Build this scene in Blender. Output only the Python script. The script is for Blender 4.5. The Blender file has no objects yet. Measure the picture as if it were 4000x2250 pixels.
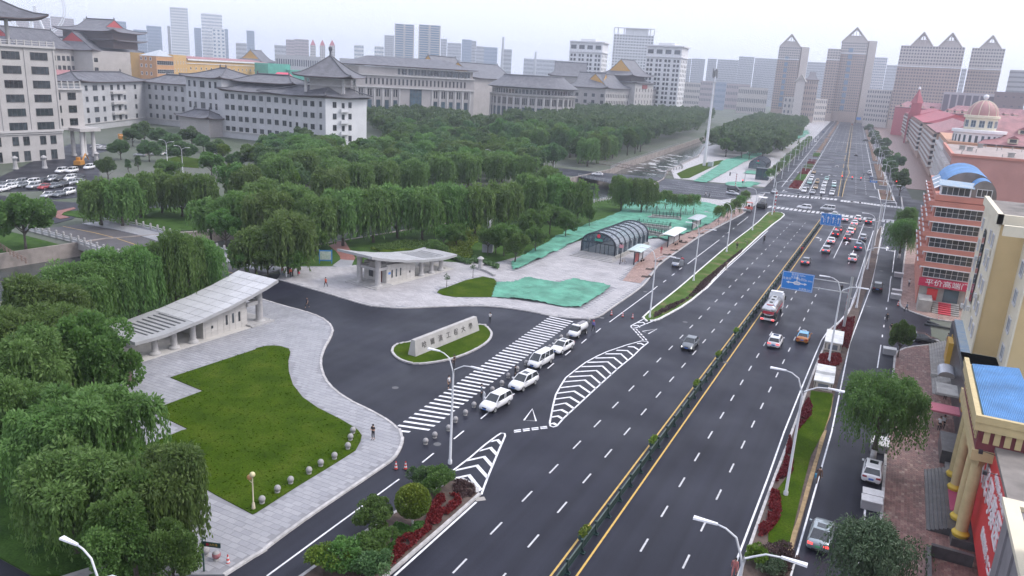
import bpy, bmesh, math, random
from mathutils import Vector, Matrix, noise
random.seed(7)
SC = bpy.context.scene
COL = SC.collection
R = math.radians
# ---------------------------------------------------------------- camera, sky, sun, exposure
cam = bpy.data.cameras.new('camera')
cam.sensor_width = 36.0
cam.lens = 26.955
cam.clip_start, cam.clip_end = 0.5, 40000
co = bpy.data.objects.new('camera', cam)
COL.objects.link(co)
# X = across the avenue, Y = along the avenue, metres; the camera hovers 36.7 m above the ground
co.matrix_world = Matrix(((0.89071118, -0.16748279, 0.42259095, 0),
                          (0.451252, 0.21366712, -0.86643984, 0),
                          (0.05481998, 0.96244266, 0.26589263, 36.7), (0, 0, 0, 1)))
SC.camera = co
SUN_AZ, SUN_EL = 60.0, 50.0        # azimuth from +Y towards +X, degrees
world = bpy.data.worlds.new('World')
SC.world = world
world.use_nodes = True
wn, wl = world.node_tree.nodes, world.node_tree.links
bg = wn['Background']
sky = wn.new('ShaderNodeTexSky')
sky.sky_type = 'NISHITA'
sky.sun_disc = False
sky.sun_elevation = R(SUN_EL)
sky.sun_rotation = R(SUN_AZ)
sky.air_density = 1.0
sky.dust_density = 7.0
sky.ozone_density = 1.0
# an even cloud deck over that sky: the Nishita colour is mostly veiled by cool white cloud
mixc = wn.new('ShaderNodeMix'); mixc.data_type = 'RGBA'
mixc.inputs[0].default_value = 0.72
mixc.inputs[7].default_value = (8.2, 8.6, 10.3, 1)
wl.new(sky.outputs[0], mixc.inputs[6])
wl.new(mixc.outputs[2], bg.inputs[0])
bg.inputs[1].default_value = 0.138
sun = bpy.data.lights.new('sun', 'SUN')
sun.energy = 1.5
sun.angle = R(16)
sun.color = (1.0, 0.985, 0.97)
so = bpy.data.objects.new('sun', sun)
COL.objects.link(so)
az, el = R(SUN_AZ), R(SUN_EL)
so.rotation_euler = Vector((math.sin(az) * math.cos(el), math.cos(az) * math.cos(el), math.sin(el))).to_track_quat('Z', 'Y').to_euler()
so.location = (0, 0, 300)
vs = SC.view_settings
vs.view_transform = 'Standard'
vs.look = 'None'
vs.exposure = 0.36
vs.gamma = 1.0
vs.use_curve_mapping = False
SC.cycles.use_denoising = True
SC.cycles.max_bounces = 6
SC.cycles.diffuse_bounces = 2
SC.cycles.glossy_bounces = 2
SC.cycles.transmission_bounces = 4
SC.cycles.transparent_max_bounces = 8
SC.cycles.volume_bounces = 4
SC.cycles.use_adaptive_sampling = True
SC.cycles.adaptive_threshold = 0.02
# ---------------------------------------------------------------- mesh builder and object helpers
class MB:
    """collects shapes; .mesh() turns them into one mesh"""
    def __init__(s): s.v, s.f, s.m = [], [], []
    def add(s, vs, fs, mi=0):
        b = len(s.v); s.v += [tuple(p) for p in vs]
        for f in fs: s.f.append([b + i for i in f]); s.m.append(mi)
        return s
    def box(s, x0, x1, y0, y1, z0, z1, mi=0):
        return s.add([(x0,y0,z0),(x1,y0,z0),(x1,y1,z0),(x0,y1,z0),(x0,y0,z1),(x1,y0,z1),(x1,y1,z1),(x0,y1,z1)],
                     [(3,2,1,0),(4,5,6,7),(0,1,5,4),(1,2,6,5),(2,3,7,6),(3,0,4,7)], mi)
    def hexa(s, bot, top, mi=0):
        """any two quads, bottom and top, counter-clockwise"""
        return s.add(list(bot) + list(top), [(3,2,1,0),(4,5,6,7),(0,1,5,4),(1,2,6,5),(2,3,7,6),(3,0,4,7)], mi)
    def obox(s, p, q, w, z0, z1, mi=0):
        """a bar standing on the line p-q, w wide"""
        dx, dy = q[0]-p[0], q[1]-p[1]; l = math.hypot(dx, dy) or 1
        nx, ny = -dy/l*w/2, dx/l*w/2
        a = [(p[0]-nx,p[1]-ny),(q[0]-nx,q[1]-ny),(q[0]+nx,q[1]+ny),(p[0]+nx,p[1]+ny)]
        return s.prism(a, z0, z1, mi)
    def prism(s, poly, z0, z1, mi=0, top=None, bottom=True):
        n = len(poly)
        if area(poly) < 0: poly = poly[::-1]
        b = len(s.v); s.v += [(x,y,z0) for x,y in poly] + [(x,y,z1) for x,y in poly]
        s.f.append([b+n+i for i in range(n)]); s.m.append(mi if top is None else top)
        if bottom: s.f.append([b+n-1-i for i in range(n)]); s.m.append(mi)
        for i in range(n):
            j = (i+1) % n; s.f.append([b+i, b+j, b+n+j, b+n+i]); s.m.append(mi)
        return s
    def flat(s, poly, z, mi=0):
        if area(poly) < 0: poly = poly[::-1]
        return s.add([(x,y,z) for x,y in poly], [tuple(range(len(poly)))], mi)
    def tube(s, pts, rad, n=8, mi=0, cap=True):
        pts = [Vector(p) for p in pts]
        if not isinstance(rad, (list, tuple)): rad = [rad]*len(pts)
        b = len(s.v); up = Vector((0,0,1))
        for i, p in enumerate(pts):
            d = (pts[min(i+1,len(pts)-1)] - pts[max(i-1,0)])
            d = d.normalized() if d.length > 1e-9 else up
            a = d.cross(up if abs(d.z) < .95 else Vector((1,0,0))).normalized(); c = a.cross(d)
            for k in range(n):
                t = 2*math.pi*k/n; s.v.append(tuple(p + (a*math.cos(t) + c*math.sin(t))*rad[i]))
        for i in range(len(pts)-1):
            for k in range(n):
                j = (k+1) % n
                s.f.append([b+i*n+k, b+i*n+j, b+(i+1)*n+j, b+(i+1)*n+k]); s.m.append(mi)
        if cap:
            s.f.append([b+n-1-k for k in range(n)]); s.m.append(mi)
            e = b+(len(pts)-1)*n; s.f.append([e+k for k in range(n)]); s.m.append(mi)
        return s
    def lathe(s, prof, c=(0,0), n=12, mi=0):
        b = len(s.v); rows = []
        for r, z in prof:
            if r < 1e-6: rows.append([len(s.v)]); s.v.append((c[0],c[1],z))
            else:
                rows.append(list(range(len(s.v), len(s.v)+n)))
                s.v += [(c[0]+r*math.cos(2*math.pi*k/n), c[1]+r*math.sin(2*math.pi*k/n), z) for k in range(n)]
        for a, d in zip(rows, rows[1:]):
            for k in range(n):
                j = (k+1) % n
                f = [a[k % len(a)], a[j % len(a)], d[j % len(d)], d[k % len(d)]]
                f = list(dict.fromkeys(f))
                if len(f) > 2: s.f.append(f); s.m.append(mi)
        return s
    def mesh(s, name, mats, smooth=False):
        me = bpy.data.meshes.new(name)
        me.from_pydata(s.v, [], s.f)
        if not isinstance(mats, (list, tuple)): mats = [mats]
        for m in mats: me.materials.append(m)
        me.polygons.foreach_set('material_index', s.m)
        if smooth: me.polygons.foreach_set('use_smooth', [True]*len(s.f))
        me.update()
        return me
    def obj(s, name, mats, parent=None, smooth=False, loc=(0,0,0), rz=0):
        return link(name, s.mesh(name, mats, smooth), parent, loc, rz)
def area(p): return sum(p[i-1][0]*p[i][1] - p[i][0]*p[i-1][1] for i in range(len(p)))/2
def link(name, me, parent=None, loc=(0,0,0), rz=0, rot=None, sc=None):
    o = bpy.data.objects.new(name, me); COL.objects.link(o)
    if parent is not None: o.parent = parent
    o.location = loc if len(loc) == 3 else (loc[0], loc[1], 0)
    o.rotation_euler = rot if rot else (0, 0, rz)
    if sc: o.scale = sc if isinstance(sc, (tuple, list)) else (sc, sc, sc)
    return o
def tag(o, label, cat, group=None):
    o['label'] = label; o['category'] = cat
    if group: o['group'] = group
    return o
def thing(name, label, cat, loc=(0,0,0), rz=0, group=None):
    o = bpy.data.objects.new(name, None); COL.objects.link(o); o.empty_display_size = .2
    o.location = loc if len(loc) == 3 else (loc[0], loc[1], 0)
    o.rotation_euler = (0, 0, rz)
    return tag(o, label, cat, group)
def struct(o): o['kind'] = 'structure'; return o
def stuff(o): o['kind'] = 'stuff'; return o
KIDS = {}
def copy_tree(o, parent=None):
    c = o.copy(); COL.objects.link(c)
    if parent is not None: c.parent = parent
    for ch in KIDS.setdefault(o.name, list(o.children)): copy_tree(ch, c)
    return c
def place(proto, used, label, loc, rz=0, sc=1.0, group=None):
    """the first call moves the prototype itself, later calls copy it with its parts"""
    if used: o = copy_tree(proto)
    else:
        o = proto
    o.location = loc if len(loc) == 3 else (loc[0], loc[1], 0)
    o.rotation_euler = (0, 0, rz); o.scale = (sc, sc, sc) if not isinstance(sc, tuple) else sc
    o['label'] = label
    if group: o['group'] = group
    return o
def inside(p, poly):
    x, y = p; c = False
    for i in range(len(poly)):
        (x0,y0),(x1,y1) = poly[i-1], poly[i]
        if (y0 > y) != (y1 > y) and x < (x1-x0)*(y-y0)/(y1-y0)+x0: c = not c
    return c
def walk(pts, step):
    """points every step metres along a polyline: (x, y, heading)"""
    out, acc = [], 0.0
    for (x0,y0),(x1,y1) in zip(pts, pts[1:]):
        l = math.hypot(x1-x0, y1-y0); h = math.atan2(y1-y0, x1-x0)
        while acc < l:
            out.append((x0+(x1-x0)*acc/l, y0+(y1-y0)*acc/l, h)); acc += step
        acc -= l
    return out
def smooth_line(pts, k=2):
    """rounds the corners of an open polyline"""
    for _ in range(k):
        q = [pts[0]]
        for a, b in zip(pts, pts[1:]):
            q += [(a[0]*.75+b[0]*.25, a[1]*.75+b[1]*.25), (a[0]*.25+b[0]*.75, a[1]*.25+b[1]*.75)]
        pts = q + [pts[-1]]
    return pts
def offset(pts, d):
    """an open polyline moved d metres to its left"""
    out = []
    for i, p in enumerate(pts):
        a, b = pts[max(i-1,0)], pts[min(i+1,len(pts)-1)]
        dx, dy = b[0]-a[0], b[1]-a[1]; l = math.hypot(dx,dy) or 1
        out.append((p[0]-dy/l*d, p[1]+dx/l*d))
    return out
# ---------------------------------------------------------------- materials
MATS = {}
def mat(name, rgb, rough=.6, metal=0., var=0., scale=1., rgb2=None, bump=0., bscale=None, spec=.5, emit=0., rnd=0., alpha=1., coat=0., stretch=None, detail=4, world_space=False, rvar=0.):
    if name in MATS: return MATS[name]
    m = bpy.data.materials.new(name); m.use_nodes = True
    nt = m.node_tree; N, L = nt.nodes, nt.links; b = N['Principled BSDF']
    b.inputs['Base Color'].default_value = (*rgb, 1)
    b.inputs['Roughness'].default_value = rough
    b.inputs['Metallic'].default_value = metal
    b.inputs['Specular IOR Level'].default_value = spec
    b.inputs['Coat Weight'].default_value = coat
    b.inputs['Coat Roughness'].default_value = .08
    if alpha < 1: b.inputs['Alpha'].default_value = alpha
    if emit:
        b.inputs['Emission Color'].default_value = (*rgb, 1); b.inputs['Emission Strength'].default_value = emit
    col = None
    if var or bump or rvar:
        if world_space:
            vec = N.new('ShaderNodeNewGeometry').outputs['Position']
        else:
            vec = N.new('ShaderNodeTexCoord').outputs['Object']
        if stretch:
            mp = N.new('ShaderNodeMapping'); mp.inputs['Scale'].default_value = stretch
            L.new(vec, mp.inputs['Vector']); vec = mp.outputs['Vector']
    if var or rvar:
        nz = N.new('ShaderNodeTexNoise'); nz.inputs['Scale'].default_value = scale; nz.inputs['Detail'].default_value = detail
        L.new(vec, nz.inputs['Vector'])
        mr = N.new('ShaderNodeMapRange'); mr.inputs[1].default_value = .3; mr.inputs[2].default_value = .7
        L.new(nz.outputs[0], mr.inputs[0])
    if var:
        mx = N.new('ShaderNodeMix'); mx.data_type = 'RGBA'
        lo = rgb2 if rgb2 else tuple(c*(1-var) for c in rgb)
        hi = rgb if rgb2 else tuple(min(1, c*(1+var)) for c in rgb)
        mx.inputs[6].default_value = (*lo, 1); mx.inputs[7].default_value = (*hi, 1)
        L.new(mr.outputs[0], mx.inputs[0]); col = mx.outputs[2]
    if rvar:
        rr = N.new('ShaderNodeMapRange'); rr.inputs[3].default_value = rough-rvar; rr.inputs[4].default_value = rough+rvar
        L.new(mr.outputs[0], rr.inputs[0]); L.new(rr.outputs[0], b.inputs['Roughness'])
    if rnd:
        oi = N.new('ShaderNodeObjectInfo')
        r2 = N.new('ShaderNodeMapRange'); r2.inputs[3].default_value = 1-rnd; r2.inputs[4].default_value = 1+rnd
        L.new(oi.outputs['Random'], r2.inputs[0])
        hs = N.new('ShaderNodeHueSaturation'); L.new(r2.outputs[0], hs.inputs['Value'])
        if col is None: hs.inputs['Color'].default_value = (*rgb, 1)
        else: L.new(col, hs.inputs['Color'])
        col = hs.outputs[0]
    if col is not None:
        L.new(col, b.inputs['Base Color'])
        if emit: L.new(col, b.inputs['Emission Color'])
    if bump:
        n2 = N.new('ShaderNodeTexNoise'); n2.inputs['Scale'].default_value = bscale or scale*4; n2.inputs['Detail'].default_value = 3
        L.new(vec, n2.inputs['Vector'])
        bp = N.new('ShaderNodeBump'); bp.inputs['Strength'].default_value = min(1, bump); bp.inputs['Distance'].default_value = .05
        L.new(n2.outputs[0], bp.inputs['Height']); L.new(bp.outputs[0], b.inputs['Normal'])
    MATS[name] = m
    return m
def asphalt_material():
    """wet dark asphalt: fine aggregate, faint wheel tracks along the lanes, drier and wetter patches"""
    m = bpy.data.materials.new('asphalt'); m.use_nodes = True
    N, L = m.node_tree.nodes, m.node_tree.links; b = N['Principled BSDF']
    pos = N.new('ShaderNodeNewGeometry').outputs['Position']
    def nz(scale, det, stretch=None):
        n = N.new('ShaderNodeTexNoise'); n.inputs['Scale'].default_value = scale; n.inputs['Detail'].default_value = det
        if stretch:
            mp = N.new('ShaderNodeMapping'); mp.inputs['Scale'].default_value = stretch
            L.new(pos, mp.inputs['Vector']); L.new(mp.outputs[0], n.inputs['Vector'])
        else: L.new(pos, n.inputs['Vector'])
        return n.outputs[0]
    def rng(src, a, c, lo, hi):
        r = N.new('ShaderNodeMapRange'); r.inputs[1].default_value = a; r.inputs[2].default_value = c
        r.inputs[3].default_value = lo; r.inputs[4].default_value = hi; L.new(src, r.inputs[0]); return r.outputs[0]
    def mul(a, c):
        q = N.new('ShaderNodeMath'); q.operation = 'MULTIPLY'; L.new(a, q.inputs[0]); L.new(c, q.inputs[1]); return q.outputs[0]
    big = rng(nz(.06, 4), .3, .7, .8, 1.2)
    track = rng(nz(.9, 2, (1, .012, 1)), .3, .7, .78, 1.2)
    grain = rng(nz(9, 2), .25, .75, .8, 1.2)
    v = mul(mul(big, track), grain)
    hs = N.new('ShaderNodeHueSaturation'); hs.inputs['Color'].default_value = (.0175, .0185, .0285, 1)
    L.new(v, hs.inputs['Value']); L.new(hs.outputs[0], b.inputs['Base Color'])
    L.new(rng(nz(.11, 5), .3, .7, .34, .58), b.inputs['Roughness']); b.inputs['Specular IOR Level'].default_value = .2
    bp = N.new('ShaderNodeBump'); bp.inputs['Strength'].default_value = .25; bp.inputs['Distance'].default_value = .02
    L.new(nz(14, 2), bp.inputs['Height']); L.new(bp.outputs[0], b.inputs['Normal'])
    MATS['asphalt'] = m; return m
def grass_material(name, c1, c2, c3):
    """mown turf: mottled greens with fine blade relief"""
    m = bpy.data.materials.new(name); m.use_nodes = True
    N, L = m.node_tree.nodes, m.node_tree.links; b = N['Principled BSDF']
    b.inputs['Roughness'].default_value = .9; b.inputs['Specular IOR Level'].default_value = .05
    pos = N.new('ShaderNodeNewGeometry').outputs['Position']
    a = N.new('ShaderNodeTexNoise'); a.inputs['Scale'].default_value = .35; a.inputs['Detail'].default_value = 6
    f = N.new('ShaderNodeTexNoise'); f.inputs['Scale'].default_value = 6; f.inputs['Detail'].default_value = 4
    for n in (a, f): L.new(pos, n.inputs['Vector'])
    r = N.new('ShaderNodeValToRGB'); r.color_ramp.elements[0].position = .32; r.color_ramp.elements[1].position = .7
    r.color_ramp.elements[0].color = (*c1, 1); r.color_ramp.elements[1].color = (*c3, 1)
    e = r.color_ramp.elements.new(.5); e.color = (*c2, 1)
    L.new(a.outputs[0], r.inputs[0])
    mp = N.new('ShaderNodeMapRange'); mp.inputs[1].default_value = .25; mp.inputs[2].default_value = .75; mp.inputs[3].default_value = .6; mp.inputs[4].default_value = 1.35
    L.new(f.outputs[0], mp.inputs[0])
    hs = N.new('ShaderNodeHueSaturation'); L.new(r.outputs[0], hs.inputs['Color']); L.new(mp.outputs[0], hs.inputs['Value'])
    L.new(hs.outputs[0], b.inputs['Base Color'])
    bp = N.new('ShaderNodeBump'); bp.inputs['Strength'].default_value = .6; bp.inputs['Distance'].default_value = .08
    L.new(f.outputs[0], bp.inputs['Height']); L.new(bp.outputs[0], b.inputs['Normal'])
    MATS[name] = m; return m
ASPHALT = asphalt_material()
LAWN = grass_material('lawn_grass', (.029,.058,.003), (.042,.077,.004), (.062,.092,.009))
PARKGRASS = grass_material('park_grass', (.028,.06,.016), (.045,.09,.02), (.06,.11,.03))
VERGE = grass_material('verge_grass', (.06,.09,.02), (.07,.13,.03), (.16,.14,.07))
WHITE = mat('road_paint_white', (.70,.70,.72), .55, var=.22, scale=1.6, bump=.1, bscale=20, world_space=True)
DULLWHITE = mat('worn_road_paint', (.5,.5,.51), .6, var=.18, scale=3, world_space=True)
YELLOW = mat('road_paint_yellow', (.62,.40,.10), .55, var=.15, scale=2.5, world_space=True)
KERB = mat('granite_kerb', (.40,.385,.38), .6, var=.18, scale=3, bump=.2, bscale=30, rnd=.14)
KERBW = mat('whitewashed_kerb', (.66,.65,.64), .6, var=.2, scale=2, rnd=.1)
SLAB = [mat('paving_slab_%d' % i, c, .42, var=.1, scale=.25, bump=.1, bscale=25, world_space=True, rvar=.16) for i, c in enumerate(((.28,.28,.297),(.295,.295,.313),(.265,.265,.284),(.305,.303,.32)))]
SLABP = [mat('pale_slab_%d' % i, c, .5, var=.1, scale=.3, world_space=True, rvar=.15) for i, c in enumerate(((.375,.36,.366),(.405,.39,.396),(.35,.335,.344)))]
JOINT = mat('slab_joint', (.23,.23,.245), .7, var=.15, scale=.4, world_space=True)
BRICKP = [mat('brick_paver_%d' % i, c, .65, var=.2, scale=.7, world_space=True) for i, c in enumerate(((.30,.20,.17),(.34,.23,.195),(.26,.175,.155)))]
BRICKD = [mat('old_brick_paver_%d' % i, c, .5, var=.25, scale=.9, world_space=True) for i, c in enumerate(((.16,.085,.075),(.20,.105,.09),(.24,.15,.125),(.30,.215,.18)))]
EARTH = mat('planting_earth', (.085,.06,.05), .9, var=.35, scale=1.2, bump=.5, bscale=6, world_space=True)
REDPATH = mat('red_asphalt', (.23,.10,.085), .7, var=.15, scale=1, world_space=True)
STONE = mat('grey_granite', (.36,.35,.345), .6, var=.12, scale=1.5, bump=.15, bscale=12)
# ---------------------------------------------------------------- the setting: ground, river, roads
GROUND = mat('city_ground', (.12,.125,.11), .9, var=.25, scale=.02, rgb2=(.05,.075,.035), bump=.2, bscale=.5, world_space=True)
bank_w = [(-150,-60),(-146,60),(-142,100),(-134,118),(-122,180),(-112,262),(-111,318),(-115,345),(-127.5,495),(-138,620),(-150,760),(-170,1000)]
bank_e = [(-118,-60),(-116,60),(-113,100),(-108,118),(-96,180),(-84,225),(-80,262),(-84,305),(-91,337),(-98,421),(-112,495),(-124,620),(-137,760),(-158,1000)]
F = 14000
g = MB()
g.flat([(-F,-400),(-150,-400)] + bank_w + [(-170,F),(-F,F)], -.06)
g.flat([(-118,-400),(F,-400),(F,F),(-158,F)] + bank_e[::-1], -.06)
g.flat([(-170,1000),(-158,1000),(-158,F),(-170,F)], -.06)
ground = struct(g.obj('ground', GROUND))
WATER = mat('river_water', (.035,.045,.045), .12, var=.4, scale=.35, bump=.35, bscale=1.6, world_space=True)
w = MB(); w.flat(bank_w + bank_e[::-1], -2.6)
water = struct(w.obj('river_water', WATER))
FOAM = mat('river_foam', (.5,.5,.5), .6, var=.2, scale=2)
fm = MB(); rf = random.Random(5)
for i in range(90):
    t = rf.random(); y = 340 + 110*t; x = -103 - 14*t + rf.uniform(-10, 9); l = rf.uniform(.6, 5)
    fm.flat([(x-l*.4+rf.uniform(-.3,.3), y-l*.3), (x+l*.5, y-l*.2), (x+l*.4, y+l*.25), (x-l*.3, y+l*.3)], -2.59)
stuff(fm.obj('foam', FOAM, water))
WALLST = mat('river_wall_stone', (.27,.235,.215), .8, var=.3, scale=.5, bump=.4, bscale=2)
for nm, bk, d in (('river_wall', bank_w, -.5), ('river_wall', bank_e, .5)):
    q = MB()
    o2 = offset(bk, -d if nm == 'x' else (.5 if d < 0 else -.5))
    for i in range(len(bk)-1):
        a, b2, c, e = bk[i], bk[i+1], o2[i+1], o2[i]
        pl = [a, b2, c, e]
        q.prism(pl, -3, .25)
    ob = q.obj(nm, WALLST); struct(ob)
# asphalt: avenue, service roads, entrance forecourt, crossing street, far avenue, bridge approach
ang = R(3.28)
def far(x, d):            # avenue beyond the crossing: x from its axis, d metres past y=305
    return (-17 + x*math.cos(ang) - d*math.sin(ang), 305 + x*math.sin(ang) + d*math.cos(ang))
asph = [(-47,-40),(9.3,-40),(9.3,110),(30,113),(30,128),(9.3,131),(9.3,262),(60,275),(60,318),far(25,22),far(25,1260),far(-28,1260),far(-28,8),(-82,309),(-112,304.5),
        (-152,304),(-152,283),(-112,283),(-80,267.6),(-47,266),(-47,128),(-88,128),(-97.5,99),(-97.5,87),(-90,70),(-60,48),(-47,48)]
road = struct(MB().flat(asph, 0).obj('road', ASPHALT))
marks = {}
def mark(name, poly, m=WHITE, z=.006):
    """one painted marking on the road"""
    o = MB().flat(poly, z).obj(name, m, road); return o
def dash(name, w, l, m):
    k = (name, w, l, m.name)
    if k not in marks: marks[k] = MB().flat([(-w/2,-l/2),(w/2,-l/2),(w/2,l/2),(-w/2,l/2)], 0).mesh(name, m)
    return marks[k]
def dashes(xs, y0, y1, w=.15, l=2., step=6., m=DULLWHITE, name='lane_dash'):
    for x in xs:
        y = y0
        while y < y1:
            link(name, dash(name, w, l, m), road, (x, y, .006)); y += step
def ribbon(pts, w, m=WHITE, name='edge_line', z=.006, closed=False):
    n = len(pts); L2, R2 = [], []
    for i, p in enumerate(pts):
        a, b2 = (pts[i-1], pts[(i+1) % n]) if closed else (pts[max(i-1,0)], pts[min(i+1,n-1)])
        dx, dy = b2[0]-a[0], b2[1]-a[1]; l = math.hypot(dx,dy) or 1
        L2.append((p[0]-dy/l*w/2, p[1]+dx/l*w/2, z)); R2.append((p[0]+dy/l*w/2, p[1]-dx/l*w/2, z))
    q = MB()
    for i in range(n if closed else n-1):
        j = (i+1) % n; q.add([R2[i],R2[j],L2[j],L2[i]], [(0,1,2,3)])
    return q.obj(name, m, road)
# near avenue: lane dashes every 6 m, twin yellow lines either side of the median fence
dashes((-21.6,-25.07), 21, 238, .16, 2.1)
dashes((-13.48,), 13.3, 160, .16, 2.1)
dashes((-9.87,), 12.9, 160, .16, 2.1)
ribbon([(-16.77,10),(-16.77,80),(-16.77,252)], .17, YELLOW, 'yellow_line')
ribbon([(-18.5,10),(-18.5,80),(-18.5,252)], .17, YELLOW, 'yellow_line')
# right carriageway: solid lines towards the stop line, left edge of the right island
for x, y0 in ((-13.5,196),(-9.9,190),(-6.4,186)):
    ribbon([(x,y0),(x,250)], .15, WHITE, 'lane_line')
ribbon([(-6.33,56.65),(-6.33,72.87),(-6.45,84.63),(-6.36,100.6),(-6.24,114.3),(-6.11,122.8),(-5.65,129.1),(-4.49,135.7),(-3.81,141.7),(-3.47,146.4),(-3.41,153.7),(-3.21,162.6),(-3.63,165),(-3.33,239.1)], .17, WHITE)
ribbon([(-2.16,57.41),(-1.72,87.89),(-2.14,123.5),(-0.94,164.3),(-0.87,167.1),(-0.94,255.4)], .16, WHITE)
ribbon([(2.65,183.3),(2.73,212)], .15, WHITE); ribbon([(2.09,114.3),(2.17,126)], .15, WHITE); ribbon([(2.44,155.3),(2.51,163.4),(2.45,174.2),(2.54,178.9)], .15, WHITE)
dashes((2.55,), 20, 87, .17, 2.0, 4.6, WHITE, 'parking_dash')
for p in [(2.22,131.2),(2.27,137.4),(2.33,149.7),(2.51,168.8)]: link('parking_dash', dash('parking_dash', .16, 1.6, WHITE), road, (*p, .006))
# left service road
ribbon([(-36.67,36.53),(-36.64,43.08),(-36.56,53.34)], .16, WHITE, 'lane_line')
for c in ((-36.55,58.25), (-36.55,64.2), (-36.58,70.02), (-36.52,76.19), (-36.67,88.24), (-36.7,94.2), (-36.69,100.2), (-36.71,106.2), (-36.51,73.12)):
    o = link('lane_dash', dash('lane_dash', .16, 2.2, WHITE), road, (*c, .006), math.atan2(1.2, 30))
ribbon([(-36.73,111.2),(-36.73,136.3)], .16, WHITE, 'lane_line')
ribbon([(-36.82,160.6),(-37.02,193)], .16, WHITE, 'lane_line'); ribbon([(-37.49,218.2),(-37.67,235.9)], .15, WHITE, 'lane_line')
for c in ((-36.93,155.3), (-36.82,149.1), (-36.75,142.7), (-36.81,137), (-37.18,198.4), (-37.26,204.6), (-37.3,212.1)):
    link('lane_dash', dash('lane_dash', .16, 2.0, WHITE), road, (*c, .006))
ribbon([(-31.02,116.1),(-29.4,127.2),(-28.52,142.7),(-28.87,161.5),(-28.82,177.6),(-28.78,215.9)], .18, WHITE)
ribbon([(-28.66,41.38),(-28.52,53.7)], .2, WHITE)
# crosswalk stripes in front of the gate
a0, a1 = (-43.14,62.58), (-45.77,108)
b0, b1 = (-39.75,63.48), (-41.58,107.8)
n = 41
for i in range(-1, n):
    t = i/(n-1.)
    p = (a0[0]+(a1[0]-a0[0])*t, a0[1]+(a1[1]-a0[1])*t); q2 = (b0[0]+(b1[0]-b0[0])*t, b0[1]+(b1[1]-b0[1])*t)
    if i < 0: q2 = (p[0]*.45+q2[0]*.55, p[1]*.45+q2[1]*.55); p = (p[0]+.35, p[1])
    d = .2
    mark('crosswalk_stripe', [(p[0],p[1]-d),(q2[0],q2[1]-d),(q2[0],q2[1]+d),(p[0],p[1]+d)])
# hatched islands: outline and chevrons
out1 = [(-29.67,72.3),(-31.31,76.95),(-32.24,79.8),(-32.85,82.71),(-33.36,85.5),(-33.35,88.83),(-33.27,92.18),(-32.81,95.51),(-32.27,98.07),(-30.91,102.3),(-29.62,105.4),(-28.74,105.7),(-28.55,105.3),(-28.67,102.4),(-28.59,98.49),(-28.81,92.41),(-28.84,84.68),(-28.82,77.78),(-28.82,74.24),(-28.66,71.92),(-28.89,71.48),(-29.26,71.53)]
ribbon(out1, .2, WHITE, 'hatched_island_outline', closed=True)
chev = [((-30.14,73.84),(-29.58,74.58),(-28.79,74.17)), ((-30.66,75.4),(-29.92,76.38),(-28.77,75.85)), ((-31.18,77.03),(-30.27,78.39),(-28.76,77.48)), ((-31.76,78.77),(-30.51,80.32),(-28.83,79.36)), ((-32.26,80.5),(-30.78,82.31),(-28.8,81.05)),
        ((-32.68,82.26),(-30.91,84.35),(-28.8,82.85)), ((-33,84.35),(-30.99,86.41),(-28.79,84.53)), ((-33.13,86.27),(-30.89,88.34),(-28.72,86.3)), ((-33.14,88.33),(-30.95,90.41),(-28.77,88.25)), ((-33.13,90.58),(-30.86,92.43),(-28.7,90.15)),
        ((-33.05,92.55),(-30.79,94.37),(-28.76,92.36)), ((-32.74,94.76),(-30.65,96.42),(-28.81,94.62)), ((-32.17,97.17),(-30.34,98.46),(-28.79,96.69)), ((-31.38,99.54),(-30.01,100.3),(-28.7,98.89)), ((-30.5,102),(-29.73,102.4),(-28.68,101.5)), ((-29.79,104.1),(-29.35,104.5),(-28.64,104)), ((-29.49,72.18),(-29.25,72.58),(-28.7,72.34))]
for a, b2, c in chev:
    e = .22
    mark('chevron', [a, b2, c, (c[0], c[1]-2*e), (b2[0], b2[1]-2*e), (a[0], a[1]-2*e)])
out2 = [(-33.18,57.48),(-33.09,60.48),(-33.17,63.71),(-33.09,66.19),(-33,67.03),(-32.65,67.17),(-32.34,66.68),(-31.35,63.34),(-30.6,60.88),(-29.9,58.56),(-29.15,56.22),(-28.75,55.04)]
ribbon(out2, .2, WHITE, 'hatched_island_outline')
for a, b2, c in (((-32.41,56.3), (-31.43,57.7), (-29.14,55.92)), ((-32.99,57.83), (-31.71,59.74), (-29.77,58.31)), ((-33,60.13), (-31.99,61.68), (-30.46,60.5)), ((-32.95,62.57), (-32.36,63.72), (-31.19,62.82)), ((-32.96,65.05), (-32.57,65.65), (-31.87,65.09))):
    e = .25
    mark('chevron', [a, b2, c, (c[0], c[1]-2*e), (b2[0], b2[1]-2*e), (a[0], a[1]-2*e)])
ribbon([(-32.59,116.8),(-33.23,111.6),(-33.06,110.9),(-32.67,110.4),(-32.31,110.8),(-30.96,116.4)], .2, WHITE, 'hatched_island_outline')
for a, b2, c in (((-32.95,112), (-32.36,112.5), (-31.81,111.8)), ((-32.96,113.8), (-32.21,114.6), (-31.52,113.9))):
    mark('chevron', [a, b2, c, (c[0], c[1]-.4), (b2[0], b2[1]-.4), (a[0], a[1]-.4)])
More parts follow.
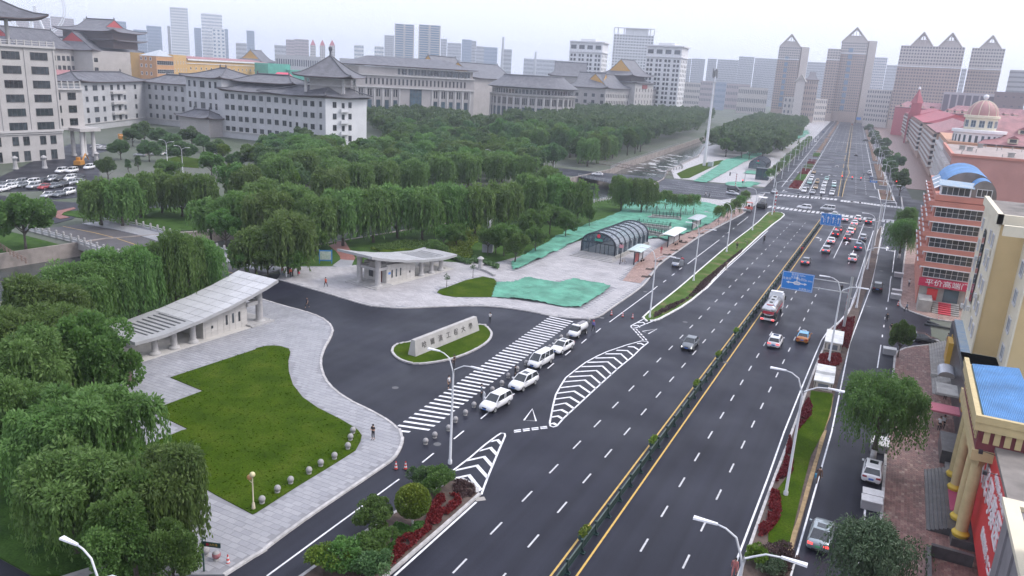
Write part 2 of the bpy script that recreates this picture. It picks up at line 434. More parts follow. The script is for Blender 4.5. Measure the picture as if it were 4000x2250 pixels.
# give-way bars and triangles
for (p, q2) in (((-32.56,110.3), (-29.34,105.7)), ((-32.17,110.6), (-28.93,106)), ((-29.46,71.31), (-32.19,68.24)), ((-29.27,71.02), (-32.01,67.88))):
    L0 = math.hypot(q2[0]-p[0], q2[1]-p[1]); k = max(4, int(L0/1.05)); h = math.atan2(q2[1]-p[1], q2[0]-p[0])
    for i in range(k):
        t = (i+.5)/k
        link('give_way_dash', dash('give_way_dash', .22, .8, WHITE), road, (p[0]+(q2[0]-p[0])*t, p[1]+(q2[1]-p[1])*t, .006), h-math.pi/2)
ribbon([(-30.89,109.9),(-29.31,112.5),(-29.75,109.3)], .2, WHITE, 'give_way_triangle', closed=True)
ribbon([(-32.86,74.51),(-31.12,71.8),(-32.33,71.21)], .2, WHITE, 'give_way_triangle', closed=True)
# the crossing: stop lines and zebra stripes on its four sides
def zebra(p, q2, n, w, l, name='crosswalk_stripe'):
    h = math.atan2(q2[1]-p[1], q2[0]-p[0])
    for i in range(n):
        t = i/(n-1); link(name, dash(name, w, l, DULLWHITE), road, (p[0]+(q2[0]-p[0])*t, p[1]+(q2[1]-p[1])*t, .006), 0)
zebra((-35.52,262.5), (-19.3,262.6), 13, .9, 5.); zebra((-17.08,262.8), (2.52,260.8), 16, .9, 5.)
zebra((-38.15,295.9), (-18.4,301.7), 16, .9, 5.); zebra((-16.07,299.7), (3.55,299), 19, .9, 5.)
ribbon([(-33,310.5),(-17.6,310.5)], .3, WHITE, 'stop_line'); ribbon([(-16,251.5),(-3.5,251.5)], .3, WHITE, 'stop_line')
# lane arrows (turn left, straight on, straight or right)
def arrow(c, kind, s=1.0, flip=1):
    q = MB()
    if kind == 'straight':
        q.flat([(-.1,-3),(.1,-3),(.1,.8),(-.1,.8)],0); q.flat([(-.55,.8),(.55,.8),(0,3)],0)
    elif kind == 'left':
        q.flat([(-.1,-3),(.1,-3),(.1,.4),(-.1,.1)],0); q.flat([(-.1,.1),(.1,.4),(-.9,1.6),(-1.0,1.15)],0); q.flat([(-.75,.55),(-.75,2.5),(-1.75,1.7)],0)
    else:
        q.flat([(-.1,-3),(.1,-3),(.1,1.2),(-.1,1.2)],0); q.flat([(-.5,1.2),(.5,1.2),(0,3)],0); q.flat([(.1,-2.6),(1.1,-2.6),(1.1,-2.3),(.1,-2.3)],0); q.flat([(1.1,-3.1),(1.1,-1.8),(2.0,-2.45)],0)
    link('lane_arrow', q.mesh('lane_arrow', WHITE), road, (c[0], c[1], .007), 0, sc=s)
arrow((-14.89,163.4),'left'); arrow((-14.9,213.7),'left'); arrow((-8.65,212.7),'straight'); arrow((0.83,212.6),'right'); arrow((0.58,248.6),'right')
for p in ((-31.76,391.7), (-28.34,390.4)): arrow(p, 'straight')
for p in ((-42.3,389.8), (-40.22,351.1), (-37.95,311)): arrow(p, 'right')
arrow((-25.43,392.3), 'left')
# far avenue
for x in (-4.2,-8,-11.8):
    for k in range(34, 125):
        p = far(x, 8*k+(0 if k % 2 else 0)); link('lane_dash', dash('lane_dash', .17, 3., DULLWHITE), road, (*p, .006), ang)
for x in (5.2, 8.9):
    for k in range(3, 95):
        p = far(x, 8*k); link('lane_dash', dash('lane_dash', .17, 3., DULLWHITE), road, (*p, .006), ang)
for x in (-3.9,-7.6,-11.4): ribbon([far(x,7), far(x,62)], .16, WHITE, 'lane_line')
ribbon([(-16.9,311),far(.9,60),far(2.2,110),far(1.1,150),far(1.1,1150)], .18, YELLOW, 'yellow_line')
ribbon([far(-1.0,7),far(-1.0,110),far(-1.0,1150)], .18, YELLOW, 'yellow_line')
ribbon([far(-14.9,14),far(-14.9,1150)], .18, WHITE); ribbon([far(12.6,45),far(12.6,1150)], .18, WHITE)
ribbon([far(-22.2,20),far(-23,400),far(-23,1100)], .18, WHITE); ribbon([far(18.6,-5),far(18.6,120),far(18.6,900)], .18, WHITE)
for k in range(18): mark('crosswalk_stripe', [far(-14+k*1.55,375),far(-13.1+k*1.55,375),far(-13.1+k*1.55,379),far(-14+k*1.55,379)], DULLWHITE)
for k in range(5):
    t = (k+1)/6; ribbon([(-78+t*1.5,268.5+t*39),(-50,267.5+t*33)], .16, WHITE, 'lane_line')
# ---------------------------------------------------------------- pavements, kerbs, lawns, planted islands
STONES = {}
def kerbstones(pts, parent, h=.17, w=.32, m=KERB, gap=.02, step=1.0, z0=-.03, most=300):
    """kerb stones one by one along a polyline (its left side is the pavement)"""
    k = (h, w, m.name, step)
    if k not in STONES:
        l = step-gap
        STONES[k] = MB().hexa([(0,-w/2,z0),(l,-w/2,z0),(l,w/2,z0),(0,w/2,z0)], [(0,-w/2+.03,h),(l,-w/2+.03,h),(l,w/2,h),(0,w/2,h)]).mesh('kerb_stone', m)
    n = 0
    for x, y, a in walk(pts, step):
        if n < most: link('kerb_stone', STONES[k], parent, (x, y, random.uniform(-.008,.008)), a+random.uniform(-.006,.006))
        n += 1
def slabs(poly, parent, mats, sx, sy, h0, th, rot=0., gap=.02, name='paving_slabs', hole=(), stagger=True, wts=None, lim=None):
    """slabs laid over a polygon, each with its own edges, joined into one part"""
    q = MB(); c, s = math.cos(rot), math.sin(rot)
    inv = [(x*c+y*s, -x*s+y*c) for x, y in poly]
    x0, x1 = min(p[0] for p in inv), max(p[0] for p in inv); y0, y1 = min(p[1] for p in inv), max(p[1] for p in inv)
    rr = random.Random(len(poly)); j = 0; y = y0
    while y < y1:
        x = x0 - (sx/2 if (stagger and j % 2) else 0)
        while x < x1:
            pts = [(x+gap,y+gap),(x+sx-gap,y+gap),(x+sx-gap,y+sy-gap),(x+gap,y+sy-gap)]
            W2 = [(a*c-b*s, a*s+b*c) for a, b in pts]
            if all(inside(p, poly) for p in W2) and not any(inside(p, hh) for hh in hole for p in W2):
                z = h0+th+rr.uniform(-.003,.003)
                mi = rr.choices(range(len(mats)), wts)[0] if wts else rr.randrange(len(mats))
                b = len(q.v); q.v += [(a,bb,z) for a,bb in W2] + [(a,bb,h0) for a,bb in W2]
                q.f.append([b,b+1,b+2,b+3]); q.m.append(mi)
                for i in range(4):
                    k = (i+1) % 4; q.f.append([b+4+i,b+4+k,b+k,b+i]); q.m.append(mi)
            x += sx
        y += sy; j += 1
    return stuff(q.obj(name, mats, parent))
# south pavement of the gate forecourt, with the big lawn
kerbS = smooth_line([(-39.33,34.92),(-39.14,37.94),(-39.05,37.85),(-39.22,40.15),(-39.31,43.73),(-39.3,47.04),(-39.21,51.12),(-39.19,53.99),(-39.18,56.08),(-39.75,57.91),(-40.48,59.48),(-41.29,60.56),(-42.07,61.42),(-42.21,61.44),(-43.4,62.21),(-45.12,62.98),(-47.76,63.83),(-51.14,64.62),(-54.32,65.89),(-57.4,67.8),(-60.59,70.73),(-62.86,73.41),(-64.93,76.55),(-66.87,80.12),(-68.79,82.98),(-70.93,84.79),(-73.7,86.29),(-77.54,87.15),(-82.39,87.4),(-87.13,88.02)], 1)
southp = kerbS + [(-91,84.5),(-98.5,87.5),(-99,86),(-90,82.5),(-88.5,56.5)] + [(-83.21,58.25),(-75.74,52.72),(-60.87,45.23),(-45.98,37.57),(-43.73,36.03),(-43.88,32.17)]
south = struct(MB().prism(southp, -.05, .13).obj('pavement', JOINT))
kerbstones(kerbS, south)
lawnp = [(-45.68,59.02),(-46.29,59.32),(-48.95,60.15),(-52.86,61.05),(-56.09,62.29),(-59.55,64.48),(-62.7,67.25),(-65.28,69.97),(-67.04,72.26),(-68.21,73.27),(-69.71,73.38),(-70.63,73.05),(-71.36,72.34),(-71.77,70.97),(-71.5,70.7),(-72.58,58.12),(-66.51,57.44),(-66.9,50.76),(-60.23,49.89),(-60.47,49.35),(-60.74,44.58),(-48.22,42.4),(-43.36,41.83),(-43.29,42.14),(-43.34,47.26),(-43.22,52.78),(-43.24,55.41),(-44.01,57.19),(-44.71,58.32)]
lawn = struct(MB().prism(lawnp, .1, .2).obj('lawn', LAWN))
slabs(southp, south, SLAB, .9, .6, .12, .022, R(0), hole=[lawnp])
# turf blades along the lawn: short tufts that break its surface
tb = MB(); rt = random.Random(3)
for i in range(16000):
    x, y = rt.uniform(-95,-40), rt.uniform(35,85)
    if inside((x,y), lawnp):
        a = rt.uniform(0,6.28); l = rt.uniform(.05,.13); h = rt.uniform(.03,.085); dx, dy = math.cos(a)*l, math.sin(a)*l
        tb.add([(x-dx,y-dy,.19),(x+dx,y+dy,.19),(x+dx*.6+dy*.4,y+dy*.6-dx*.4,.19+h),(x-dx*.6+dy*.4,y-dy*.6-dx*.4,.19+h)], [(0,1,2,3)])
stuff(tb.obj('grass_tufts', LAWN, lawn))
# park ground west of the forecourt (dark turf under the willows) and south-west corner
parkp = [(-114,0),(-114,89.5),(-99,86),(-90,82.5),(-88.5,56.5)] + [(-83.21,58.25),(-75.74,52.72),(-60.87,45.23),(-45.98,37.57),(-43.73,36.03),(-43.88,32.17),(-50.83,27.96),(-54.82,28.02)] + [(-80,0)]
struct(MB().prism([(-54.7,27.95),(-50.69,27.88)] + [(-44,22),(-44,5),(-78,2)], -.03, .012).obj('service_road', ASPHALT))
struct(MB().prism(parkp, -.05, .11).obj('park_lawn', PARKGRASS))
# north pavement: from the bridge round the corner to the crossing
kerbN = smooth_line([(-94.03,98.7),(-86.11,97.61),(-81.93,96.99),(-77.15,96.24),(-73.7,95.69),(-71.62,95.56),(-69.27,96.32),(-66.45,97.78),(-61.88,102.5),(-58.89,105.3),(-55.35,107.4),(-52.53,108.1),(-49.08,108.5),(-45.44,108.3),(-42.4,109.2),(-39.89,110.7),(-38.98,112.7),(-39.1,118.8),(-39,126.3),(-39.05,134.5),(-39.44,139.5),(-40.69,148.2),(-41.72,155.9),(-41.97,173),(-42.16,191.9),(-41.13,213.9),(-39.87,240.6),(-40.45,268.6),(-42.37,294.8)], 1)
northp = kerbN[::-1] + [(-96,101.5),(-100,105),(-92,112),(-88,118),(-84,126),(-70,132),(-64,168),(-64,250),(-72,262),(-52,264.5)]
north = struct(MB().prism(northp, -.05, .13).obj('pavement', JOINT))
kerbstones(kerbN, north, w=.3)
net1 = [(-59,128),(-52.79,128),(-51.6,132.4),(-46.44,132.1),(-43.49,131),(-43.59,130.5),(-43.31,121.8),(-43.19,118.2),(-43.39,115.5),(-44.56,114.4),(-46.03,113.7),(-50.46,113.7),(-54.94,112.9),(-58.21,111.7),(-60.67,117.5),(-61.95,120.7),(-59.48,122.7)]
lawn2p = [(-61.95,120.7),(-63.73,122.7),(-66.13,122.8),(-67.34,118.2),(-67.49,112.2),(-67.78,110.3),(-67.18,108.4),(-65.46,107.6),(-63.26,107.9),(-58.31,111.7),(-60.67,117.5)]
lawn2 = struct(MB().prism(lawn2p, .1, .19).obj('lawn', LAWN))
net2 = [(-63.46,129.7),(-63.77,146.8),(-64.56,168.1),(-64.21,173.8),(-53.21,178.2),(-49.72,183.2),(-47.17,180.5),(-45.49,198),(-44.13,215),(-44.68,248.1),(-55.67,251.6),(-66.62,250.2),(-72.32,240),(-74.08,228.3),(-70.2,213.3),(-70.34,200.2),(-70.85,184.5),(-71.2,174.7),(-68.37,151.6),(-67.19,137.1)]
brick = [(-43.48,137.2),(-40.04,137.6),(-41.19,149.9),(-42.26,157.8),(-42.21,173.8),(-42.55,193.5),(-41.61,216.2),(-40.24,242.6),(-44.27,259.1),(-44.68,248.1),(-44.13,215),(-45.49,198),(-47,179.9),(-46.62,166.3),(-45.48,150.6)]
slabs(northp, north, SLABP, 1.2, .6, .12, .022, R(0), hole=[net1, lawn2p, net2, brick])
bp = MB().prism(brick, .1, .15).obj('brick_strip', BRICKP[0], north)
slabs(brick, north, BRICKP, .5, .25, .15, .012, R(90), gap=.012, name='brick_pavers')
NET = mat('green_dust_net', (.09,.275,.195), .85, var=.3, scale=.35, bump=.9, bscale=4, rnd=.03)
def net_sheet(poly, label, step, seed, amp=.22, base=.17, cat='dust net'):
    """a crumpled dust net lying over loose soil"""
    x0, x1 = min(p[0] for p in poly), max(p[0] for p in poly); y0, y1 = min(p[1] for p in poly), max(p[1] for p in poly)
    nx, ny = int((x1-x0)/step)+2, int((y1-y0)/step)+2
    idx, q = {}, MB()
    def vert(i, j):
        if (i,j) not in idx:
            x, y = x0+i*step, y0+j*step
            n1 = noise.noise(Vector((x*.16+seed, y*.16, seed)))*.9 + .9*abs(noise.noise(Vector((x*.7, y*.7+seed, 2.))))*.8 + abs(noise.noise(Vector((x*1.9+seed, y*1.9, 5.))))*.3
            idx[(i,j)] = len(q.v); q.v.append((x+random.uniform(-.3,.3)*step, y+random.uniform(-.3,.3)*step, base+.1+amp*n1))
        return idx[(i,j)]
    for i in range(nx):
        for j in range(ny):
            if inside((x0+(i+.5)*step, y0+(j+.5)*step), poly):
                q.f.append([vert(i,j),vert(i+1,j),vert(i+1,j+1),vert(i,j+1)]); q.m.append(0)
    o = q.obj('dust_net', NET, None, True)
    return tag(o, label, cat, 'green dust nets over bare soil')
net_sheet(net1, 'green dust net over the soil beside the small lawn near the kerb corner', .3, 1.3, .42)
net_sheet(net2, 'large green dust net around the glass subway entrance and young trees', .42, 4.1, .5)
# park ground behind the north pavement
parkN = [(-114,128),(-113.5,112),(-108,118.5),(-96,180.5),(-84,225.5),(-80,262),(-72,262),(-64,250),(-64,168),(-70,132),(-84,126),(-88,118),(-92,112),(-100,105.5),(-110,107)]
struct(MB().prism(parkN[1:], -.05, .1).obj('park_lawn', PARKGRASS))
hedgeL = grass_material('yellow_green_shrubs', (.085,.13,.02), (.13,.19,.025), (.17,.23,.035))
for i, pl in enumerate(([(-85.32,139.6),(-86.5,146.6),(-85.79,154.5),(-83.83,156.2),(-82.02,153.4),(-82.01,147.8),(-79.84,141.8),(-76.52,137.3),(-75.54,133.5),(-80.06,134.3)], [(-95.96,127.9),(-94.63,138.8),(-87.41,141.7),(-80.53,135),(-84.08,134.4),(-89.9,131.9),(-92.76,127)], [(-91.75,160.1),(-91.12,167.4),(-85.7,159.1),(-86.71,151.4),(-89.68,146.6),(-91.67,150.7)])):
    o = MB().prism(pl, .05, .45).obj('ground_cover', hedgeL); stuff(o)
red = MB().prism([(-104.5,124.9),(-105.5,129.3),(-104.4,130.2),(-100.5,126.4),(-93.39,119.6),(-92.33,117.8),(-94.83,116.8),(-96.83,119),(-100.2,121.9)], .09, .135).obj('red_path', REDPATH); struct(red)
red = MB().prism([(-94.83,116.8),(-92.33,117.8),(-89.58,113.4),(-87.64,111.1),(-92.95,112.1)], .09, .14).obj('path', SLAB[1]); struct(red)
# oval island with the stone name wall
ovo = smooth_line([(-56.68,80.52),(-57.47,81.86),(-57.72,83.16),(-56.84,85.03),(-55.73,89.76),(-54.18,95.66),(-52.66,97.54),(-51.62,97.54),(-50.06,96.09),(-49.04,94.61),(-48.21,92.53),(-47.81,89.74),(-47.91,86.26),(-48.5,83.3),(-49.41,81.01),(-50.62,79.29),(-51.61,78.46),(-53.06,78.32),(-54.74,78.91),(-55.86,79.71),(-56.68,80.52)], 1)
isl = struct(MB().prism(ovo, -.02, .14).obj('oval_island', LAWN))
kerbstones(ovo, isl, .2, .34, KERB, .015, .8)
# left planted islands of the avenue
isA = smooth_line([(-29.07,41.96),(-28.83,53.8),(-28.98,54.69),(-29.4,55.44),(-30.06,55.96),(-31.07,56.24),(-31.91,56.01),(-32.34,55.47),(-32.36,54.62)] + [(-33.4,50),(-34.4,40),(-34.8,24),(-34.8,5),(-31.4,5)] + [(-29.07,41.96)], 1)
islandA = struct(MB().prism(isA, -.02, .15).obj('planted_island', EARTH))
kerbstones(isA, islandA, .19, .3)
isB = smooth_line([(-32.79,116.7),(-32.43,115.8),(-31.83,115.5),(-31.02,116.1),(-30.32,118.2),(-28.93,129.4),(-28.66,141.3),(-29.27,163.4),(-29.25,179.8),(-29.42,220)] + [(-28.6,246),(-29.6,251),(-31.6,252),(-33.6,250)] + [(-33.94,248.8),(-33.25,221.2),(-33.61,190.1),(-33.15,152.2),(-32.99,140)] + [(-33.02,131.3),(-33.11,121.9),(-32.96,117.2)], 1)
islandB = struct(MB().prism(isB, -.02, .15).obj('planted_island', VERGE))
kerbstones(isB, islandB, .19, .3, KERBW)
# right planted island
isC = smooth_line([(-6.0,-5)] + [(-5.73,57.02),(-5.77,69.29),(-5.62,85.18),(-5.67,100.5),(-5.56,114.2),(-5.42,120),(-5.63,125.5),(-5.5,129.2),(-4.6,133),(-3.68,139.7),(-3.38,145),(-3.15,152.2),(-3.12,160.8),(-3.03,169.3),(-2.26,238.2),(-1.81,248.4),(-1.23,246.9),(-0.76,164.5),(-1.64,162),(-1.92,139.6),(-2.14,119.2),(-2.43,105.1),(-2.31,89.76),(-2.29,76.85),(-2.37,67.62),(-2.44,57.25)] + [(.75,20),(.75,-5)], 1)
islandC = struct(MB().prism(isC, -.02, .15).obj('planted_island', EARTH))
kerbstones(isC, islandC, .18, .28)
gC = [(-5.18,99.26),(-2.59,99.68),(-2.4,95.99),(-2.41,90.95),(-2.5,87.22),(-3.11,80.04),(-3.05,72.72),(-2.93,65.95),(-2.84,60.82),(-3.06,60.68),(-4.49,61.12),(-4.68,62.36),(-4.34,65.07),(-4.27,67.01),(-5.27,69.6),(-4.63,74.19),(-4.74,78.73),(-5.39,85.48),(-5.21,86.62),(-4.57,89.52),(-4.4,93.61),(-4.99,96.4)]
struct(MB().prism(gC, .1, .2).obj('verge', LAWN))
for pl in ([(-2.62,95.84),(-2.46,98.83),(-2.21,92.38),(-2.5,87.22),(-2.7,87.09),(-2.54,91.83)], [(-2.71,87.23),(-2.22,87.56),(-2.34,77.3),(-2.43,68.16),(-2.51,61.34),(-2.7,59.79),(-3.04,60.85),(-2.77,66.04),(-2.76,74.23),(-2.65,80.34)]):
    struct(MB().prism(pl, .1, .185).obj('earth_strip', mat('dry_soil', (.27,.19,.10), .9, var=.3, scale=2, bump=.4, bscale=8, world_space=True)))
# far planted strips between the carriageways
VF = mat('far_bed', (.16,.05,.045), .9, var=.4, scale=.4, rgb2=(.08,.09,.04), world_space=True)
for i, (x0, x1, d0, d1) in enumerate(((-19.6,-15.4,16,170), (-19,-16.2,196,420), (-19,-16.6,440,900), (13.6,18.2,10,44), (14.4,18.0,62,180), (14.4,17.2,200,420), (14.4,17.2,440,900))):
    pl = [far(x0,d0),far(x1,d0),far(x1,d1),far(x0,d1)]
    o = struct(MB().prism(pl, -.02, .15).obj('planted_island', VF)); 
    if d0 < 100: kerbstones(pl + pl[:1], o, .19, .3, KERBW, most=90)
# far left pavement with nets and earth, far right pavement
struct(MB().prism([far(-28,12),(-81,311.5),(-92,345),(-99,421),(-112,500),far(-60,500),far(-45,1100),far(-28,1100)], -.05, .13).obj('pavement', SLABP[0]))
struct(MB().prism([far(25,60),far(25,1150),far(60,1150),far(60,60)], -.05, .12).obj('pavement', BRICKD[2]))
for i, (pl, lb) in enumerate((([(-72.14,307.1),(-78.8,385.4),(-82.22,408.4),(-81.63,462.2),(-83.16,532.3),(-79.41,538.4),(-73.84,503),(-71.73,411.9),(-66.98,308.9)], 'green dust net strip running beside the river lawn beyond the crossing'),
    ([(-59.88,308.8),(-60.34,318.7),(-53.13,327.1),(-49.19,327.3),(-49.81,308.4),(-54.51,303.1)], 'small green dust net by the traffic lights beyond the crossing'),
    ([(-61.63,357.6),(-63,372.4),(-59.67,379.5),(-56.19,359)], 'small green dust net beside the second glass subway entrance'),
    ([(-85.83,579.4),(-87.97,651.8),(-94.31,785.4),(-89,850.9),(-78.38,771),(-76.89,672.6),(-72.48,602.4)], 'far green dust net on the building site beside the avenue'))):
    net_sheet(pl, lb, .8 if i < 3 else 2.2, 2.+i, .3)
rl = MB().prism([(-84.75,329.1),(-78.48,312.8),(-76.4,317.5),(-79.09,369.4),(-80.44,407.2),(-83.66,417.6),(-87.3,384),(-86.55,353.8)], .05, .2).obj('lawn', LAWN); struct(rl)
# right pavement (old red brick), with side lane cut
kr = smooth_line([(6.6,-10)] + [(3.94,68.38),(3.93,78.48),(3.93,87.26),(4.19,117.7),(4.19,121.6),(4.49,123.9),(5.82,127),(8.6,130.3)], 1)
rp1 = kr + [(24,113),(24,-10)]
right1 = struct(MB().prism(rp1, -.05, .12).obj('pavement', BRICKD[2]))
kerbstones(kr, right1, .16, .3)
slabs(rp1, right1, BRICKD, .5, .25, .11, .03, R(90), gap=.012, name='brick_pavers', wts=(4,4,2,.5))
kr2 = smooth_line([(13.48,148),(10.41,147.4),(8.26,148.6),(6.05,150.6),(4.73,152.7),(4.45,155.6),(4.54,163.2),(4.61,173.4),(4.95,206.1),(5.3,224.2),(2.29,354.3)] + [(4.8,262)], 1)
rp2 = kr2 + [(24,275),(24,131)]
right2 = struct(MB().prism(rp2, -.05, .12).obj('pavement', BRICKD[2]))
kerbstones(kr2, right2, .16, .3)
slabs([p for p in rp2], right2, BRICKP, .6, .3, .11, .03, R(90), gap=.012, name='brick_pavers')
# campus ground across the river: street, parking lot, lawns
struct(MB().prism([(-209.6,119.5),(-204.6,127.5),(-190.8,120.7),(-189.7,126.3),(-193.8,136.6),(-271.2,192.6),(-292.7,221.9),(-303.8,202.8),(-234.4,134.1)] , -.05, .03).obj('parking_lot', ASPHALT))
struct(MB().prism([(-160,95),(-172,104),(-196,104),(-250,100),(-250,112),(-196,117),(-184,122),(-150,160),(-143,158),(-172,117),(-165,109)], -.05, .035).obj('campus_street', ASPHALT))
struct(MB().prism([(-172.6,108.5),(-175.4,112),(-177.3,117.8),(-175.8,117.3),(-173.1,112.5),(-170.7,110.3),(-166.9,109.7),(-166.8,107.3)], -.05, .14).obj('red_path', REDPATH))
struct(MB().prism([(-175.5,110),(-172,119),(-150,150),(-128,160),(-134.5,120),(-142.5,112),(-158,112)], -.05, .1).obj('park_lawn', PARKGRASS))
struct(MB().prism([(-150,60),(-146.5,60),(-143,92),(-160,93),(-196,96),(-240,80),(-240,40),(-152,40)], -.05, .1).obj('park_lawn', PARKGRASS))
struct(MB().prism([(-238.1,190.4),(-247.9,209.2),(-236.5,208.5),(-216.6,190.8),(-226.6,186.8)], -.05, .1).obj('lawn', LAWN))
for i in range(8):
    a = (-179.5+i*.9, 104.8); link('crosswalk_stripe', dash('crosswalk_stripe', .45, 4.5, WHITE), road, (-180.2+i*1.1, 108.5+i*.12, .045), R(10))
# ---------------------------------------------------------------- building kit
PALE = mat('pale_granite_wall', (.43,.41,.40), .7, var=.08, scale=.25, bump=.1, bscale=3, world_space=True)
LIGHTW = mat('light_grey_wall', (.44,.44,.455), .7, var=.1, scale=.2, world_space=True)
WHITEW = mat('white_wall', (.68,.68,.69), .7, var=.06, scale=.2, world_space=True)
GREYW = mat('grey_brown_wall', (.36,.335,.33), .7, var=.1, scale=.15, world_space=True)
BAND = mat('stone_band', (.47,.455,.45), .7, var=.08, scale=.6)
GLASS = mat('window_glass', (.035,.043,.05), .08, var=.5, scale=.7, spec=.8, rnd=.5)
GLASSB = mat('bluish_glass', (.06,.095,.12), .08, var=.4, scale=.3, spec=.8, rnd=.3)
FRAME = mat('window_frame', (.60,.60,.61), .5)
FRAMED = mat('dark_window_frame', (.12,.11,.11), .5)
PLUMRED = mat('plum_red_panel', (.20,.065,.065), .7)
def tile_material(name, rgb, scale=2.2):
    m = bpy.data.materials.new(name); m.use_nodes = True
    N, L = m.node_tree.nodes, m.node_tree.links; b = N['Principled BSDF']; b.inputs['Roughness'].default_value = .55
    tc = N.new('ShaderNodeTexCoord'); w = N.new('ShaderNodeTexWave'); w.inputs['Scale'].default_value = scale; w.inputs['Distortion'].default_value = .4
    L.new(tc.outputs['Object'], w.inputs['Vector'])
    n = N.new('ShaderNodeTexNoise'); n.inputs['Scale'].default_value = .35; n.inputs['Detail'].default_value = 5; L.new(tc.outputs['Object'], n.inputs['Vector'])
    mr = N.new('ShaderNodeMapRange'); mr.inputs[1].default_value = .3; mr.inputs[2].default_value = .7; mr.inputs[3].default_value = .75; mr.inputs[4].default_value = 1.3
    L.new(n.outputs[0], mr.inputs[0])
    hs = N.new('ShaderNodeHueSaturation'); hs.inputs['Color'].default_value = (*rgb, 1); L.new(mr.outputs[0], hs.inputs['Value']); L.new(hs.outputs[0], b.inputs['Base Color'])
    bp = N.new('ShaderNodeBump'); bp.inputs['Strength'].default_value = .8; bp.inputs['Distance'].default_value = .12
    L.new(w.outputs[0], bp.inputs['Height']); L.new(bp.outputs[0], b.inputs['Normal'])
    MATS[name] = m; return m
TILE = tile_material('grey_roof_tiles', (.15,.15,.17))
RIDGE = mat('ridge_tiles', (.085,.085,.095), .6)
PINKTILE = tile_material('pink_red_roof_sheet', (.37,.165,.175), 1.5)
REDROOF = mat('red_roof_sheet', (.35,.065,.085), .6, var=.15, scale=.2)
GABLER = mat('red_gable', (.42,.06,.06), .6)
GABLEY = mat('yellow_gable', (.55,.30,.05), .6)
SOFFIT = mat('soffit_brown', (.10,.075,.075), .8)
def head(p, q): return math.atan2(q[1]-p[1], q[0]-p[0])
def frame_at(p, q): return (p[0], p[1], 0), head(p, q), math.hypot(q[0]-p[0], q[1]-p[1])
WM = {}
def win_mesh(w, h, nx=1, ny=1, fr=None, gl=None, fw=.08, dep=.1):
    """a window: frame ring, mullions and a pane set back inside it; local x along the wall, -y outwards"""
    fr, gl = fr or FRAME, gl or GLASS
    k = (w, h, nx, ny, fr.name, gl.name, fw, dep)
    if k not in WM:
        q = MB()
        q.box(-w/2, w/2, -dep, 0, h/2-fw, h/2); q.box(-w/2, w/2, -dep-.04, 0, -h/2-.05, -h/2+fw)
        q.box(-w/2, -w/2+fw, -dep, 0, -h/2+fw, h/2-fw); q.box(w/2-fw, w/2, -dep, 0, -h/2+fw, h/2-fw)
        for i in range(1, nx): x = -w/2+w*i/nx; q.box(x-fw*.4, x+fw*.4, -dep*.8, 0, -h/2+fw, h/2-fw)
        for i in range(1, ny): z = -h/2+h*i/ny; q.box(-w/2+fw, w/2-fw, -dep*.7, 0, z-fw*.35, z+fw*.35)
        q.add([(-w/2+fw,-.02,-h/2+fw),(w/2-fw,-.02,-h/2+fw),(w/2-fw,-.02,h/2-fw),(-w/2+fw,-.02,h/2-fw)], [(0,1,2,3)], 1)
        WM[k] = q.mesh('window', [fr, gl])
    return WM[k]
def wins(parent, p, q, cols, rows, me, name='window', out=.0):
    """windows on the wall p-q (p on the left seen from outside); cols in metres from p, rows in metres up"""
    h = head(p, q); nx, ny = math.sin(h), -math.cos(h)
    for c in cols:
        for z in rows:
            link(name, me, parent, (p[0]+math.cos(h)*c+nx*out, p[1]+math.sin(h)*c+ny*out, z), h)
def win_stuff(parent, p, q, cols, rows, w, h, gl=None, dep=.06, name='windows'):
    """many small far windows on one facade, joined"""
    b = MB(); a = head(p, q); ux, uy = math.cos(a), math.sin(a); nx, ny = uy, -ux
    for c in cols:
        for z in rows:
            x0, y0 = p[0]+ux*(c-w/2)+nx*dep, p[1]+uy*(c-w/2)+ny*dep; x1, y1 = p[0]+ux*(c+w/2)+nx*dep, p[1]+uy*(c+w/2)+ny*dep
            b.add([(x0,y0,z-h/2),(x1,y1,z-h/2),(x1,y1,z+h/2),(x0,y0,z+h/2)], [(0,1,2,3)])
    return stuff(b.obj(name, gl or GLASS, parent))
def grid(a, b, n): return [a+(b-a)*i/(n-1) for i in range(n)] if n > 1 else [(a+b)/2]
def band(parent, p, q, z, h=.5, out=.35, m=None, name='cornice'):
    a = head(p, q); nx, ny = math.sin(a)*out/2, -math.cos(a)*out/2
    return MB().obox((p[0]+nx,p[1]+ny), (q[0]+nx,q[1]+ny), out, z-h/2, z+h/2).obj(name, m or BAND, parent)
def pilasters(parent, p, q, cols, z0, z1, w=.6, out=.35, m=None, name='pilaster'):
    a = head(p, q); ux, uy = math.cos(a), math.sin(a)
    me = MB().box(-w/2, w/2, -out, 0, z0, z1).mesh(name, m or BAND)
    for c in cols: link(name, me, parent, (p[0]+ux*c, p[1]+uy*c, 0), a)
def behind(p, q, d):
    a = head(p, q); return (p[0]-math.sin(a)*d, p[1]+math.cos(a)*d), (q[0]-math.sin(a)*d, q[1]+math.cos(a)*d)
def footprint(p, q, d):
    p, q = p[:2], q[:2]; b, c = behind(p, q, d); return [p, q, c, b]
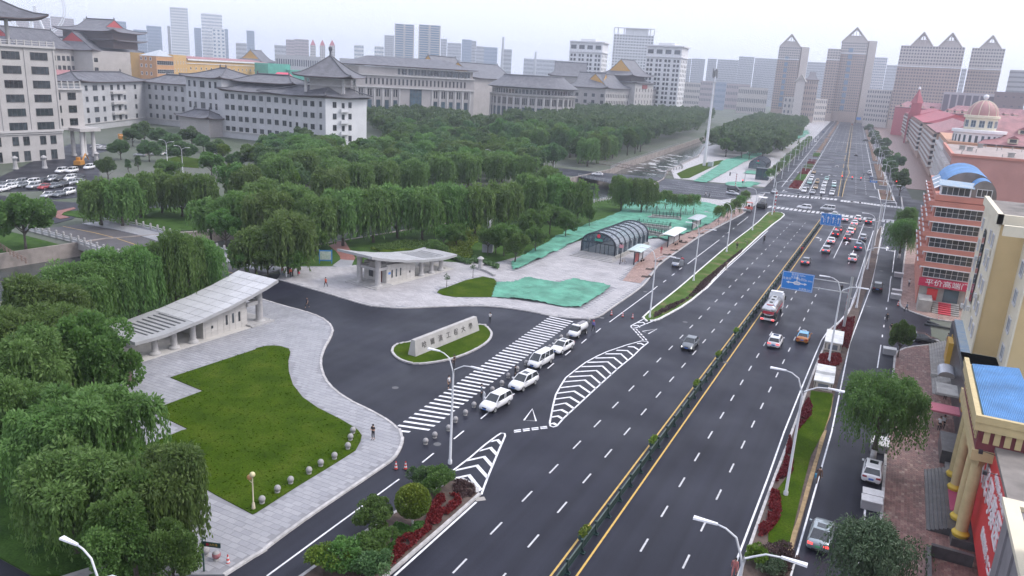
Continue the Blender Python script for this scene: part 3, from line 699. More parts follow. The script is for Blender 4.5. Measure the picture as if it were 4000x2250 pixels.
def chinese_roof(parent, p, q, D, ze, rise, over=1.6, hip=None, t0=1., up=.9, n=7, m=None, gm=None, name='roof', top=1.0, ornaments=True):
    """tiled roof over the footprint p-q deep D: concave slopes, upturned corners; t0<1 gives gabled ends above a skirt"""
    loc, a, L = frame_at(p, q); hip = D/2 if hip is None else hip
    b = MB(); rings = []; ns = 10
    for k in range(n+1):
        t = top*k/n
        iu = -over + (hip+over)*min(1, t/t0); iv = -over + (D/2+over)*t
        z = ze + rise*(t**1.3)
        pts = []
        cs = [(iu,iv),(L-iu,iv),(L-iu,D-iv),(iu,D-iv)]
        for e in range(4):
            (x0,y0),(x1,y1) = cs[e], cs[(e+1)%4]
            for j in range(ns):
                s = j/ns; lift = up*(abs(2*s-1)**5)*max(0, 1-t*2.2)**2
                pts.append((x0+(x1-x0)*s, y0+(y1-y0)*s, z+lift))
        rings.append(pts)
    N = 4*ns
    base = len(b.v)
    for r in rings: b.v += r
    for k in range(n):
        for j in range(N):
            i2 = (j+1) % N; e = j//ns
            mi = 2 if (e in (1,3) and t0 < 1 and top*(k+.5)/n > t0) else 0
            b.f.append([base+k*N+j, base+k*N+i2, base+(k+1)*N+i2, base+(k+1)*N+j]); b.m.append(mi)
    if top < 1: b.f.append([base+n*N+j for j in range(N)]); b.m.append(0)
    # eave thickness and soffit
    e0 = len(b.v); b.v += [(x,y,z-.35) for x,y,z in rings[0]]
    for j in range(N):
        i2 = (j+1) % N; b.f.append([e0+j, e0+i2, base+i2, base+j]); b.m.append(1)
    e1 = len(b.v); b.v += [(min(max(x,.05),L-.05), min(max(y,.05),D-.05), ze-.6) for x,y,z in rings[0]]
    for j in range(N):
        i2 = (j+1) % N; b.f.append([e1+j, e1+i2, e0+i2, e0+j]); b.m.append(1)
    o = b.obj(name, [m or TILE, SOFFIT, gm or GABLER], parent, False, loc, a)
    if ornaments:
        rb = MB(); cor = [0, ns, 2*ns, 3*ns]; rad = .28
        for c in cor:
            rb.tube([Vector(rings[k][c])+Vector((0,0,.12)) for k in range(n+1)], rad, 5)
        if top >= 1:
            z = ze+rise+.3; rb.tube([(hip,D/2,z),(L-hip,D/2,z)], .4, 6)
            for x in (hip, L-hip): rb.tube([(x,D/2,z),(x,D/2,z+.9),(x+(.25 if x == hip else -.25),D/2,z+1.5)], [.42,.35,.12], 5)
        link('roof_ridge', rb.mesh('roof_ridge', RIDGE), o)
    return o
# ---------------------------------------------------------------- west: teaching tower with pagoda roof, left edge
B = thing('teaching_tower', 'pale granite teaching tower with a pagoda roof at the picture edge', 'building', (-281,148,0))
def loc2(o, *pts): return [(x-o.location.x, y-o.location.y) for x, y in pts]
class At:
    """lets a thing's parts be written in world metres"""
    def __init__(s, o): s.o = o
def wparent(o):
    o.location = (0,0,0); return o
wparent(B)
p, q = (-262,108), (-262,172.7)
MB().prism(footprint(p, q, 34), -.1, 37.1).obj('wall', PALE, B)
for z in (10.0, 37.4): band(B, p, q, z, .7, .7)
band(B, p, q, 9.2, .35, .4)
wide = win_mesh(5.9, 2.5, 4, 1, FRAMED)
wins(B, p, q, [59.1,49.8,40.5,31], [11.7+4.54*i for i in range(6)], wide)
wins(B, p, q, [57.6,61.2,48.3,51.9,39,42.6], [6.9], win_mesh(2.1,2.9,2,1,FRAMED)); wins(B, p, q, [57,61,47.7,51.7,38.4,42.4], [1.95], win_mesh(2.2,3.3,2,1,FRAMED))
pilasters(B, p, q, [54.3,64.2,45], 10.6, 36.9, .5, .25, PALE)
# roof balustrade and pavilion
bal = MB()
for i in range(26): bal.box(-262.3,-261.9, 110+i*2.5,110.35+i*2.5, 37.6, 39.4)
for z in (38.3, 39.0): bal.box(-262.2,-262.0, 110,172.6, z, z+.2)
bal.obj('balustrade', BAND, B)
pv = MB().prism([(-290,130),(-264.5,130),(-264.5,156.5),(-290,156.5)], 37, 46.5).obj('pavilion_wall', GREYW, B)
for y in (158.3, 148, 138): MB().lathe([(.75,37),(.62,38),(.58,45.2),(.8,45.6)], (-263.2,y), 10).obj('column', BAND, B, True)
wins(B, (-264.5,128), (-264.5,156.5), [26.5,22,17], [41.2], win_mesh(2.6,4.6,2,2,FRAMED))
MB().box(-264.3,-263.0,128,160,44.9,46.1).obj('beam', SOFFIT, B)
chinese_roof(B, (-263,126), (-263,165), 33, 45.9, 15, 4.6, None, 1., 1.8)
# lower wing with portico
p2, q2 = (-268,173.2), (-268,185.5)
MB().prism(footprint(p2, q2, 30), 9.4, 23.4).obj('wing_wall', PALE, B); band(B, p2, q2, 9.9, .9, .8); band(B, p2, q2, 23.6, .6, .7)
wins(B, p2, q2, [3.2], [12.2,16.7,21.2], win_mesh(1.7,2.5,1,1,FRAMED)); wins(B, p2, q2, [8.2], [12.2,16.7,21.2], win_mesh(3.1,2.5,2,1,FRAMED))
bal = MB()
for i in range(6): bal.box(-268.6,-268.2, 173.5+i*2.3,173.85+i*2.3, 23.8, 26.4)
for z in (24.5, 25.6): bal.box(-268.5,-268.3, 173.4,185.4, z, z+.2)
bal.obj('wing_balustrade', BAND, B)
for c in ((-268.2,180.4),(-262.8,180.2),(-268.6,185),(-263.4,185)): MB().lathe([(1.0,-.1),(.95,.7),(.7,.8),(.62,8.8),(.9,9.2)], c, 12).obj('portico_column', BAND, B, True)
MB().box(-270,-261,178.6,186.6,9.2,10.3).obj('portico_roof', PALE, B)
# ---------------------------------------------------------------- west: long grey-white teaching building with corner pagoda
B = wparent(thing('teaching_building', 'long grey-white campus building with grey tiled roofs and a corner pagoda', 'building'))
al, ba, bb, cl, dl, cn, gr = (-352,243), (-381,301), (-338,302), (-328,283.5), (-299,279.5), (-238,283), (-230,303)
ws = win_mesh(2.3,2.4,2,1,FRAMED); wn1 = win_mesh(1.4,2.5,1,1,FRAMED); ww = win_mesh(4.2,2.5,3,1,FRAMED)
R5 = [20.0,14.8,9.6]; 
def wing(p, q, D, ze, rise, z0=-.1, hip=None):
    MB().prism(footprint(p, q, D), z0, ze).obj('wall', LIGHTW, B)
    band(B, p, q, 3.2, .5, .4); return chinese_roof(B, p, q, D, ze+.3, rise, 1.8, hip)
# wing by the tower
wing(al, ba, 17, 22.6, 4.2)
La = math.hypot(ba[0]-al[0], ba[1]-al[1])
wins(B, al, ba, [5,20.5,42,54], [20.0,14.8,9.6,4.6], ws); wins(B, al, ba, [13], [20,14.8,9.6,4.6], ww); wins(B, al, ba, [29,36], [20,14.8,9.6,4.6], win_mesh(2.6,2.6,2,1,FRAMED))
for z in (17.4,12.2,7.0): band(B, (al[0]-12.6,al[1]+24.5), (al[0]-18,al[1]+36), z, 1.2, 1.8, BAND, 'balcony')
wing(ba, (bb[0]-6,bb[1]), 17, 22.4, 4.2)
wins(B, ba, bb, [4,9,14,19,24,29,34], [20,14.8,9.6,4.6], win_mesh(1.9,2.5,1,1,FRAMED))
# stair block
MB().prism(footprint(cl, dl, 26), -.1, 27.6).obj('wall', LIGHTW, B)
wins(B, cl, dl, [3,7.5,20,24.5], [24.5,19.2,14.2,9.2], win_mesh(1.8,3.0,1,2,FRAMED)); wins(B, cl, dl, [13.8], [24.5,19.2,14.2,9.2], win_mesh(3.6,3.0,3,1,FRAMED))
chinese_roof(B, cl, (dl[0]-.5,dl[1]), 24, 27.9, 4.6, 2.2)
chinese_roof(B, (dl[0],dl[1]+6), (-262,288), 18, 27.2, 3.6, 1.6, name='rear_roof')
# long wing to the corner
wing(dl, cn, 18, 22.5, 4.0)
c1 = [3,6.6,11.2,15,19.6,24,28.6,33,37.6]; c2 = [41,44.6,49.7,53.8]
wins(B, dl, cn, [x for x in c1], [19.9,14.7,9.5,4.4], ws); wins(B, dl, cn, [41,44.8,58.4], [19.6,14.4,9.2,4.2], wn1); wins(B, dl, cn, [49.7,53.8], [19.5,14.3,9.1,4.1], ws)
pilasters(B, dl, cn, [9,13.1,17.3,21.8,26.3,30.8,35.3,39.3,43,47.3,56.3], 4, 22, .35, .12, LIGHTW)
# gable end with balconies
MB().prism([cn, gr, (gr[0]-14,gr[1]+6), (cn[0]-14,cn[1]+16)], -.1, 22.4).obj('wall', WHITEW, B)
wins(B, cn, gr, [4.6], [19.5,14.3,9.1,4.1], win_mesh(1.9,2.6,2,1,FRAMED)); wins(B, cn, gr, [12.6], [19.5,14.3,9.1,4.1], win_mesh(1.7,2.6,2,1,FRAMED)); wins(B, cn, gr, [9], [19.2,14,8.8,3.9], win_mesh(1.5,2.4,1,1,FRAMED))
ah = head(cn, gr)
for z in (16.6,11.4,6.2,1.2):
    o = MB().box(-2.1,2.1,-1.6,.1,z-.3,z).box(-2.1,2.1,-1.6,-1.45,z,z+1.1).box(-2.1,-1.95,-1.45,0,z,z+1.1).box(1.95,2.1,-1.45,0,z,z+1.1).box(-2.2,-1.8,-1.7,-1.3,z-.6,z+1.7).box(1.8,2.2,-1.7,-1.3,z-.6,z+1.7)
    o.obj('balcony', WHITEW, B, False, (cn[0]+math.cos(ah)*9.4, cn[1]+math.sin(ah)*9.4, 0), ah)
# corner pagoda: skirt roof, open gallery, tall pyramidal roof with finial
pc = (-246.5,297)
sk = [(-271.5,281.2), cn, gr, (-262,310)]
b = MB()
inn = [(pc[0]+(x-pc[0])*.5, pc[1]+(y-pc[1])*.5) for x, y in sk]; outp = [(pc[0]+(x-pc[0])*1.16, pc[1]+(y-pc[1])*1.16) for x, y in sk]; mid = [(pc[0]+(x-pc[0])*.78, pc[1]+(y-pc[1])*.78) for x, y in sk]
for i in range(4):
    j = (i+1) % 4
    def lv(pt, z): return (pt[0], pt[1], z)
    m0 = ((outp[i][0]+outp[j][0])/2, (outp[i][1]+outp[j][1])/2)
    b.add([lv(outp[i],23.6), lv(m0,22.7), lv(outp[j],23.6), lv(mid[j],24.5), lv(((mid[i][0]+mid[j][0])/2,(mid[i][1]+mid[j][1])/2),24.3), lv(mid[i],24.5)], [(0,1,4,5),(1,2,3,4)])
    b.add([lv(mid[i],24.5), lv(((mid[i][0]+mid[j][0])/2,(mid[i][1]+mid[j][1])/2),24.3), lv(mid[j],24.5), lv(inn[j],26.9), lv(inn[i],26.9)], [(0,1,2,3,4)])
    b.add([lv(outp[i],23.2), lv(m0,22.3), lv(outp[j],23.2), lv(sk[j],22.3), lv(sk[i],22.3)], [(4,3,2,1,0)], 1)
    b.tube([lv(outp[i],23.8), lv(mid[i],25.4), lv(inn[i],27.1)], .3, 5)
b.obj('skirt_roof', [TILE, SOFFIT], B)
g0 = 9.6
MB().box(-g0+2,g0-2,-g0+2,g0-2,24,32).obj('gallery_wall', PALE, B, False, (*pc,0), R(22))
for sx in (-1,-.33,.33,1):
    for sy in (-1,-.33,.33,1):
        if abs(sx) == 1 or abs(sy) == 1:
            c, s = math.cos(R(22)), math.sin(R(22)); x, y = sx*g0*.93, sy*g0*.93
            if abs(sx) == 1 and abs(sy) == 1: MB().box(-.55,.55,-.55,.55,24.5,32.2).obj('gallery_column', BAND, B, False, (pc[0]+x*c-y*s, pc[1]+x*s+y*c, 0), R(22))
bm = MB()
for z in (27.6, 30.6):
    for s in (-1,1):
        bm.box(-g0,g0, s*g0*.93-.25,s*g0*.93+.25, z,z+.5); bm.box(s*g0*.93-.25,s*g0*.93+.25,-g0,g0, z,z+.5)
for s in (-1,1):
    for u in (-.5,.5):
        for d in (-1,1): bm.add([(u*g0,s*g0*.95,30.5),(u*g0+.4,s*g0*.95,30.5),(u*g0+d*2.2+.4,s*g0*.95,28.1),(u*g0+d*2.2,s*g0*.95,28.1)],[(0,1,2,3)]); bm.add([(s*g0*.95,u*g0,30.5),(s*g0*.95,u*g0+.4,30.5),(s*g0*.95,u*g0+d*2.2+.4,28.1),(s*g0*.95,u*g0+d*2.2,28.1)],[(0,1,2,3)])
bm.obj('gallery_beams', BAND, B, False, (*pc,0), R(22))
c, s = math.cos(R(22)), math.sin(R(22))
pr = chinese_roof(B, (pc[0]-g0*c+g0*s, pc[1]-g0*s-g0*c), (pc[0]+g0*c+g0*s, pc[1]+g0*s-g0*c), 2*g0, 31.8, 9.6, 4.2, None, 1., 1.0, 9, ornaments=True)
MB().lathe([(1.1,40.6),(.5,41.6),(.45,43.2),(.75,43.6),(.9,44.4),(.85,45.2),(0,45.6)], pc, 10).obj('finial', RIDGE, B, True)
# entrance porch of the long building
pe, qe = (-321,272.5), (-300,271.5)
MB().prism(footprint(pe, qe, 10), -.1, 8.8).obj('porch_wall', GREYW, B); chinese_roof(B, pe, qe, 10, 9, 3.2, 1.8)
# ---------------------------------------------------------------- library with a round end
B = wparent(thing('library', 'large grey-brown library with a bowed round end behind the park trees', 'building'))
p, q = (-353.9,453.2,38.48)[:2], (-300.9,530.6,38.51)[:2]
L = math.hypot(q[0]-p[0], q[1]-p[1])
MB().prism(footprint(p, q, 46), -.1, 33).obj('wall', GREYW, B)
MB().prism(footprint((p[0]+2,p[1]+1), (q[0]-2,q[1]+1), 44), 33, 38).obj('attic_wall', GREYW, B)
wb = win_mesh(4.2,4.3,2,1,FRAME,GLASS)
cs = grid(6, L-6, 17); wins(B, p, q, cs, [35.4], wb)
for z, h in ((32.4,.9), (38,.6), (24.0,.9)): band(B, p, q, z, h, 1.2)
sm = win_mesh(1.3,4.3,1,1,FRAMED)
for i, c in enumerate(grid(8, L-8, 26)): wins(B, p, q, [c], [28.0], sm)
for c in grid(4, L*.32, 5): wins(B, p, q, [c], [8.6], win_mesh(3.1,13,1,4,FRAMED,GLASSB)); wins(B, p, q, [c-.9,c+.9], [20], win_mesh(1.1,5.2,1,1,FRAMED))
for c in grid(L*.66, L*.93, 5): wins(B, p, q, [c], [8.6], win_mesh(3.1,13,1,4,FRAMED,GLASSB)); wins(B, p, q, [c-.9,c+.9], [20], win_mesh(1.1,5.2,1,1,FRAMED))
pilasters(B, p, q, grid(1.2, L*.355, 6) + grid(L*.63, L*.965, 6), 1, 23.5, 1.0, .6, BAND)
wins(B, p, q, [L*.49], [17], win_mesh(9.6,14,4,5,FRAMED,GLASSB,.2)); MB().prism(footprint(behind((p[0]+(q[0]-p[0])*.38,p[1]+(q[1]-p[1])*.38),(p[0]+(q[0]-p[0])*.6,p[1]+(q[1]-p[1])*.6),-5)[0], behind((p[0]+(q[0]-p[0])*.38,p[1]+(q[1]-p[1])*.38),(p[0]+(q[0]-p[0])*.6,p[1]+(q[1]-p[1])*.6),-5)[1], 6), 7.6, 8.6).obj('porch_roof', BAND, B)
for t in (.39,.45,.53,.59):
    c0 = behind((p[0]+(q[0]-p[0])*t,p[1]+(q[1]-p[1])*t), q, -4)[0]; MB().box(-.5,.5,-.5,.5,0,7.6).obj('porch_column', BAND, B, False, (*c0,0), head(p,q))
chinese_roof(B, p, q, 44, 39.2, 8, 2.2, 20, 1., 0., 6, top=.85, ornaments=False)
rc = (-273.4,578.7,42.75)[:2]; rr = 34
arc = [(rc[0]+rr*math.cos(R(a)), rc[1]+rr*math.sin(R(a))) for a in range(0, 360, 10)]
MB().prism(arc, -.1, 23).obj('round_end_wall', GREYW, B); MB().prism([(rc[0]+(x-rc[0])*.97, rc[1]+(y-rc[1])*.97) for x, y in arc], 23, 28.8).obj('round_end_attic', GREYW, B)
MB().lathe([(rr*1.03,22.6),(rr*1.04,23.4),(rr*.99,23.5)], rc, 36).obj('cornice', BAND, B); MB().lathe([(rr*1.03,28.2),(rr*1.08,28.8),(rr*1.08,29.2),(rr*.86,33.5),(rr*.72,37.2),(rr*.72,38.3),(rr*.66,38.3),(0,38.3)], rc, 40).obj('round_end_roof', TILE, B)
for i in range(36):
    j = (i+1) % 36; m0, m1 = arc[i], arc[j]; mx, my = (m0[0]+m1[0])/2, (m0[1]+m1[1])/2
    if (mx-rc[0])*(0-rc[0]) + (my-rc[1])*(0-rc[1]) > -300:
        l = math.hypot(m1[0]-m0[0], m1[1]-m0[1])
        wins(B, m0, m1, [l/2], [7.4], win_mesh(4.0,13,2,3,FRAMED,GLASSB)); wins(B, m0, m1, [l/2-1.3,l/2,l/2+1.3], [18.4], win_mesh(.95,5,1,1,FRAMED)); wins(B, m0, m1, [l/2-1.4,l/2+1.4], [25.8], win_mesh(2.5,3.4,1,3,FRAME), out=-.95)
        pilasters(B, m0, m1, [.05], .5, 22.4, 1.1, .6, BAND)
# ---------------------------------------------------------------- traditional-style block with red and yellow gables
def trad(name, label, p, q, D, ze, rise, rows, ncol, wm, m=GREYW, gm=None, hip=None, t0=.45, side=0):
    B = wparent(thing(name, label, 'building', group='campus buildings with tiled roofs'))
    MB().prism(footprint(p, q, D), -.1, ze).obj('wall', m, B)
    L = math.hypot(q[0]-p[0], q[1]-p[1])
    wins(B, p, q, grid(4, L-4, ncol), rows, wm)
    chinese_roof(B, p, q, D, ze+.3, rise, 2.6, hip if hip is not None else D*.16, t0, 1.2, 8, gm=gm or GABLEY)
    if side:
        b0, b1 = q, behind(p, q, D)[1]; wins(B, b0, b1, grid(4, D-4, side), rows, wm)
    return B
p, q = (-310.1,737.5,27.82)[:2], (-271,742.1,30.04)[:2]
r2 = (-261.7,787.7,32.08)[:2]; r3 = (-255.7,831.6,34.53)[:2]; r4 = (-253,889.7,34.39)[:2]
B = wparent(thing('traditional_hall', 'grey-brown hall with steep tiled roofs and yellow gables beside the round library end', 'building', group='campus buildings with tiled roofs'))
MB().prism([p, q, behind(p,q,60)[1], behind(p,q,60)[0]], -.1, 30).obj('wall', GREYW, B)
wm4 = win_mesh(3.2,3.2,2,1,FRAMED)
wins(B, p, q, [10,19,27,36], [3.8,10.2,16.6,23], wm4)
chinese_roof(B, p, q, 40, 30.4, 14, 2.5, 6, .4, 1.2, 8, gm=GABLEY)
MB().prism(footprint(q, r2, 34), -.1, 30).obj('wall', PALE, B); LL = math.hypot(r2[0]-q[0], r2[1]-q[1])
wn4 = win_mesh(1.3,3.4,1,1,FRAMED)
wins(B, q, r2, grid(2.5, LL-2, 14), [3.8,10.2,16.6,23], wn4); chinese_roof(B, q, r2, 34, 30.4, 13, 2.5, 5, .4, 1.2, 8, gm=GABLEY)
MB().prism(footprint(behind(r2,r3,-6)[0], behind(r2,r3,-6)[1], 40), -.1, 36.5).obj('wall', PALE, B); L3 = math.hypot(r3[0]-r2[0], r3[1]-r2[1])
wins(B, *behind(r2,r3,-6), grid(4, L3-4, 6), [6,12,18,24,30], wn4)
MB().box(-6,6,-.25,0,31.5,35.5).obj('name_board', mat('maroon_board', (.25,.05,.05), .6), B, False, (*[(a+b)/2 for a, b in zip(*behind(r2,r3,-6.3))],0), head(r2,r3))
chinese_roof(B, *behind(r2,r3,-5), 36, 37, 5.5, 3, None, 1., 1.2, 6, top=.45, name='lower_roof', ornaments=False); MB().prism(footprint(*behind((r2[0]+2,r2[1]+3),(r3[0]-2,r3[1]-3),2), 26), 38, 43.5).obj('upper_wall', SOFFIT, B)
chinese_roof(B, *behind(r2,r3,0), 32, 43.8, 16, 4, 6, .35, 1.6, 8, gm=GABLEY)
MB().prism(footprint(r3, r4, 34), -.1, 30.5).obj('wall', PALE, B); L4 = math.hypot(r4[0]-r3[0], r4[1]-r3[1])
wins(B, r3, r4, grid(3, L4-3, 15), [6,12,18,24], wn4); chinese_roof(B, r3, r4, 34, 31, 13, 2.5, 5, .4, 1.2, 8, gm=GABLEY)
# more tiled roofs further back
def backroof(label, a, b2, D, ze, rise, hip=None, t0=.4, gm=None, wall=GREYW):
    B = wparent(thing('traditional_hall', label, 'building', group='campus buildings with tiled roofs'))
    MB().prism(footprint(a, b2, D), -.1, ze).obj('wall', wall, B)
    chinese_roof(B, a, b2, D, ze+.3, rise, 2.5, D*.15 if hip is None else hip, t0, 1.2, 8, gm=gm or GABLEY); return B
backroof('tiled hall roof with a yellow gable rising just behind the library ridge', (-370.9,593.7,47.15)[:2], (-377.8,659.4,53.3)[:2], 30, 34, 16)
backroof('long tiled ridge behind the library, left of the round end', (-357.1,625.2,49.05)[:2], (-352.3,707.1,48.95)[:2], 40, 33, 13)
backroof('plain tiled roof between the round library end and the white towers', (-368,821.3,44.03)[:2], (-326.2,838.8,44.88)[:2], 30, 40, 15)
backroof('small distant tiled roof with a yellow gable behind the yellow block', (-629.4,643.3,47.11)[:2], (-639.8,675,48.36)[:2], 26, 36, 12)
# far long hall at upper left
B = wparent(thing('traditional_hall', 'far long campus hall with a two-tier tiled roof, upper left', 'building', group='campus buildings with tiled roofs'))
p, m1, m2, q = (-478.1,291.6,41.3)[:2], (-493.6,341.1,42.76)[:2], (-480.6,342.2,43.53)[:2], (-503,395.7,43.78)[:2]
for a, b2, ze, D in ((p, m1, 37.5, 30), (m2, q, 37.5, 30)):
    MB().prism(footprint(a, b2, D), -.1, ze).obj('wall', PALE, B); Lx = math.hypot(b2[0]-a[0], b2[1]-a[1])
    wins(B, a, b2, grid(5, Lx-5, 11), [20,26,32], win_mesh(2.7,3.0,2,1,FRAMED)); chinese_roof(B, a, b2, D, ze+.3, 11, 2.2, 4, .5, .8, 7)
MB().prism(footprint(m1, m2, 30), -.1, 38).obj('wall', PALE, B); u0, u1 = behind((m1[0]-17,m1[1]-8), (m2[0]+5,m2[1]+2), 14)
MB().prism(footprint(u0, u1, 26), 40, 50).obj('upper_wall', SOFFIT, B); chinese_roof(B, u0, u1, 28, 45, 5, 4, None, 1., 1.2, 5, top=.4, name='lower_roof', ornaments=False); chinese_roof(B, u0, u1, 28, 50.5, 8, 4, 8, .45, 1.5, 8)
wins(B, m1, m2, grid(4, 16, 3), [20,26,32], win_mesh(3.4,2.6,2,1,FRAMED))
B = wparent(thing('low_house', 'low long house with a pink-red roof among trees before the yellow block', 'building'))
p, q = (-432.5,288.6,28.99)[:2], (-433.9,321.5,29.29)[:2]
MB().prism(footprint(p, q, 16), -.1, 20).obj('wall', mat('cream_wall', (.62,.50,.30), .7), B); chinese_roof(B, p, q, 16, 20, 6, 1, .5, .9, 0., 4, m=PINKTILE, ornaments=False)
# ---------------------------------------------------------------- yellow block
YEL = mat('yellow_wall', (.52,.33,.13), .7, var=.07, scale=.2, world_space=True); YELO = mat('orange_wall', (.46,.25,.12), .7)
B = wparent(thing('yellow_block', 'yellow and orange campus block with white window surrounds', 'building'))
a0, a1, a2, a3, a4 = (-409.2,320.9,39.06)[:2], (-391.7,318.7,39.01)[:2], (-401.1,338.7,39.69)[:2], (-430.4,373.7,40.43)[:2], (-478.8,496.9,38.72)[:2]
MB().prism([a0, a1, a2, behind(a1,a2,22)[1], behind(a0,a1,18)[0]], -.1, 36.4).obj('wall', YELO, B)
MB().prism(footprint(a2, a3, 24), -.1, 38).obj('wall', YEL, B); MB().prism(footprint(a3, a4, 26), -.1, 35.5).obj('wall', YEL, B)
wy = win_mesh(1.7,1.9,1,1,FRAME,fw=.25)
wins(B, a0, a1, grid(2.5, 12, 3), [18,22.3,26.6,31,35], wy); LL = math.hypot(a2[0]-a1[0], a2[1]-a1[1])
for z in (19.5,23.8,28.1,33): wins(B, a1, a2, [LL/2], [z], win_mesh(LL-1.2,2.3,8,2,FRAME))
wins(B, a2, a3, grid(4, math.hypot(a3[0]-a2[0],a3[1]-a2[1])-3, 5), [20,24.5,29,33.5], wy)
wins(B, a3, a4, grid(5, math.hypot(a4[0]-a3[0],a4[1]-a3[1])-4, 18), [21,25.5,30], wy)
band(B, a3, a4, 35.6, 1, 1, WHITEW); band(B, a3, a4, 33.2, .4, .4, WHITEW)
GREYROOF = mat('zinc_roof', (.42,.45,.47), .4, metal=.3)
MB().add([(*a0,36.6),(*a1,36.6),(*a2,36.6),(*behind(a1,a2,20)[1],36.6),(*behind(a0,a1,16)[0],36.6),((a0[0]+a2[0])/2-6,(a0[1]+a2[1])/2+8,40.5)], [(0,1,5),(1,2,5),(2,3,5),(3,4,5),(4,0,5)]).obj('roof', GREYROOF, B)
chinese_roof(B, a3, a4, 24, 36.2, 1.6, .8, 3, 1., 0., 4, m=PINKTILE, ornaments=False)
B = tag(MB().prism(footprint((-443.5,461.4,38.62)[:2], (-438.3,480,39.62)[:2], 20), -.1, 36).obj('scaffolded_block', mat('scaffold_net', (.10,.36,.29), .8, var=.12, scale=.4, bump=.4, bscale=2)), 'block wrapped in green scaffold netting behind the pagoda', 'building')
B = tag(MB().prism(footprint((-431.6,472.6,36.63)[:2], (-425.2,485,37.37)[:2], 20), -.1, 32).obj('scaffolded_block', MATS['scaffold_net']), 'lower green-netted block directly left of the pagoda roof', 'building')
B = wparent(thing('low_house', 'house with a bright pink hipped roof left of the pagoda', 'building'))
p, q = (-298.4,309.6,28.33)[:2], (-286.9,320.3,29.14)[:2]; MB().prism(footprint(p, q, 12), -.1, 28).obj('wall', WHITEW, B); chinese_roof(B, p, q, 12, 28, 4, .6, 5, 1., 0., 3, m=mat('pink_roof', (.62,.10,.16), .5), ornaments=False)
# ---------------------------------------------------------------- east side of the avenue
CORAL = mat('coral_wall', (.50,.205,.155), .7, var=.1, scale=.4, world_space=True)
CORALP = mat('faded_coral_wall', (.47,.24,.205), .75, var=.1, scale=.2, world_space=True)
TAN = mat('tan_wall', (.60,.45,.23), .75, var=.06, scale=.3, world_space=True)
CREAM = mat('cream_wall2', (.68,.62,.48), .75, var=.06, scale=.4, world_space=True)
BLUES = tile_material('blue_roof_sheet', (.085,.26,.56), 2.4)
BLUEL = mat('faded_blue_ledge', (.20,.32,.45), .5, var=.3, scale=1.2, rgb2=(.36,.40,.42))
BLACKF = mat('black_shopfront', (.03,.032,.038), .35)
CONC = mat('concrete', (.35,.34,.32), .85, var=.2, scale=.8, bump=.2, bscale=5)
ROOFF = mat('bitumen_roof', (.20,.18,.165), .85, var=.3, scale=.5, bump=.2, bscale=4)
STEPD = mat('dark_wet_granite', (.075,.075,.08), .35, var=.3, scale=1.5)
STEPG = mat('grey_step_stone', (.27,.26,.245), .6, var=.2, scale=1.)
GOLD = mat('gold_letter', (.55,.33,.05), .4)
SIGNR = mat('red_sign', (.62,.045,.05), .5, var=.06, scale=.5)
WHITEP = mat('white_paint', (.76,.76,.77), .5)
TMP = bpy.data.scenes.new('workshop')
def baked(o):
    """the evaluated mesh of an object, worked out in a small scene of its own"""
    TMP.collection.objects.link(o)
    with bpy.context.temp_override(scene=TMP, view_layer=TMP.view_layers[0]): dg = bpy.context.evaluated_depsgraph_get(); return bpy.data.meshes.new_from_object(o.evaluated_get(dg))
def letters(txt, size, parent, loc, rot, m, depth=.03, name='lettering', sx=1.0):
    """raised lettering as one mesh"""
    cu = bpy.data.curves.new(name, 'FONT'); cu.body = txt; cu.size = size; cu.extrude = depth; cu.align_x = 'CENTER'; cu.align_y = 'CENTER'; cu.resolution_u = 2
    t = bpy.data.objects.new(name, cu); me = baked(t); bpy.data.objects.remove(t); bpy.data.curves.remove(cu)
    me.materials.clear(); me.materials.append(m)
    o = bpy.data.objects.new(name, me); COL.objects.link(o); o.parent = parent
    o.location = loc; o.rotation_euler = rot; o.scale = (sx,1,1)
    return o
UPR = (R(90),0,0)
# coral block with glazed balconies and blue vaulted roof
B = wparent(thing('coral_apartment_block', 'coral apartment block with glazed balcony bands and a blue vaulted roof', 'building'))
p, q = (6.9,157), (14.9,157)
MB().box(7.0,14.9,157.3,196,-.1,19.5).obj('wall', CORAL, B)
bw = win_mesh(7.4,1.75,8,2,FRAME,GLASS,.07,.12)
for i in range(5):
    z = 5.5+2.77*i
    MB().box(6.75,15.0,156.2,157.4,z+1.95,z+2.8).box(6.6,15.1,156.05,157.4,z+1.78,z+1.95, 1).obj('balcony_front', [CORAL, WHITEP], B)
    wins(B, (6.9,156.6), (14.9,156.6), [4.0], [z+.9], bw)
    for y in (156.3,163,170,177,184,191):
        MB().box(6.0,7.05,y,y+3.4,z+1.95,z+2.75).box(5.9,6.1,y-.1,y+3.5,z+2.75,z+2.9,1).obj('side_balcony', [CORAL, WHITEP], B)
    wins(B, (6.98,196), (6.98,157.4), [4,10.5,17.5,24.5,31.5], [z+.9], win_mesh(2.4,1.6,3,1,FRAME))
MB().box(6.8,15.0,156.6,196,19.5,20.5).obj('parapet', CORAL, B)
MB().box(7.4,12.2,157.2,160,20.5,22.3).obj('attic_window_wall', WHITEP, B); wins(B, (7.4,157.15), (12.2,157.15), [2.4], [21.3], win_mesh(4.5,1.5,5,1,FRAME))
MB().hexa([(7.0,156.6,22.2),(12.6,156.6,22.0),(12.6,160,22.7),(7.0,160,22.9)], [(7.0,156.6,22.3),(12.6,156.6,22.1),(12.6,160,22.8),(7.0,160,23.0)]).obj('attic_canopy', BLUEL, B)
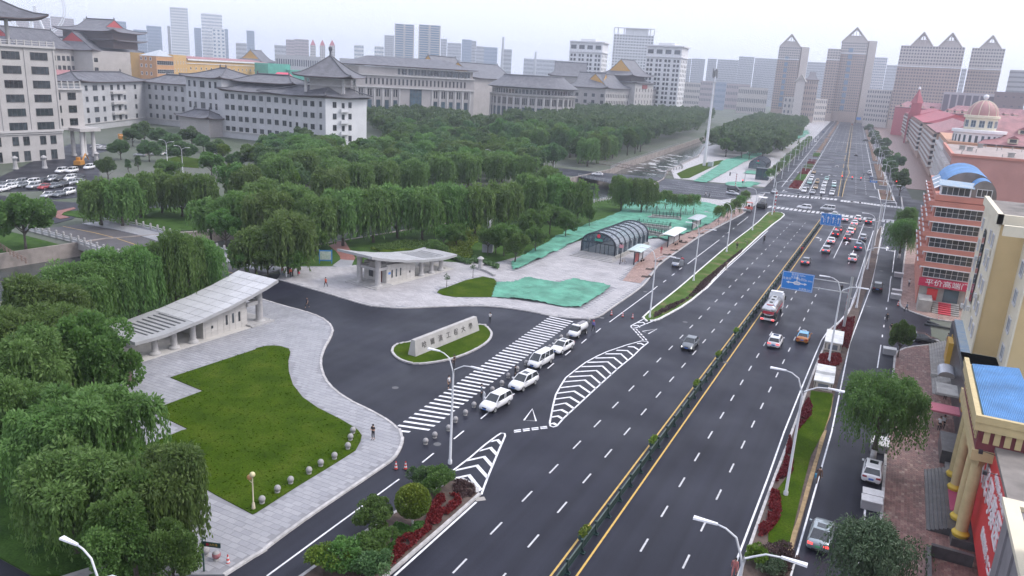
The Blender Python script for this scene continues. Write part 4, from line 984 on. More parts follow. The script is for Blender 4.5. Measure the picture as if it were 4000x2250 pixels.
def vault(name, x0, x1, y0, y1, z0, rise, m, parent, n=14, ends=True):
    b = MB(); cx = (x0+x1)/2; w = (x1-x0)/2
    pr = [(cx-w*math.cos(math.pi*i/n), z0+rise*math.sin(math.pi*i/n)) for i in range(n+1)]
    b.v += [(x,y0,z) for x,z in pr] + [(x,y1,z) for x,z in pr]
    for i in range(n): b.f.append([i,i+1,n+2+i,n+1+i]); b.m.append(0)
    if ends: b.f.append(list(range(n,-1,-1))); b.m.append(1); b.f.append([n+1+i for i in range(n+1)]); b.m.append(1)
    return b.obj(name, [m, ROOFF], parent)
vault('vaulted_roof', 7.6, 16.6, 164.5, 189, 20.4, 3.9, BLUES, B); vault('vaulted_roof', 11.9, 16.2, 157.6, 164, 20.4, 3.2, BLUES, B)
wins(B, (12.4,157.5), (16,157.5), [1.8], [21.4], win_mesh(2.4,1.4,3,1,FRAME,fw=.1))
for i in range(9): MB().hexa([(6.6,163+i*2.6,20.9),(8.2,163+i*2.6,21.9),(8.2,164.9+i*2.6,21.9),(6.6,164.9+i*2.6,20.9)], [(6.6,163+i*2.6,21.0),(8.2,163+i*2.6,22.0),(8.2,164.9+i*2.6,22.0),(6.6,164.9+i*2.6,21.0)]).obj('roof_panel', BLUEL if i % 3 else WHITEP, B)
# ground floor shop with red fascia
MB().box(7.2,14.6,156.9,160,0,4.0).obj('shop_wall', CONC, B)
sg = MB().box(6.8,15.2,155.8,156.4,3.9,5.35).obj('shop_sign', mat('crimson_fascia', (.50,.03,.085), .45), B)
letters('平价高端门', 1.25, sg, (11.4,155.76,4.62), UPR, WHITEP, sx=1.15)
MB().box(8.5,10.2,156.6,157,1.2,3.4).obj('red_poster', SIGNR, B); MB().box(11.2,13.6,156.5,157,.9,3.6).obj('shop_door', GLASSB, B)
st = MB()
for i in range(6): st.box(9.6,13.9,151.4+i*.75,157,.1+.2*i,.3+.2*i)
st.obj('entrance_steps', STEPG, B)
cp = MB()
for i in range(6): cp.box(10.6,12.6,151.3+i*.75,152.04+i*.75,.305+.2*i,.312+.2*i).box(10.6,12.6,151.37+i*.75,151.393+i*.75,.11+.2*i,.31+.2*i)
cp.obj('red_carpet', mat('red_carpet', (.52,.06,.085), .8), B)
MB().box(7.2,9.4,151.5,156.8,.1,2.2).obj('ramp_block', CONC, B)
# tan block
B = wparent(thing('tan_block', 'tall tan block with cream trim and an arched side window', 'building'))
MB().box(12.4,15.3,110.5,131,-.1,22.9).obj('wall', TAN, B); MB().box(15.3,48,103,134,-.1,22.6).obj('wall', TAN, B)
MB().box(12.25,12.42,110.3,131,5,22.9).obj('cream_side', CREAM, B); MB().box(15.15,15.32,102.9,110.5,5,22.6).obj('cream_side', CREAM, B)
MB().box(11.9,48,102.6,103.2,22.2,23.4).box(11.9,15.4,110,110.6,22.5,23.7).box(11.9,12.5,110,131,22.5,23.7).obj('cornice', CREAM, B)
MB().box(12.6,47,111,133,22.9,23.0).obj('roof', ROOFF, B); MB().box(19,40,118,132,23,25.5).obj('roof_house', CREAM, B); MB().box(18.6,40.4,117.6,132.4,25.5,25.75).obj('roof_house_roof', ROOFF, B)
aw = MB()
pr = [(1.6*math.cos(math.pi*i/10), 4.5+1.6*math.sin(math.pi*i/10)) for i in range(11)]
aw.add([(-1.6,-.12,-4.5),(1.6,-.12,-4.5)] + [(x,-.12,z) for x,z in pr], [tuple(range(13))], 0)
aw.obj('arched_window', GLASSB, B, False, (12.22,122.5,14), R(-90))
wins(B, (12.25,131), (12.25,110.5), [3,14.5,18], [8,11,14,17,20], win_mesh(1.6,1.7,2,1,FRAME,fw=.12), out=.02)
wins(B, (15.15,110.5), (15.15,102.9), [3.7], [7.5,11,14.5,18], win_mesh(2.3,1.9,2,1,FRAME,GLASSB,.16), out=.02)
wins(B, (15.3,103), (48,103), [9,15], [8,11.5,15,18.5], win_mesh(1.8,1.8,2,1,FRAME,fw=.14))
MB().tube([(20.5,102.8,22.5),(20.5,102.8,5)], .08, 6).obj('drain_pipe', mat('rusty_pipe', (.14,.07,.05), .7), B)
acb = MB().box(-.45,.45,-.35,0,-.3,.3).lathe([(.22,0),(.22,.02)], (0,0), 8).mesh('air_conditioner', mat('ac_grey', (.55,.55,.53), .6, var=.1, scale=3))
for y, z in ((113,18.5),(115,12.2),(120,9.2),(124,15.6),(128,7.6)): link('air_conditioner', acb, B, (12.0,y,z), R(-90))
# black shopfront with blue ledge
B = wparent(thing('black_shopfront', 'low black shopfront with gold characters and a faded blue ledge', 'shop'))
MB().box(10.9,16,86,127,-.1,5.4).obj('wall', BLACKF, B); MB().box(11.2,15.2,103,127.3,5.4,5.6).box(11.2,19,86.5,110.4,5.45,5.6).obj('ledge_roof', BLUEL, B)
for i, (y, ch) in enumerate(((97.5,'榴'),(94.5,'槤'),(91,'公'),(88.3,'司'),(121,'杏'))): letters(ch, 1.7, B, (10.82,y,4.0), (R(90),0,R(-90)), GOLD)
MB().box(10.3,10.9,117.5,121,1.5,4.5).obj('yellow_sign', GOLD, B)
MB().box(8.6,10.9,99.6,103.6,2.9,3.15).obj('canopy', CONC, B); MB().box(8.0,10.9,94.8,97.4,2.4,2.6).obj('pink_awning', mat('pink_awning', (.42,.12,.16), .6), B)
MB().box(9.0,10.9,86,91.5,-.05,1.6).obj('granite_plinth', STEPD, B)
st = MB()
for i in range(7): st.box(8.8+.33*i,11,107.5,131,.1+.14*i,.24+.14*i)
st.obj('grey_steps', STEPG, B)
vault('entrance_canopy', 9.0,11.0, 107.8,111.5, 2.6,.7, mat('polycarbonate', (.40,.42,.46), .25), B); MB().box(8.7,10.4,114.2,114.6,.3,.75).obj('step_wall', CONC, B)
# columned portico
B = wparent(thing('columned_portico', 'two-storey portico with cream columns, maroon frieze and a blue sheet roof', 'building'))
MAROON = mat('maroon_frieze', (.16,.035,.045), .6, var=.15, scale=1)
CREAMC = mat('column_cream', (.52,.42,.22), .6, var=.08, scale=1.5); YBASE = mat('yellow_column_base', (.60,.42,.05), .5)
MB().box(9.3,13.6,69.0,84.6,8.3,9.2).box(9.1,13.8,68.8,84.8,11.0,11.7).obj('cornice', CREAMC, B); MB().box(9.5,13.5,69.2,84.4,9.2,11.0).obj('frieze', MAROON, B)
dt = MB().box(-.22,.22,-.12,0,9.9,10.9).mesh('dentil', CREAMC)
for i in range(5): link('dentil', dt, B, (10.1+i*.75,69.2,0), 0)
for i in range(15): link('dentil', dt, B, (9.5,70+i*.98,0), R(-90))
MB().hexa([(9.7,69.4,11.7),(13.6,69.4,11.7),(13.6,84.4,11.7),(9.7,84.4,11.7)], [(9.7,69.4,11.9),(13.6,69.4,12.3),(13.6,84.4,12.3),(9.7,84.4,11.9)]).obj('roof', BLUES, B)
MB().box(9.0,9.4,68.7,84.9,11.7,12.3).box(9.4,13.8,68.7,69.1,11.7,12.3).obj('parapet', CREAMC, B)
for y in (81.9,78.9,72.9,69.9):
    c = MB().lathe([(.47,1.3),(.50,3),(.42,7.6),(.42,7.7)], (10.0,y), 16).obj('column', CREAMC, B, True)
    MB().lathe([(.62,.85),(.62,1.0),(.72,1.05),(.66,1.2),(.56,1.25),(.50,1.45)], (10.0,y), 16).obj('column_base', YBASE, c, True)
    MB().lathe([(.44,7.5),(.60,7.9),(.70,8.0),(.70,8.3)], (10.0,y), 4).obj('capital', CREAMC, c)
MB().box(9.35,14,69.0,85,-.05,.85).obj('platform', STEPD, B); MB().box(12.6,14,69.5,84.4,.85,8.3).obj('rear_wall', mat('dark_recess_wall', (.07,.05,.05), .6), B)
st = MB()
for i in range(6): st.box(7.55+.3*i,9.4,70.6,83.4,.08+.13*i,.21+.13*i)
st.obj('dark_steps', STEPD, B)
MB().box(7.6,9.36,74.2,78.2,.865,.872).obj('step_carpet', mat('wine_carpet', (.25,.04,.10), .8), B) if False else MB().box(9.4,10.9,74.2,78.6,.852,.862).obj('pink_carpet', mat('wine_carpet', (.38,.07,.14), .8), B)
# red sign wall
B = wparent(thing('red_sign_wall', 'long red sign wall with white raised characters under a flat roof', 'sign'))
MB().box(10.9,12.6,44,77.6,1.2,9.4).obj('panel', SIGNR, B); MB().box(10.85,14.5,43,77.8,9.4,9.75).obj('roof', ROOFF, B)
MB().box(12.6,14.4,44,77.4,-.05,9.4).obj('back_wall', CONC, B)
for y, ch in ((72.5,'人'),(69.6,'民'),(66.7,'同'),(63.8,'泰'),(60.9,'医'),(58.0,'药')): letters(ch, 2.7, B, (10.86,y,6.4), (R(90),0,R(-90)), WHITEP, .06)
letters('健康热线 八二五一 六六三三', 1.0, B, (10.86,60,3.6), (R(90),0,R(-90)), WHITEP, .05); letters('中药饮片 参茸 医疗器械', .8, B, (10.86,62,8.5), (R(90),0,R(-90)), WHITEP, .05)
for y in (64.5,68.5,72.5): MB().tube([(11.0,y,9.3),(9.9,y,9.45)], .03, 5).box(9.7,10.0,y-.15,y+.15,9.2,9.5).obj('spotlight', BLACKF, B)
# grey-framed annexe and cream block at the right edge
B = wparent(thing('grey_annexe', 'grey annexe with pale stone coping below the cream block', 'building'))
GREYP = mat('grey_cladding', (.23,.22,.235), .5, var=.1, scale=1)
MB().box(10.3,14,30,56.5,-.05,10.8).obj('wall', GREYP, B); MB().box(10.0,10.9,29,56.9,10.8,11.15).box(10.9,14.4,56.0,56.9,10.8,11.15).obj('coping', CREAM, B)
for y in grid(33, 54, 8): MB().box(10.16,10.3,y,y+.18,1,10.6).obj('fin', GREYP, B)
B = wparent(thing('cream_block', 'cream block with deep window reveals at the lower right edge', 'building'))
MB().box(11.3,36,20,50.5,-.05,19).obj('wall', CREAM, B); 
wins(B, (11.3,50.5), (11.3,20), [3.6,9,15], [12.4,15.8], win_mesh(2.1,2.2,1,1,CREAM,GLASSB,.22,.25)); MB().box(11.1,36,19.8,50.7,19,19.3).obj('coping', CREAM, B)
# short stair and railing at the bottom right
B = wparent(thing('basement_stair', 'dark basement stair with a steel railing beside the red sign wall', 'stair'))
MB().box(7.4,10.8,57.5,58,-.05,1.5).box(7.4,7.7,52,66.5,-.05,.9).box(7.7,10.8,66.2,66.6,-.05,1.2).obj('stair_wall', STEPD, B)
rb = MB()
for z in (.9,1.25,1.6): rb.tube([(7.5,54,z),(7.5,59,z),(10.8,62.5,z-.2)], .045, 6)
for y in (54,56,58.8): rb.tube([(7.5,y,.8),(7.5,y,1.6)], .05, 6)
rb.obj('railing', mat('steel_rail', (.55,.56,.58), .3, metal=.8), B)
# flat-roofed coral block, domed block and the row of balconied apartments behind
BALC = mat('balcony_white', (.62,.61,.60), .6, var=.1, scale=1)
def apartments(label, line, D, ze, floors, ncols, wallm, roofm=None, rise=4, seed=1, group='apartments along the right of the avenue'):
    """a row of flats along the street with rows of white balconies, each one a part"""
    B = wparent(thing('apartment_row', label, 'building', group=group))
    fh = (ze-5.2)/floors; q3 = MB().box(-1.5,1.5,-1.7,0,4.2,ze-.6)
    for f in range(floors):
        z = 5.0+f*fh; q3.box(-1.75,1.75,-2.0,0,z-.35,z+.75,1)
        q3.add([(1.52,-1.5,z+.8),(1.52,-.2,z+.8),(1.52,-.2,z+fh-.45),(1.52,-1.5,z+fh-.45)], [(0,1,2,3)], 2).add([(-1.3,-1.72,z+.8),(1.3,-1.72,z+.8),(1.3,-1.72,z+fh-.45),(-1.3,-1.72,z+fh-.45)], [(0,1,2,3)], 2)
    bay = q3.mesh('balcony_bay', [wallm, BALC, GLASS]); wm2 = win_mesh(1.5,1.5,2,1,FRAME)
    for (p, q) in zip(line, line[1:]):
        # street face: q is nearer; seen from the street, left is far
        MB().prism([p, q, (q[0]+D,q[1]+2), (p[0]+D,p[1]+2)], -.1, ze).obj('wall', wallm, B)
        L = math.hypot(q[0]-p[0], q[1]-p[1]); n = max(1, round(ncols*L/100))
        for i, c in enumerate(grid(3, L-3, n)):
            if i % 3 != 2: wins(B, p, q, [c], [0], bay, 'balcony_bay', .02)
            else: wins(B, p, q, [c], [5.0+f*fh+1.2 for f in range(floors)], wm2, out=.03)
        if roofm: chinese_roof(B, (p[0]+.2,p[1]), (q[0]+.2,q[1]), D, ze+.2, rise, .7, 2, .8, 0., 4, m=roofm, ornaments=False)
    return B
B = wparent(thing('flat_roofed_block', 'faded coral block with a flat roof of vents behind the blue vaults', 'building'))
MB().box(13.2,70,256,322,-.1,21.8).obj('wall', CORALP, B); MB().box(13.6,70,257,321,21.8,21.9).obj('roof', mat('pink_grey_roof', (.34,.28,.26), .85, var=.2, scale=.4), B)
MB().box(12.9,70,255.6,256.4,21.6,22.3).box(12.9,13.7,256,322,21.6,22.3).obj('parapet', CORAL, B)
for i in range(7):
    z = 3.6+i*2.6
    for y in (260,267,274,281,288,295,302,309,316): link('balcony', MATS and (WM.get('rb') or WM.setdefault('rb', MB().box(-1.6,1.6,-1.3,0,-1.1,0).mesh('balcony', BALC))), B, (13.2,y,z), R(-90))
    wins(B, (13.2,322), (13.2,256), grid(4,62,9), [z+.8], win_mesh(2.6,1.5,3,1,FRAME), out=.03)
ch = MB().box(-.8,.8,-.5,.5,0,1.1).box(-1,1,-.7,.7,1.1,1.35).mesh('chimney', CONC); vp = MB().lathe([(.12,0),(.12,.9),(.2,.9),(.2,1.05)], (0,0), 6).mesh('vent_pipe', CONC)
rv = random.Random(9)
for i in range(9): link('chimney', ch, B, (rv.uniform(17,66), rv.uniform(261,318), 21.9))
for i in range(34): link('vent_pipe', vp, B, (rv.uniform(15,68), rv.uniform(259,320), 21.9))
# domed block
B = wparent(thing('domed_block', 'apartment block with a pink dome, white drum and pink mansard roofs', 'building'))
MB().box(15,80,338,430,-.1,22).obj('wall', mat('orange_coral_wall', (.48,.26,.16), .7, var=.06, scale=.3), B)
chinese_roof(B, (26,338), (80,338), 46, 22.2, 7.5, .8, 6, .95, 0., 4, m=PINKTILE, ornaments=False); chinese_roof(B, (30,384), (90,384), 46, 24, 8, .8, 6, .95, 0., 4, m=PINKTILE, ornaments=False)
dm = MB().box(-1.6,1.6,-.6,2.6,0,1.7).add([(-1.9,-.8,1.7),(1.9,-.8,1.7),(0,-.8,2.9),(-1.9,3,1.7),(1.9,3,1.7),(0,3,2.9)], [(0,1,2),(0,2,5,3),(2,1,4,5)], 1).box(-1.1,1.1,-.66,-.6,.3,1.5,2).mesh('dormer', [CREAM, PINKTILE, GLASS])
for i in range(6): link('dormer', dm, B, (36+i*7.4,339.6,22.9))
for i in range(6): link('dormer', dm, B, (40+i*8,352,26))
dc = (25.5,352)
MB().lathe([(8.6,20),(8.6,25.4),(9.4,25.6),(9.4,26.6),(5.6,26.7)], dc, 24).obj('lower_drum', WHITEP, B); MB().lathe([(5.5,26.6),(5.5,31.0),(6.2,31.2),(6.2,32.0),(5.3,32.1)], dc, 24).obj('drum', CREAM, B)
MB().lathe([(5.3*math.cos(R(a)),32+5.7*math.sin(R(a))) for a in range(0,90,10)] + [(0,37.7)], dc, 24).obj('dome', mat('dusty_pink_dome', (.40,.22,.21), .6, var=.08, scale=.4), B, True)
rbm = MB()
for k in range(10):
    t = math.pi*2*k/10; rbm.tube([(dc[0]+5.35*math.cos(R(a))*math.cos(t), dc[1]+5.35*math.cos(R(a))*math.sin(t), 32+5.75*math.sin(R(a))) for a in range(0,91,15)], .12, 4)
rbm.obj('dome_ribs', CREAM, B); MB().lathe([(.4,37.5),(.4,38),(.8,38.4),(1.0,39),(.8,39.6),(0,39.9)], dc, 12).obj('finial', WHITEP, B, True)
for k in range(12):
    t = math.pi*2*k/12; link('drum_window', win_mesh(1.9,2.6,2,2,FRAME,GLASSB), B, (dc[0]+5.52*math.cos(t), dc[1]+5.52*math.sin(t), 28.9), t+math.pi/2)
for k in range(26):
    t = math.pi*2*k/26; link('drum_slot', win_mesh(1.1,3.6,1,1,WHITEP,GLASSB), B, (dc[0]+8.62*math.cos(t), dc[1]+8.62*math.sin(t), 22.9), t+math.pi/2)
wins(B, (15,338), (80,338), grid(6, 60, 9), [19], win_mesh(3.4,1.9,4,1,FRAME))
wins(B, (15,430), (15,338), grid(4, 88, 18), [6+2.7*i for i in range(6)], win_mesh(2.6,1.6,3,1,FRAME)); 
for z in [5+2.7*i for i in range(6)]: wins(B, (15,430), (15,338), grid(4, 88, 18), [z], WM['rb'], 'balcony', .05)
apartments('row of balconied flats with pink roofs beyond the domed block', [(11.5,560),(14.2,434)], 26, 21.5, 6, 22, mat('flat_row_wall', (.42,.30,.24), .7), PINKTILE, 5, 3)
apartments('far row of balconied flats with bright red roofs by the avenue', [(4,760),(9.5,566)], 34, 22.5, 6, 16, MATS['flat_row_wall'], REDROOF, 6, 4)
apartments('farthest red-roofed flats at the bend of the avenue', [(-8,1000),(3,768)], 40, 23, 6, 10, MATS['flat_row_wall'], REDROOF, 6, 5)
B = tag(MB().box(-.1,1.2,745,760,0,26).obj('red_wall_strip', REDROOF), 'tall red wall strip at the end of the balconied flats', 'wall')
B = wparent(thing('turret', 'small red turret with a pointed roof above the red roofs', 'turret'))
tx = (4.93,760,36.56); MB().box(tx[0]-4,tx[0]+4,tx[1]-4,tx[1]+4,20,tx[2]-3).obj('wall', REDROOF, B); MB().lathe([(5.2,tx[2]-3),(1.6,tx[2]+5),(0,tx[2]+9)], tx[:2], 4).obj('roof', REDROOF, B); MB().lathe([(.8,tx[2]+8),(1.2,tx[2]+9),(0,tx[2]+11)], tx[:2], 8).obj('finial', WHITEP, B)
for i, (a, b2, lb) in enumerate((((22.05,699.7,33.88), (69.73,636.2,33.38), 'long pink roof with round dormers behind the dome'), ((-13.45,899.9,34.35), (68.73,817.1,33.61), 'rearmost long pink-red roof below the towers'))):
    B = wparent(thing('pink_roofed_block', lb, 'building', group='pink-roofed blocks behind the dome'))
    z = (a[2]+b2[2])/2 - 6; MB().prism(footprint(a, b2, 22), -.1, z).obj('wall', mat('dark_pink_wall', (.42,.09,.11), .7), B); chinese_roof(B, a[:2], b2[:2], 22, z+.2, 6, .8, 3, .9, 0., 4, m=PINKTILE, ornaments=False)
    ar = MB().lathe([(1.6,0),(1.6,.1)], (0,0), 12).mesh('dormer', GLASS)
    for c in grid(8, math.hypot(b2[0]-a[0],b2[1]-a[1])-8, 9): h = head(a,b2); o = link('dormer', dm, B, (a[0]+math.cos(h)*c, a[1]+math.sin(h)*c+2, z+.6), h)
# ---------------------------------------------------------------- towers and the distant skyline
BRICKT = mat('tower_brick', (.40,.315,.27), .75, var=.08, scale=.1, world_space=True)
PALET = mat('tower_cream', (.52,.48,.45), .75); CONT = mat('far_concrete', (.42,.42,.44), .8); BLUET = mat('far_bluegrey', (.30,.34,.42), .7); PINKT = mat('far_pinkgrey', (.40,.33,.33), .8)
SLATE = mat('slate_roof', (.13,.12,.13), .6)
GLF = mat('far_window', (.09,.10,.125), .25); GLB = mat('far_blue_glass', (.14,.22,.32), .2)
def tower(name, label, a, b2, D, m, rows, cols, ww=.55, wh=.5, gl=None, group=None, side=0, split=None, crown=None, base=0., cat='tower'):
    """a block whose roof line runs a-b2 (world points); windows in even rows and columns"""
    B = wparent(thing(name, label, cat, group=group)); z = (a[2]+b2[2])/2; p, q = a[:2], b2[:2]
    L = math.hypot(q[0]-p[0], q[1]-p[1]); fh = (z-base)/rows
    if split:
        zs = z*split[0]; MB().prism(footprint(p, q, D), -.1, zs).obj('wall', m, B); MB().prism(footprint(p, q, D), zs, z).obj('upper_wall', split[1], B); band(B, p, q, zs, 1.2, .8, WHITEW)
    else: MB().prism(footprint(p, q, D), -.1, z).obj('wall', m, B)
    zz = [base+fh*(i+.5) for i in range(rows) if base+fh*(i+.5) > z*.12]
    win_stuff(B, p, q, [L*(i+.5)/cols for i in range(cols)], zz, L/cols*ww, fh*wh, gl or GLF, .12)
    b = behind(p, q, D)
    n = side or max(2, int(D/6))
    win_stuff(B, q, b[1], [D*(i+.5)/n for i in range(n)], zz, D/n*.4, fh*wh, gl or GLF, .12); win_stuff(B, b[0], p, [D*(i+.5)/n for i in range(n)], zz, D/n*.4, fh*wh, gl or GLF, .12)
    return B, p, q, z, L
def gable_crown(B, p, q, c, w, z, h, D, m=SLATE, fm=PALET):
    """an open pointed gable on a tower roof: two sloping slabs, lattice front"""
    a = head(p, q); b = MB()
    for y in (0, D):
        b.tube([(c-w/2,y,z),(c,y,z+h)], .9, 4); b.tube([(c+w/2,y,z),(c,y,z+h)], .9, 4)
        for t in (-.25,-.12,0,.12,.25): b.tube([(c+w*t,y,z),(c+w*t,y,z+h*(1-abs(t)*2)-.5)], .35, 4)
        b.tube([(c-w*.28,y,z+h*.42),(c+w*.28,y,z+h*.42)], .35, 4)
    for s in (-1,1): b.add([(c+s*w/2*1.05,-1,z-.5),(c,-1,z+h+.6),(c,D+1,z+h+.6),(c+s*w/2*1.05,D+1,z-.5)], [(0,1,2,3)], 1)
    b.add([(c-w/2,.5,z-.1),(c+w/2,.5,z-.1),(c+w*.27,.5,z+h*.42),(c-w*.27,.5,z+h*.42)], [(0,1,2,3)], 2)
    return b.obj('gable_crown', [fm, m, fm], B, False, (p[0],p[1],0), a)
GT = 'brick towers with pointed crowns'
B, p, q, z, L = tower('brick_tower', 'brick tower with one pointed crown left of the avenue end', (-171.6,1137.1,95.14), (-143.9,1141,96.27), 34, BRICKT, 30, 10, split=(.83,PALET), group=GT)
gable_crown(B, p, q, L/2, L*.95, z, 16, 20); MB().prism(footprint(*[(x[0],x[1]) for x in ((-143.7,1151.1,95.55), (-134.8,1157.2,96.19))], 24), 0, z+1).obj('rear_wing', PALET, B)
win_stuff(B, p, q, [L*.42], [z*.2+i*z*.08 for i in range(9)], L*.16, z*.055, GLB, .3)
B, p, q, z, L = tower('brick_tower', 'tallest brick tower with one pointed crown at the avenue end', (-98.38,1196,107.4), (-65.08,1198.2,107.9), 40, BRICKT, 31, 12, split=(.86,PALET), group=GT)
gable_crown(B, p, q, L/2, L, z, 19, 24); MB().prism(footprint(*[(x[0],x[1]) for x in ((-64.27,1208.3,107.9), (-54.54,1213.8,108.6))], 26), 0, z+3).obj('rear_wing', PALET, B)
win_stuff(B, p, q, [L*.4], [z*.18+i*z*.08 for i in range(10)], L*.16, z*.055, GLB, .3)
tower('brick_tower', 'flat-topped brick tower attached to the tallest pointed tower', (-113.8,1184.5,97.09), (-96.77,1186.1,97.75), 26, BRICKT, 28, 5, split=(.85,PALET), group=GT)
B, p, q, z, L = tower('brick_tower', 'broad twin-crowned brick tower above the red roofs', (-21.11,1049.8,96.86), (45.06,1049,96.78), 36, BRICKT, 27, 22, split=(.76,PALET), group=GT)
gable_crown(B, p, q, L*.33, L*.34, z, 15, 24); gable_crown(B, p, q, L*.77, L*.35, z, 15, 24)
B, p, q, z, L = tower('brick_tower', 'single-crowned brick tower right of the twin-crowned one', (53.52,1078.7,98.16), (86.81,1076.5,98.06), 34, BRICKT, 27, 12, split=(.76,PALET), group=GT)
gable_crown(B, p, q, L*.55, L*.64, z, 14, 22)
tower('office_block', 'grey-white office slab at the far right edge', (97.46,1095.7,75.51), (117.4,1093.7,76.36), 30, CONT, 14, 16, .6, .35)
tower('office_block', 'dark brown louvred block behind the dome', (63.51,797.5,46.42), (86.12,795.4,47.3), 30, mat('brown_louvre', (.20,.16,.165), .7), 6, 4, .3, .12)
tower('office_block', 'grey block with big dark glass bays behind the red roofs', (26.38,849.6,44.68), (68.2,847.3,45.3), 30, CONT, 2, 7, .78, .8, cat='building')
tower('apartment_tower', 'pale apartment tower between the brick towers', (-60.58,1348.6,95.38), (-42.5,1349.3,95.38), 30, WHITEW, 24, 7, .5, .5, GLB)
tower('office_block', 'cream low office block right of the avenue end', (-50.93,1098.8,45.17), (-22.64,1079.8,45.97), 30, PALET, 8, 10, .5, .5, cat='building')
B, p, q, z, L = tower('podium_block', 'orange podium with a dark mansard closing the avenue', (-109.6,1235.1,27.79), (-64.58,1238.3,29.9), 40, mat('orange_podium', (.50,.25,.15), .7), 6, 14, .5, .45, cat='building'); chinese_roof(B, p, q, 40, z, 6, 1, 4, 1., 0., 3, m=SLATE, ornaments=False)
B, p, q, z, L = tower('podium_block', 'podium with grey hoardings right of the orange podium', (-63.08,1228.4,27.94), (-27.29,1199.7,30.33), 40, CONT, 4, 6, .8, .5, PALET, cat='building'); chinese_roof(B, p, q, 40, z, 7, 1, 4, 1., 0., 3, m=SLATE, ornaments=False)
B, p, q, z, L = tower('clock_house', 'brick house with a pale gabled stair tower by the left brick tower', (-124.6,1072.8,53.05), (-108.6,1074.5,53.29), 30, BRICKT, 8, 6, .4, .5, cat='building'); chinese_roof(B, p, q, 30, z, 10, 1, 4, .6, 0., 4, m=SLATE, ornaments=False)
g0 = (-133.6,1061.6,49.91); g1 = (-123.1,1062.9,50.49); MB().prism(footprint(g0[:2], g1[:2], 20), 0, g0[2]).obj('stair_tower', PALET, B); gable_crown(B, g0[:2], g1[:2], math.hypot(g1[0]-g0[0],g1[1]-g0[1])/2, 13, g0[2], 9, 18)
tower('podium_block', 'dark-roofed arcade in front of the left brick towers', (-124.1,1093,30.28), (-100.6,1145.6,29.81), 30, PALET, 4, 12, .5, .5, cat='building')
# white hotel-like towers behind the traditional hall
def white_tower(label, a, b2, D, rows, cols, bays):
    B = wparent(thing('white_tower', label, 'tower', group='white towers behind the campus halls')); z = (a[2]+b2[2])/2; p, q = a[:2], b2[:2]; L = math.hypot(q[0]-p[0], q[1]-p[1])
    MB().prism(footprint(p, q, D), -.1, z).obj('wall', WHITEW, B); band(B, p, q, z, 1.4, 2, WHITEW); band(B, q, behind(p,q,D)[1], z, 1.4, 2, WHITEW)
    band(B, p, q, z-11.5, 1.0, 1.2, WHITEW); band(B, q, behind(p,q,D)[1], z-11.5, 1, 1.2, WHITEW)
    cs = [L*(i+.5)/bays + d for i in range(bays) for d in (-L/bays*.2, L/bays*.2)]
    wins(B, p, q, cs, [z-15.5-i*4.9 for i in range(rows)], win_mesh(round(L/bays*.26,1),2.9,1,1,FRAMED)); wins(B, p, q, [L*(i+.5)/bays for i in range(bays)], [z-6], win_mesh(round(L/bays*.66,1),4.5,3,1,FRAMED))
    wins(B, q, behind(p,q,D)[1], grid(4, D-4, 4), [z-15.5-i*4.9 for i in range(rows)], win_mesh(2.2,2.9,1,1,FRAMED))
    MB().prism(footprint(*behind((p[0]+(q[0]-p[0])*.3,p[1]+(q[1]-p[1])*.3),(p[0]+(q[0]-p[0])*.75,p[1]+(q[1]-p[1])*.75),4), D-8), z, z+3.4).obj('roof_house', WHITEW, B); return B
white_tower('white tower with a flat cornice, left of the white trio', (-373.1,884.5,80.47), (-333.5,889.6,80.86), 30, 11, 8, 4)
white_tower('nearest white tower with big top windows, right of the white trio', (-270,858.6,77.76), (-230.4,859.7,77.56), 30, 13, 8, 4)
B, p, q, z, L = tower('white_tower', 'tallest white tower with an open roof frame, middle of the white trio', (-390.1,1081.8,101), (-336.8,1099.6,103.6), 34, WHITEW, 26, 14, .5, .45, group='white towers behind the campus halls')
fr = MB()
for c in (0,.1,.25,.5,.82,.9,1): fr.obox((p[0]+(q[0]-p[0])*c-.6,p[1]+(q[1]-p[1])*c), (p[0]+(q[0]-p[0])*c+.6,p[1]+(q[1]-p[1])*c), 1.2, z, z+8)
fr.obox(p, q, 4, z+8, z+9); fr.obox((p[0]+(q[0]-p[0])*.25,p[1]+(q[1]-p[1])*.25+6), (p[0]+(q[0]-p[0])*.82,p[1]+(q[1]-p[1])*.82+6), 10, z, z+8); fr.obj('roof_frame', WHITEW, B)
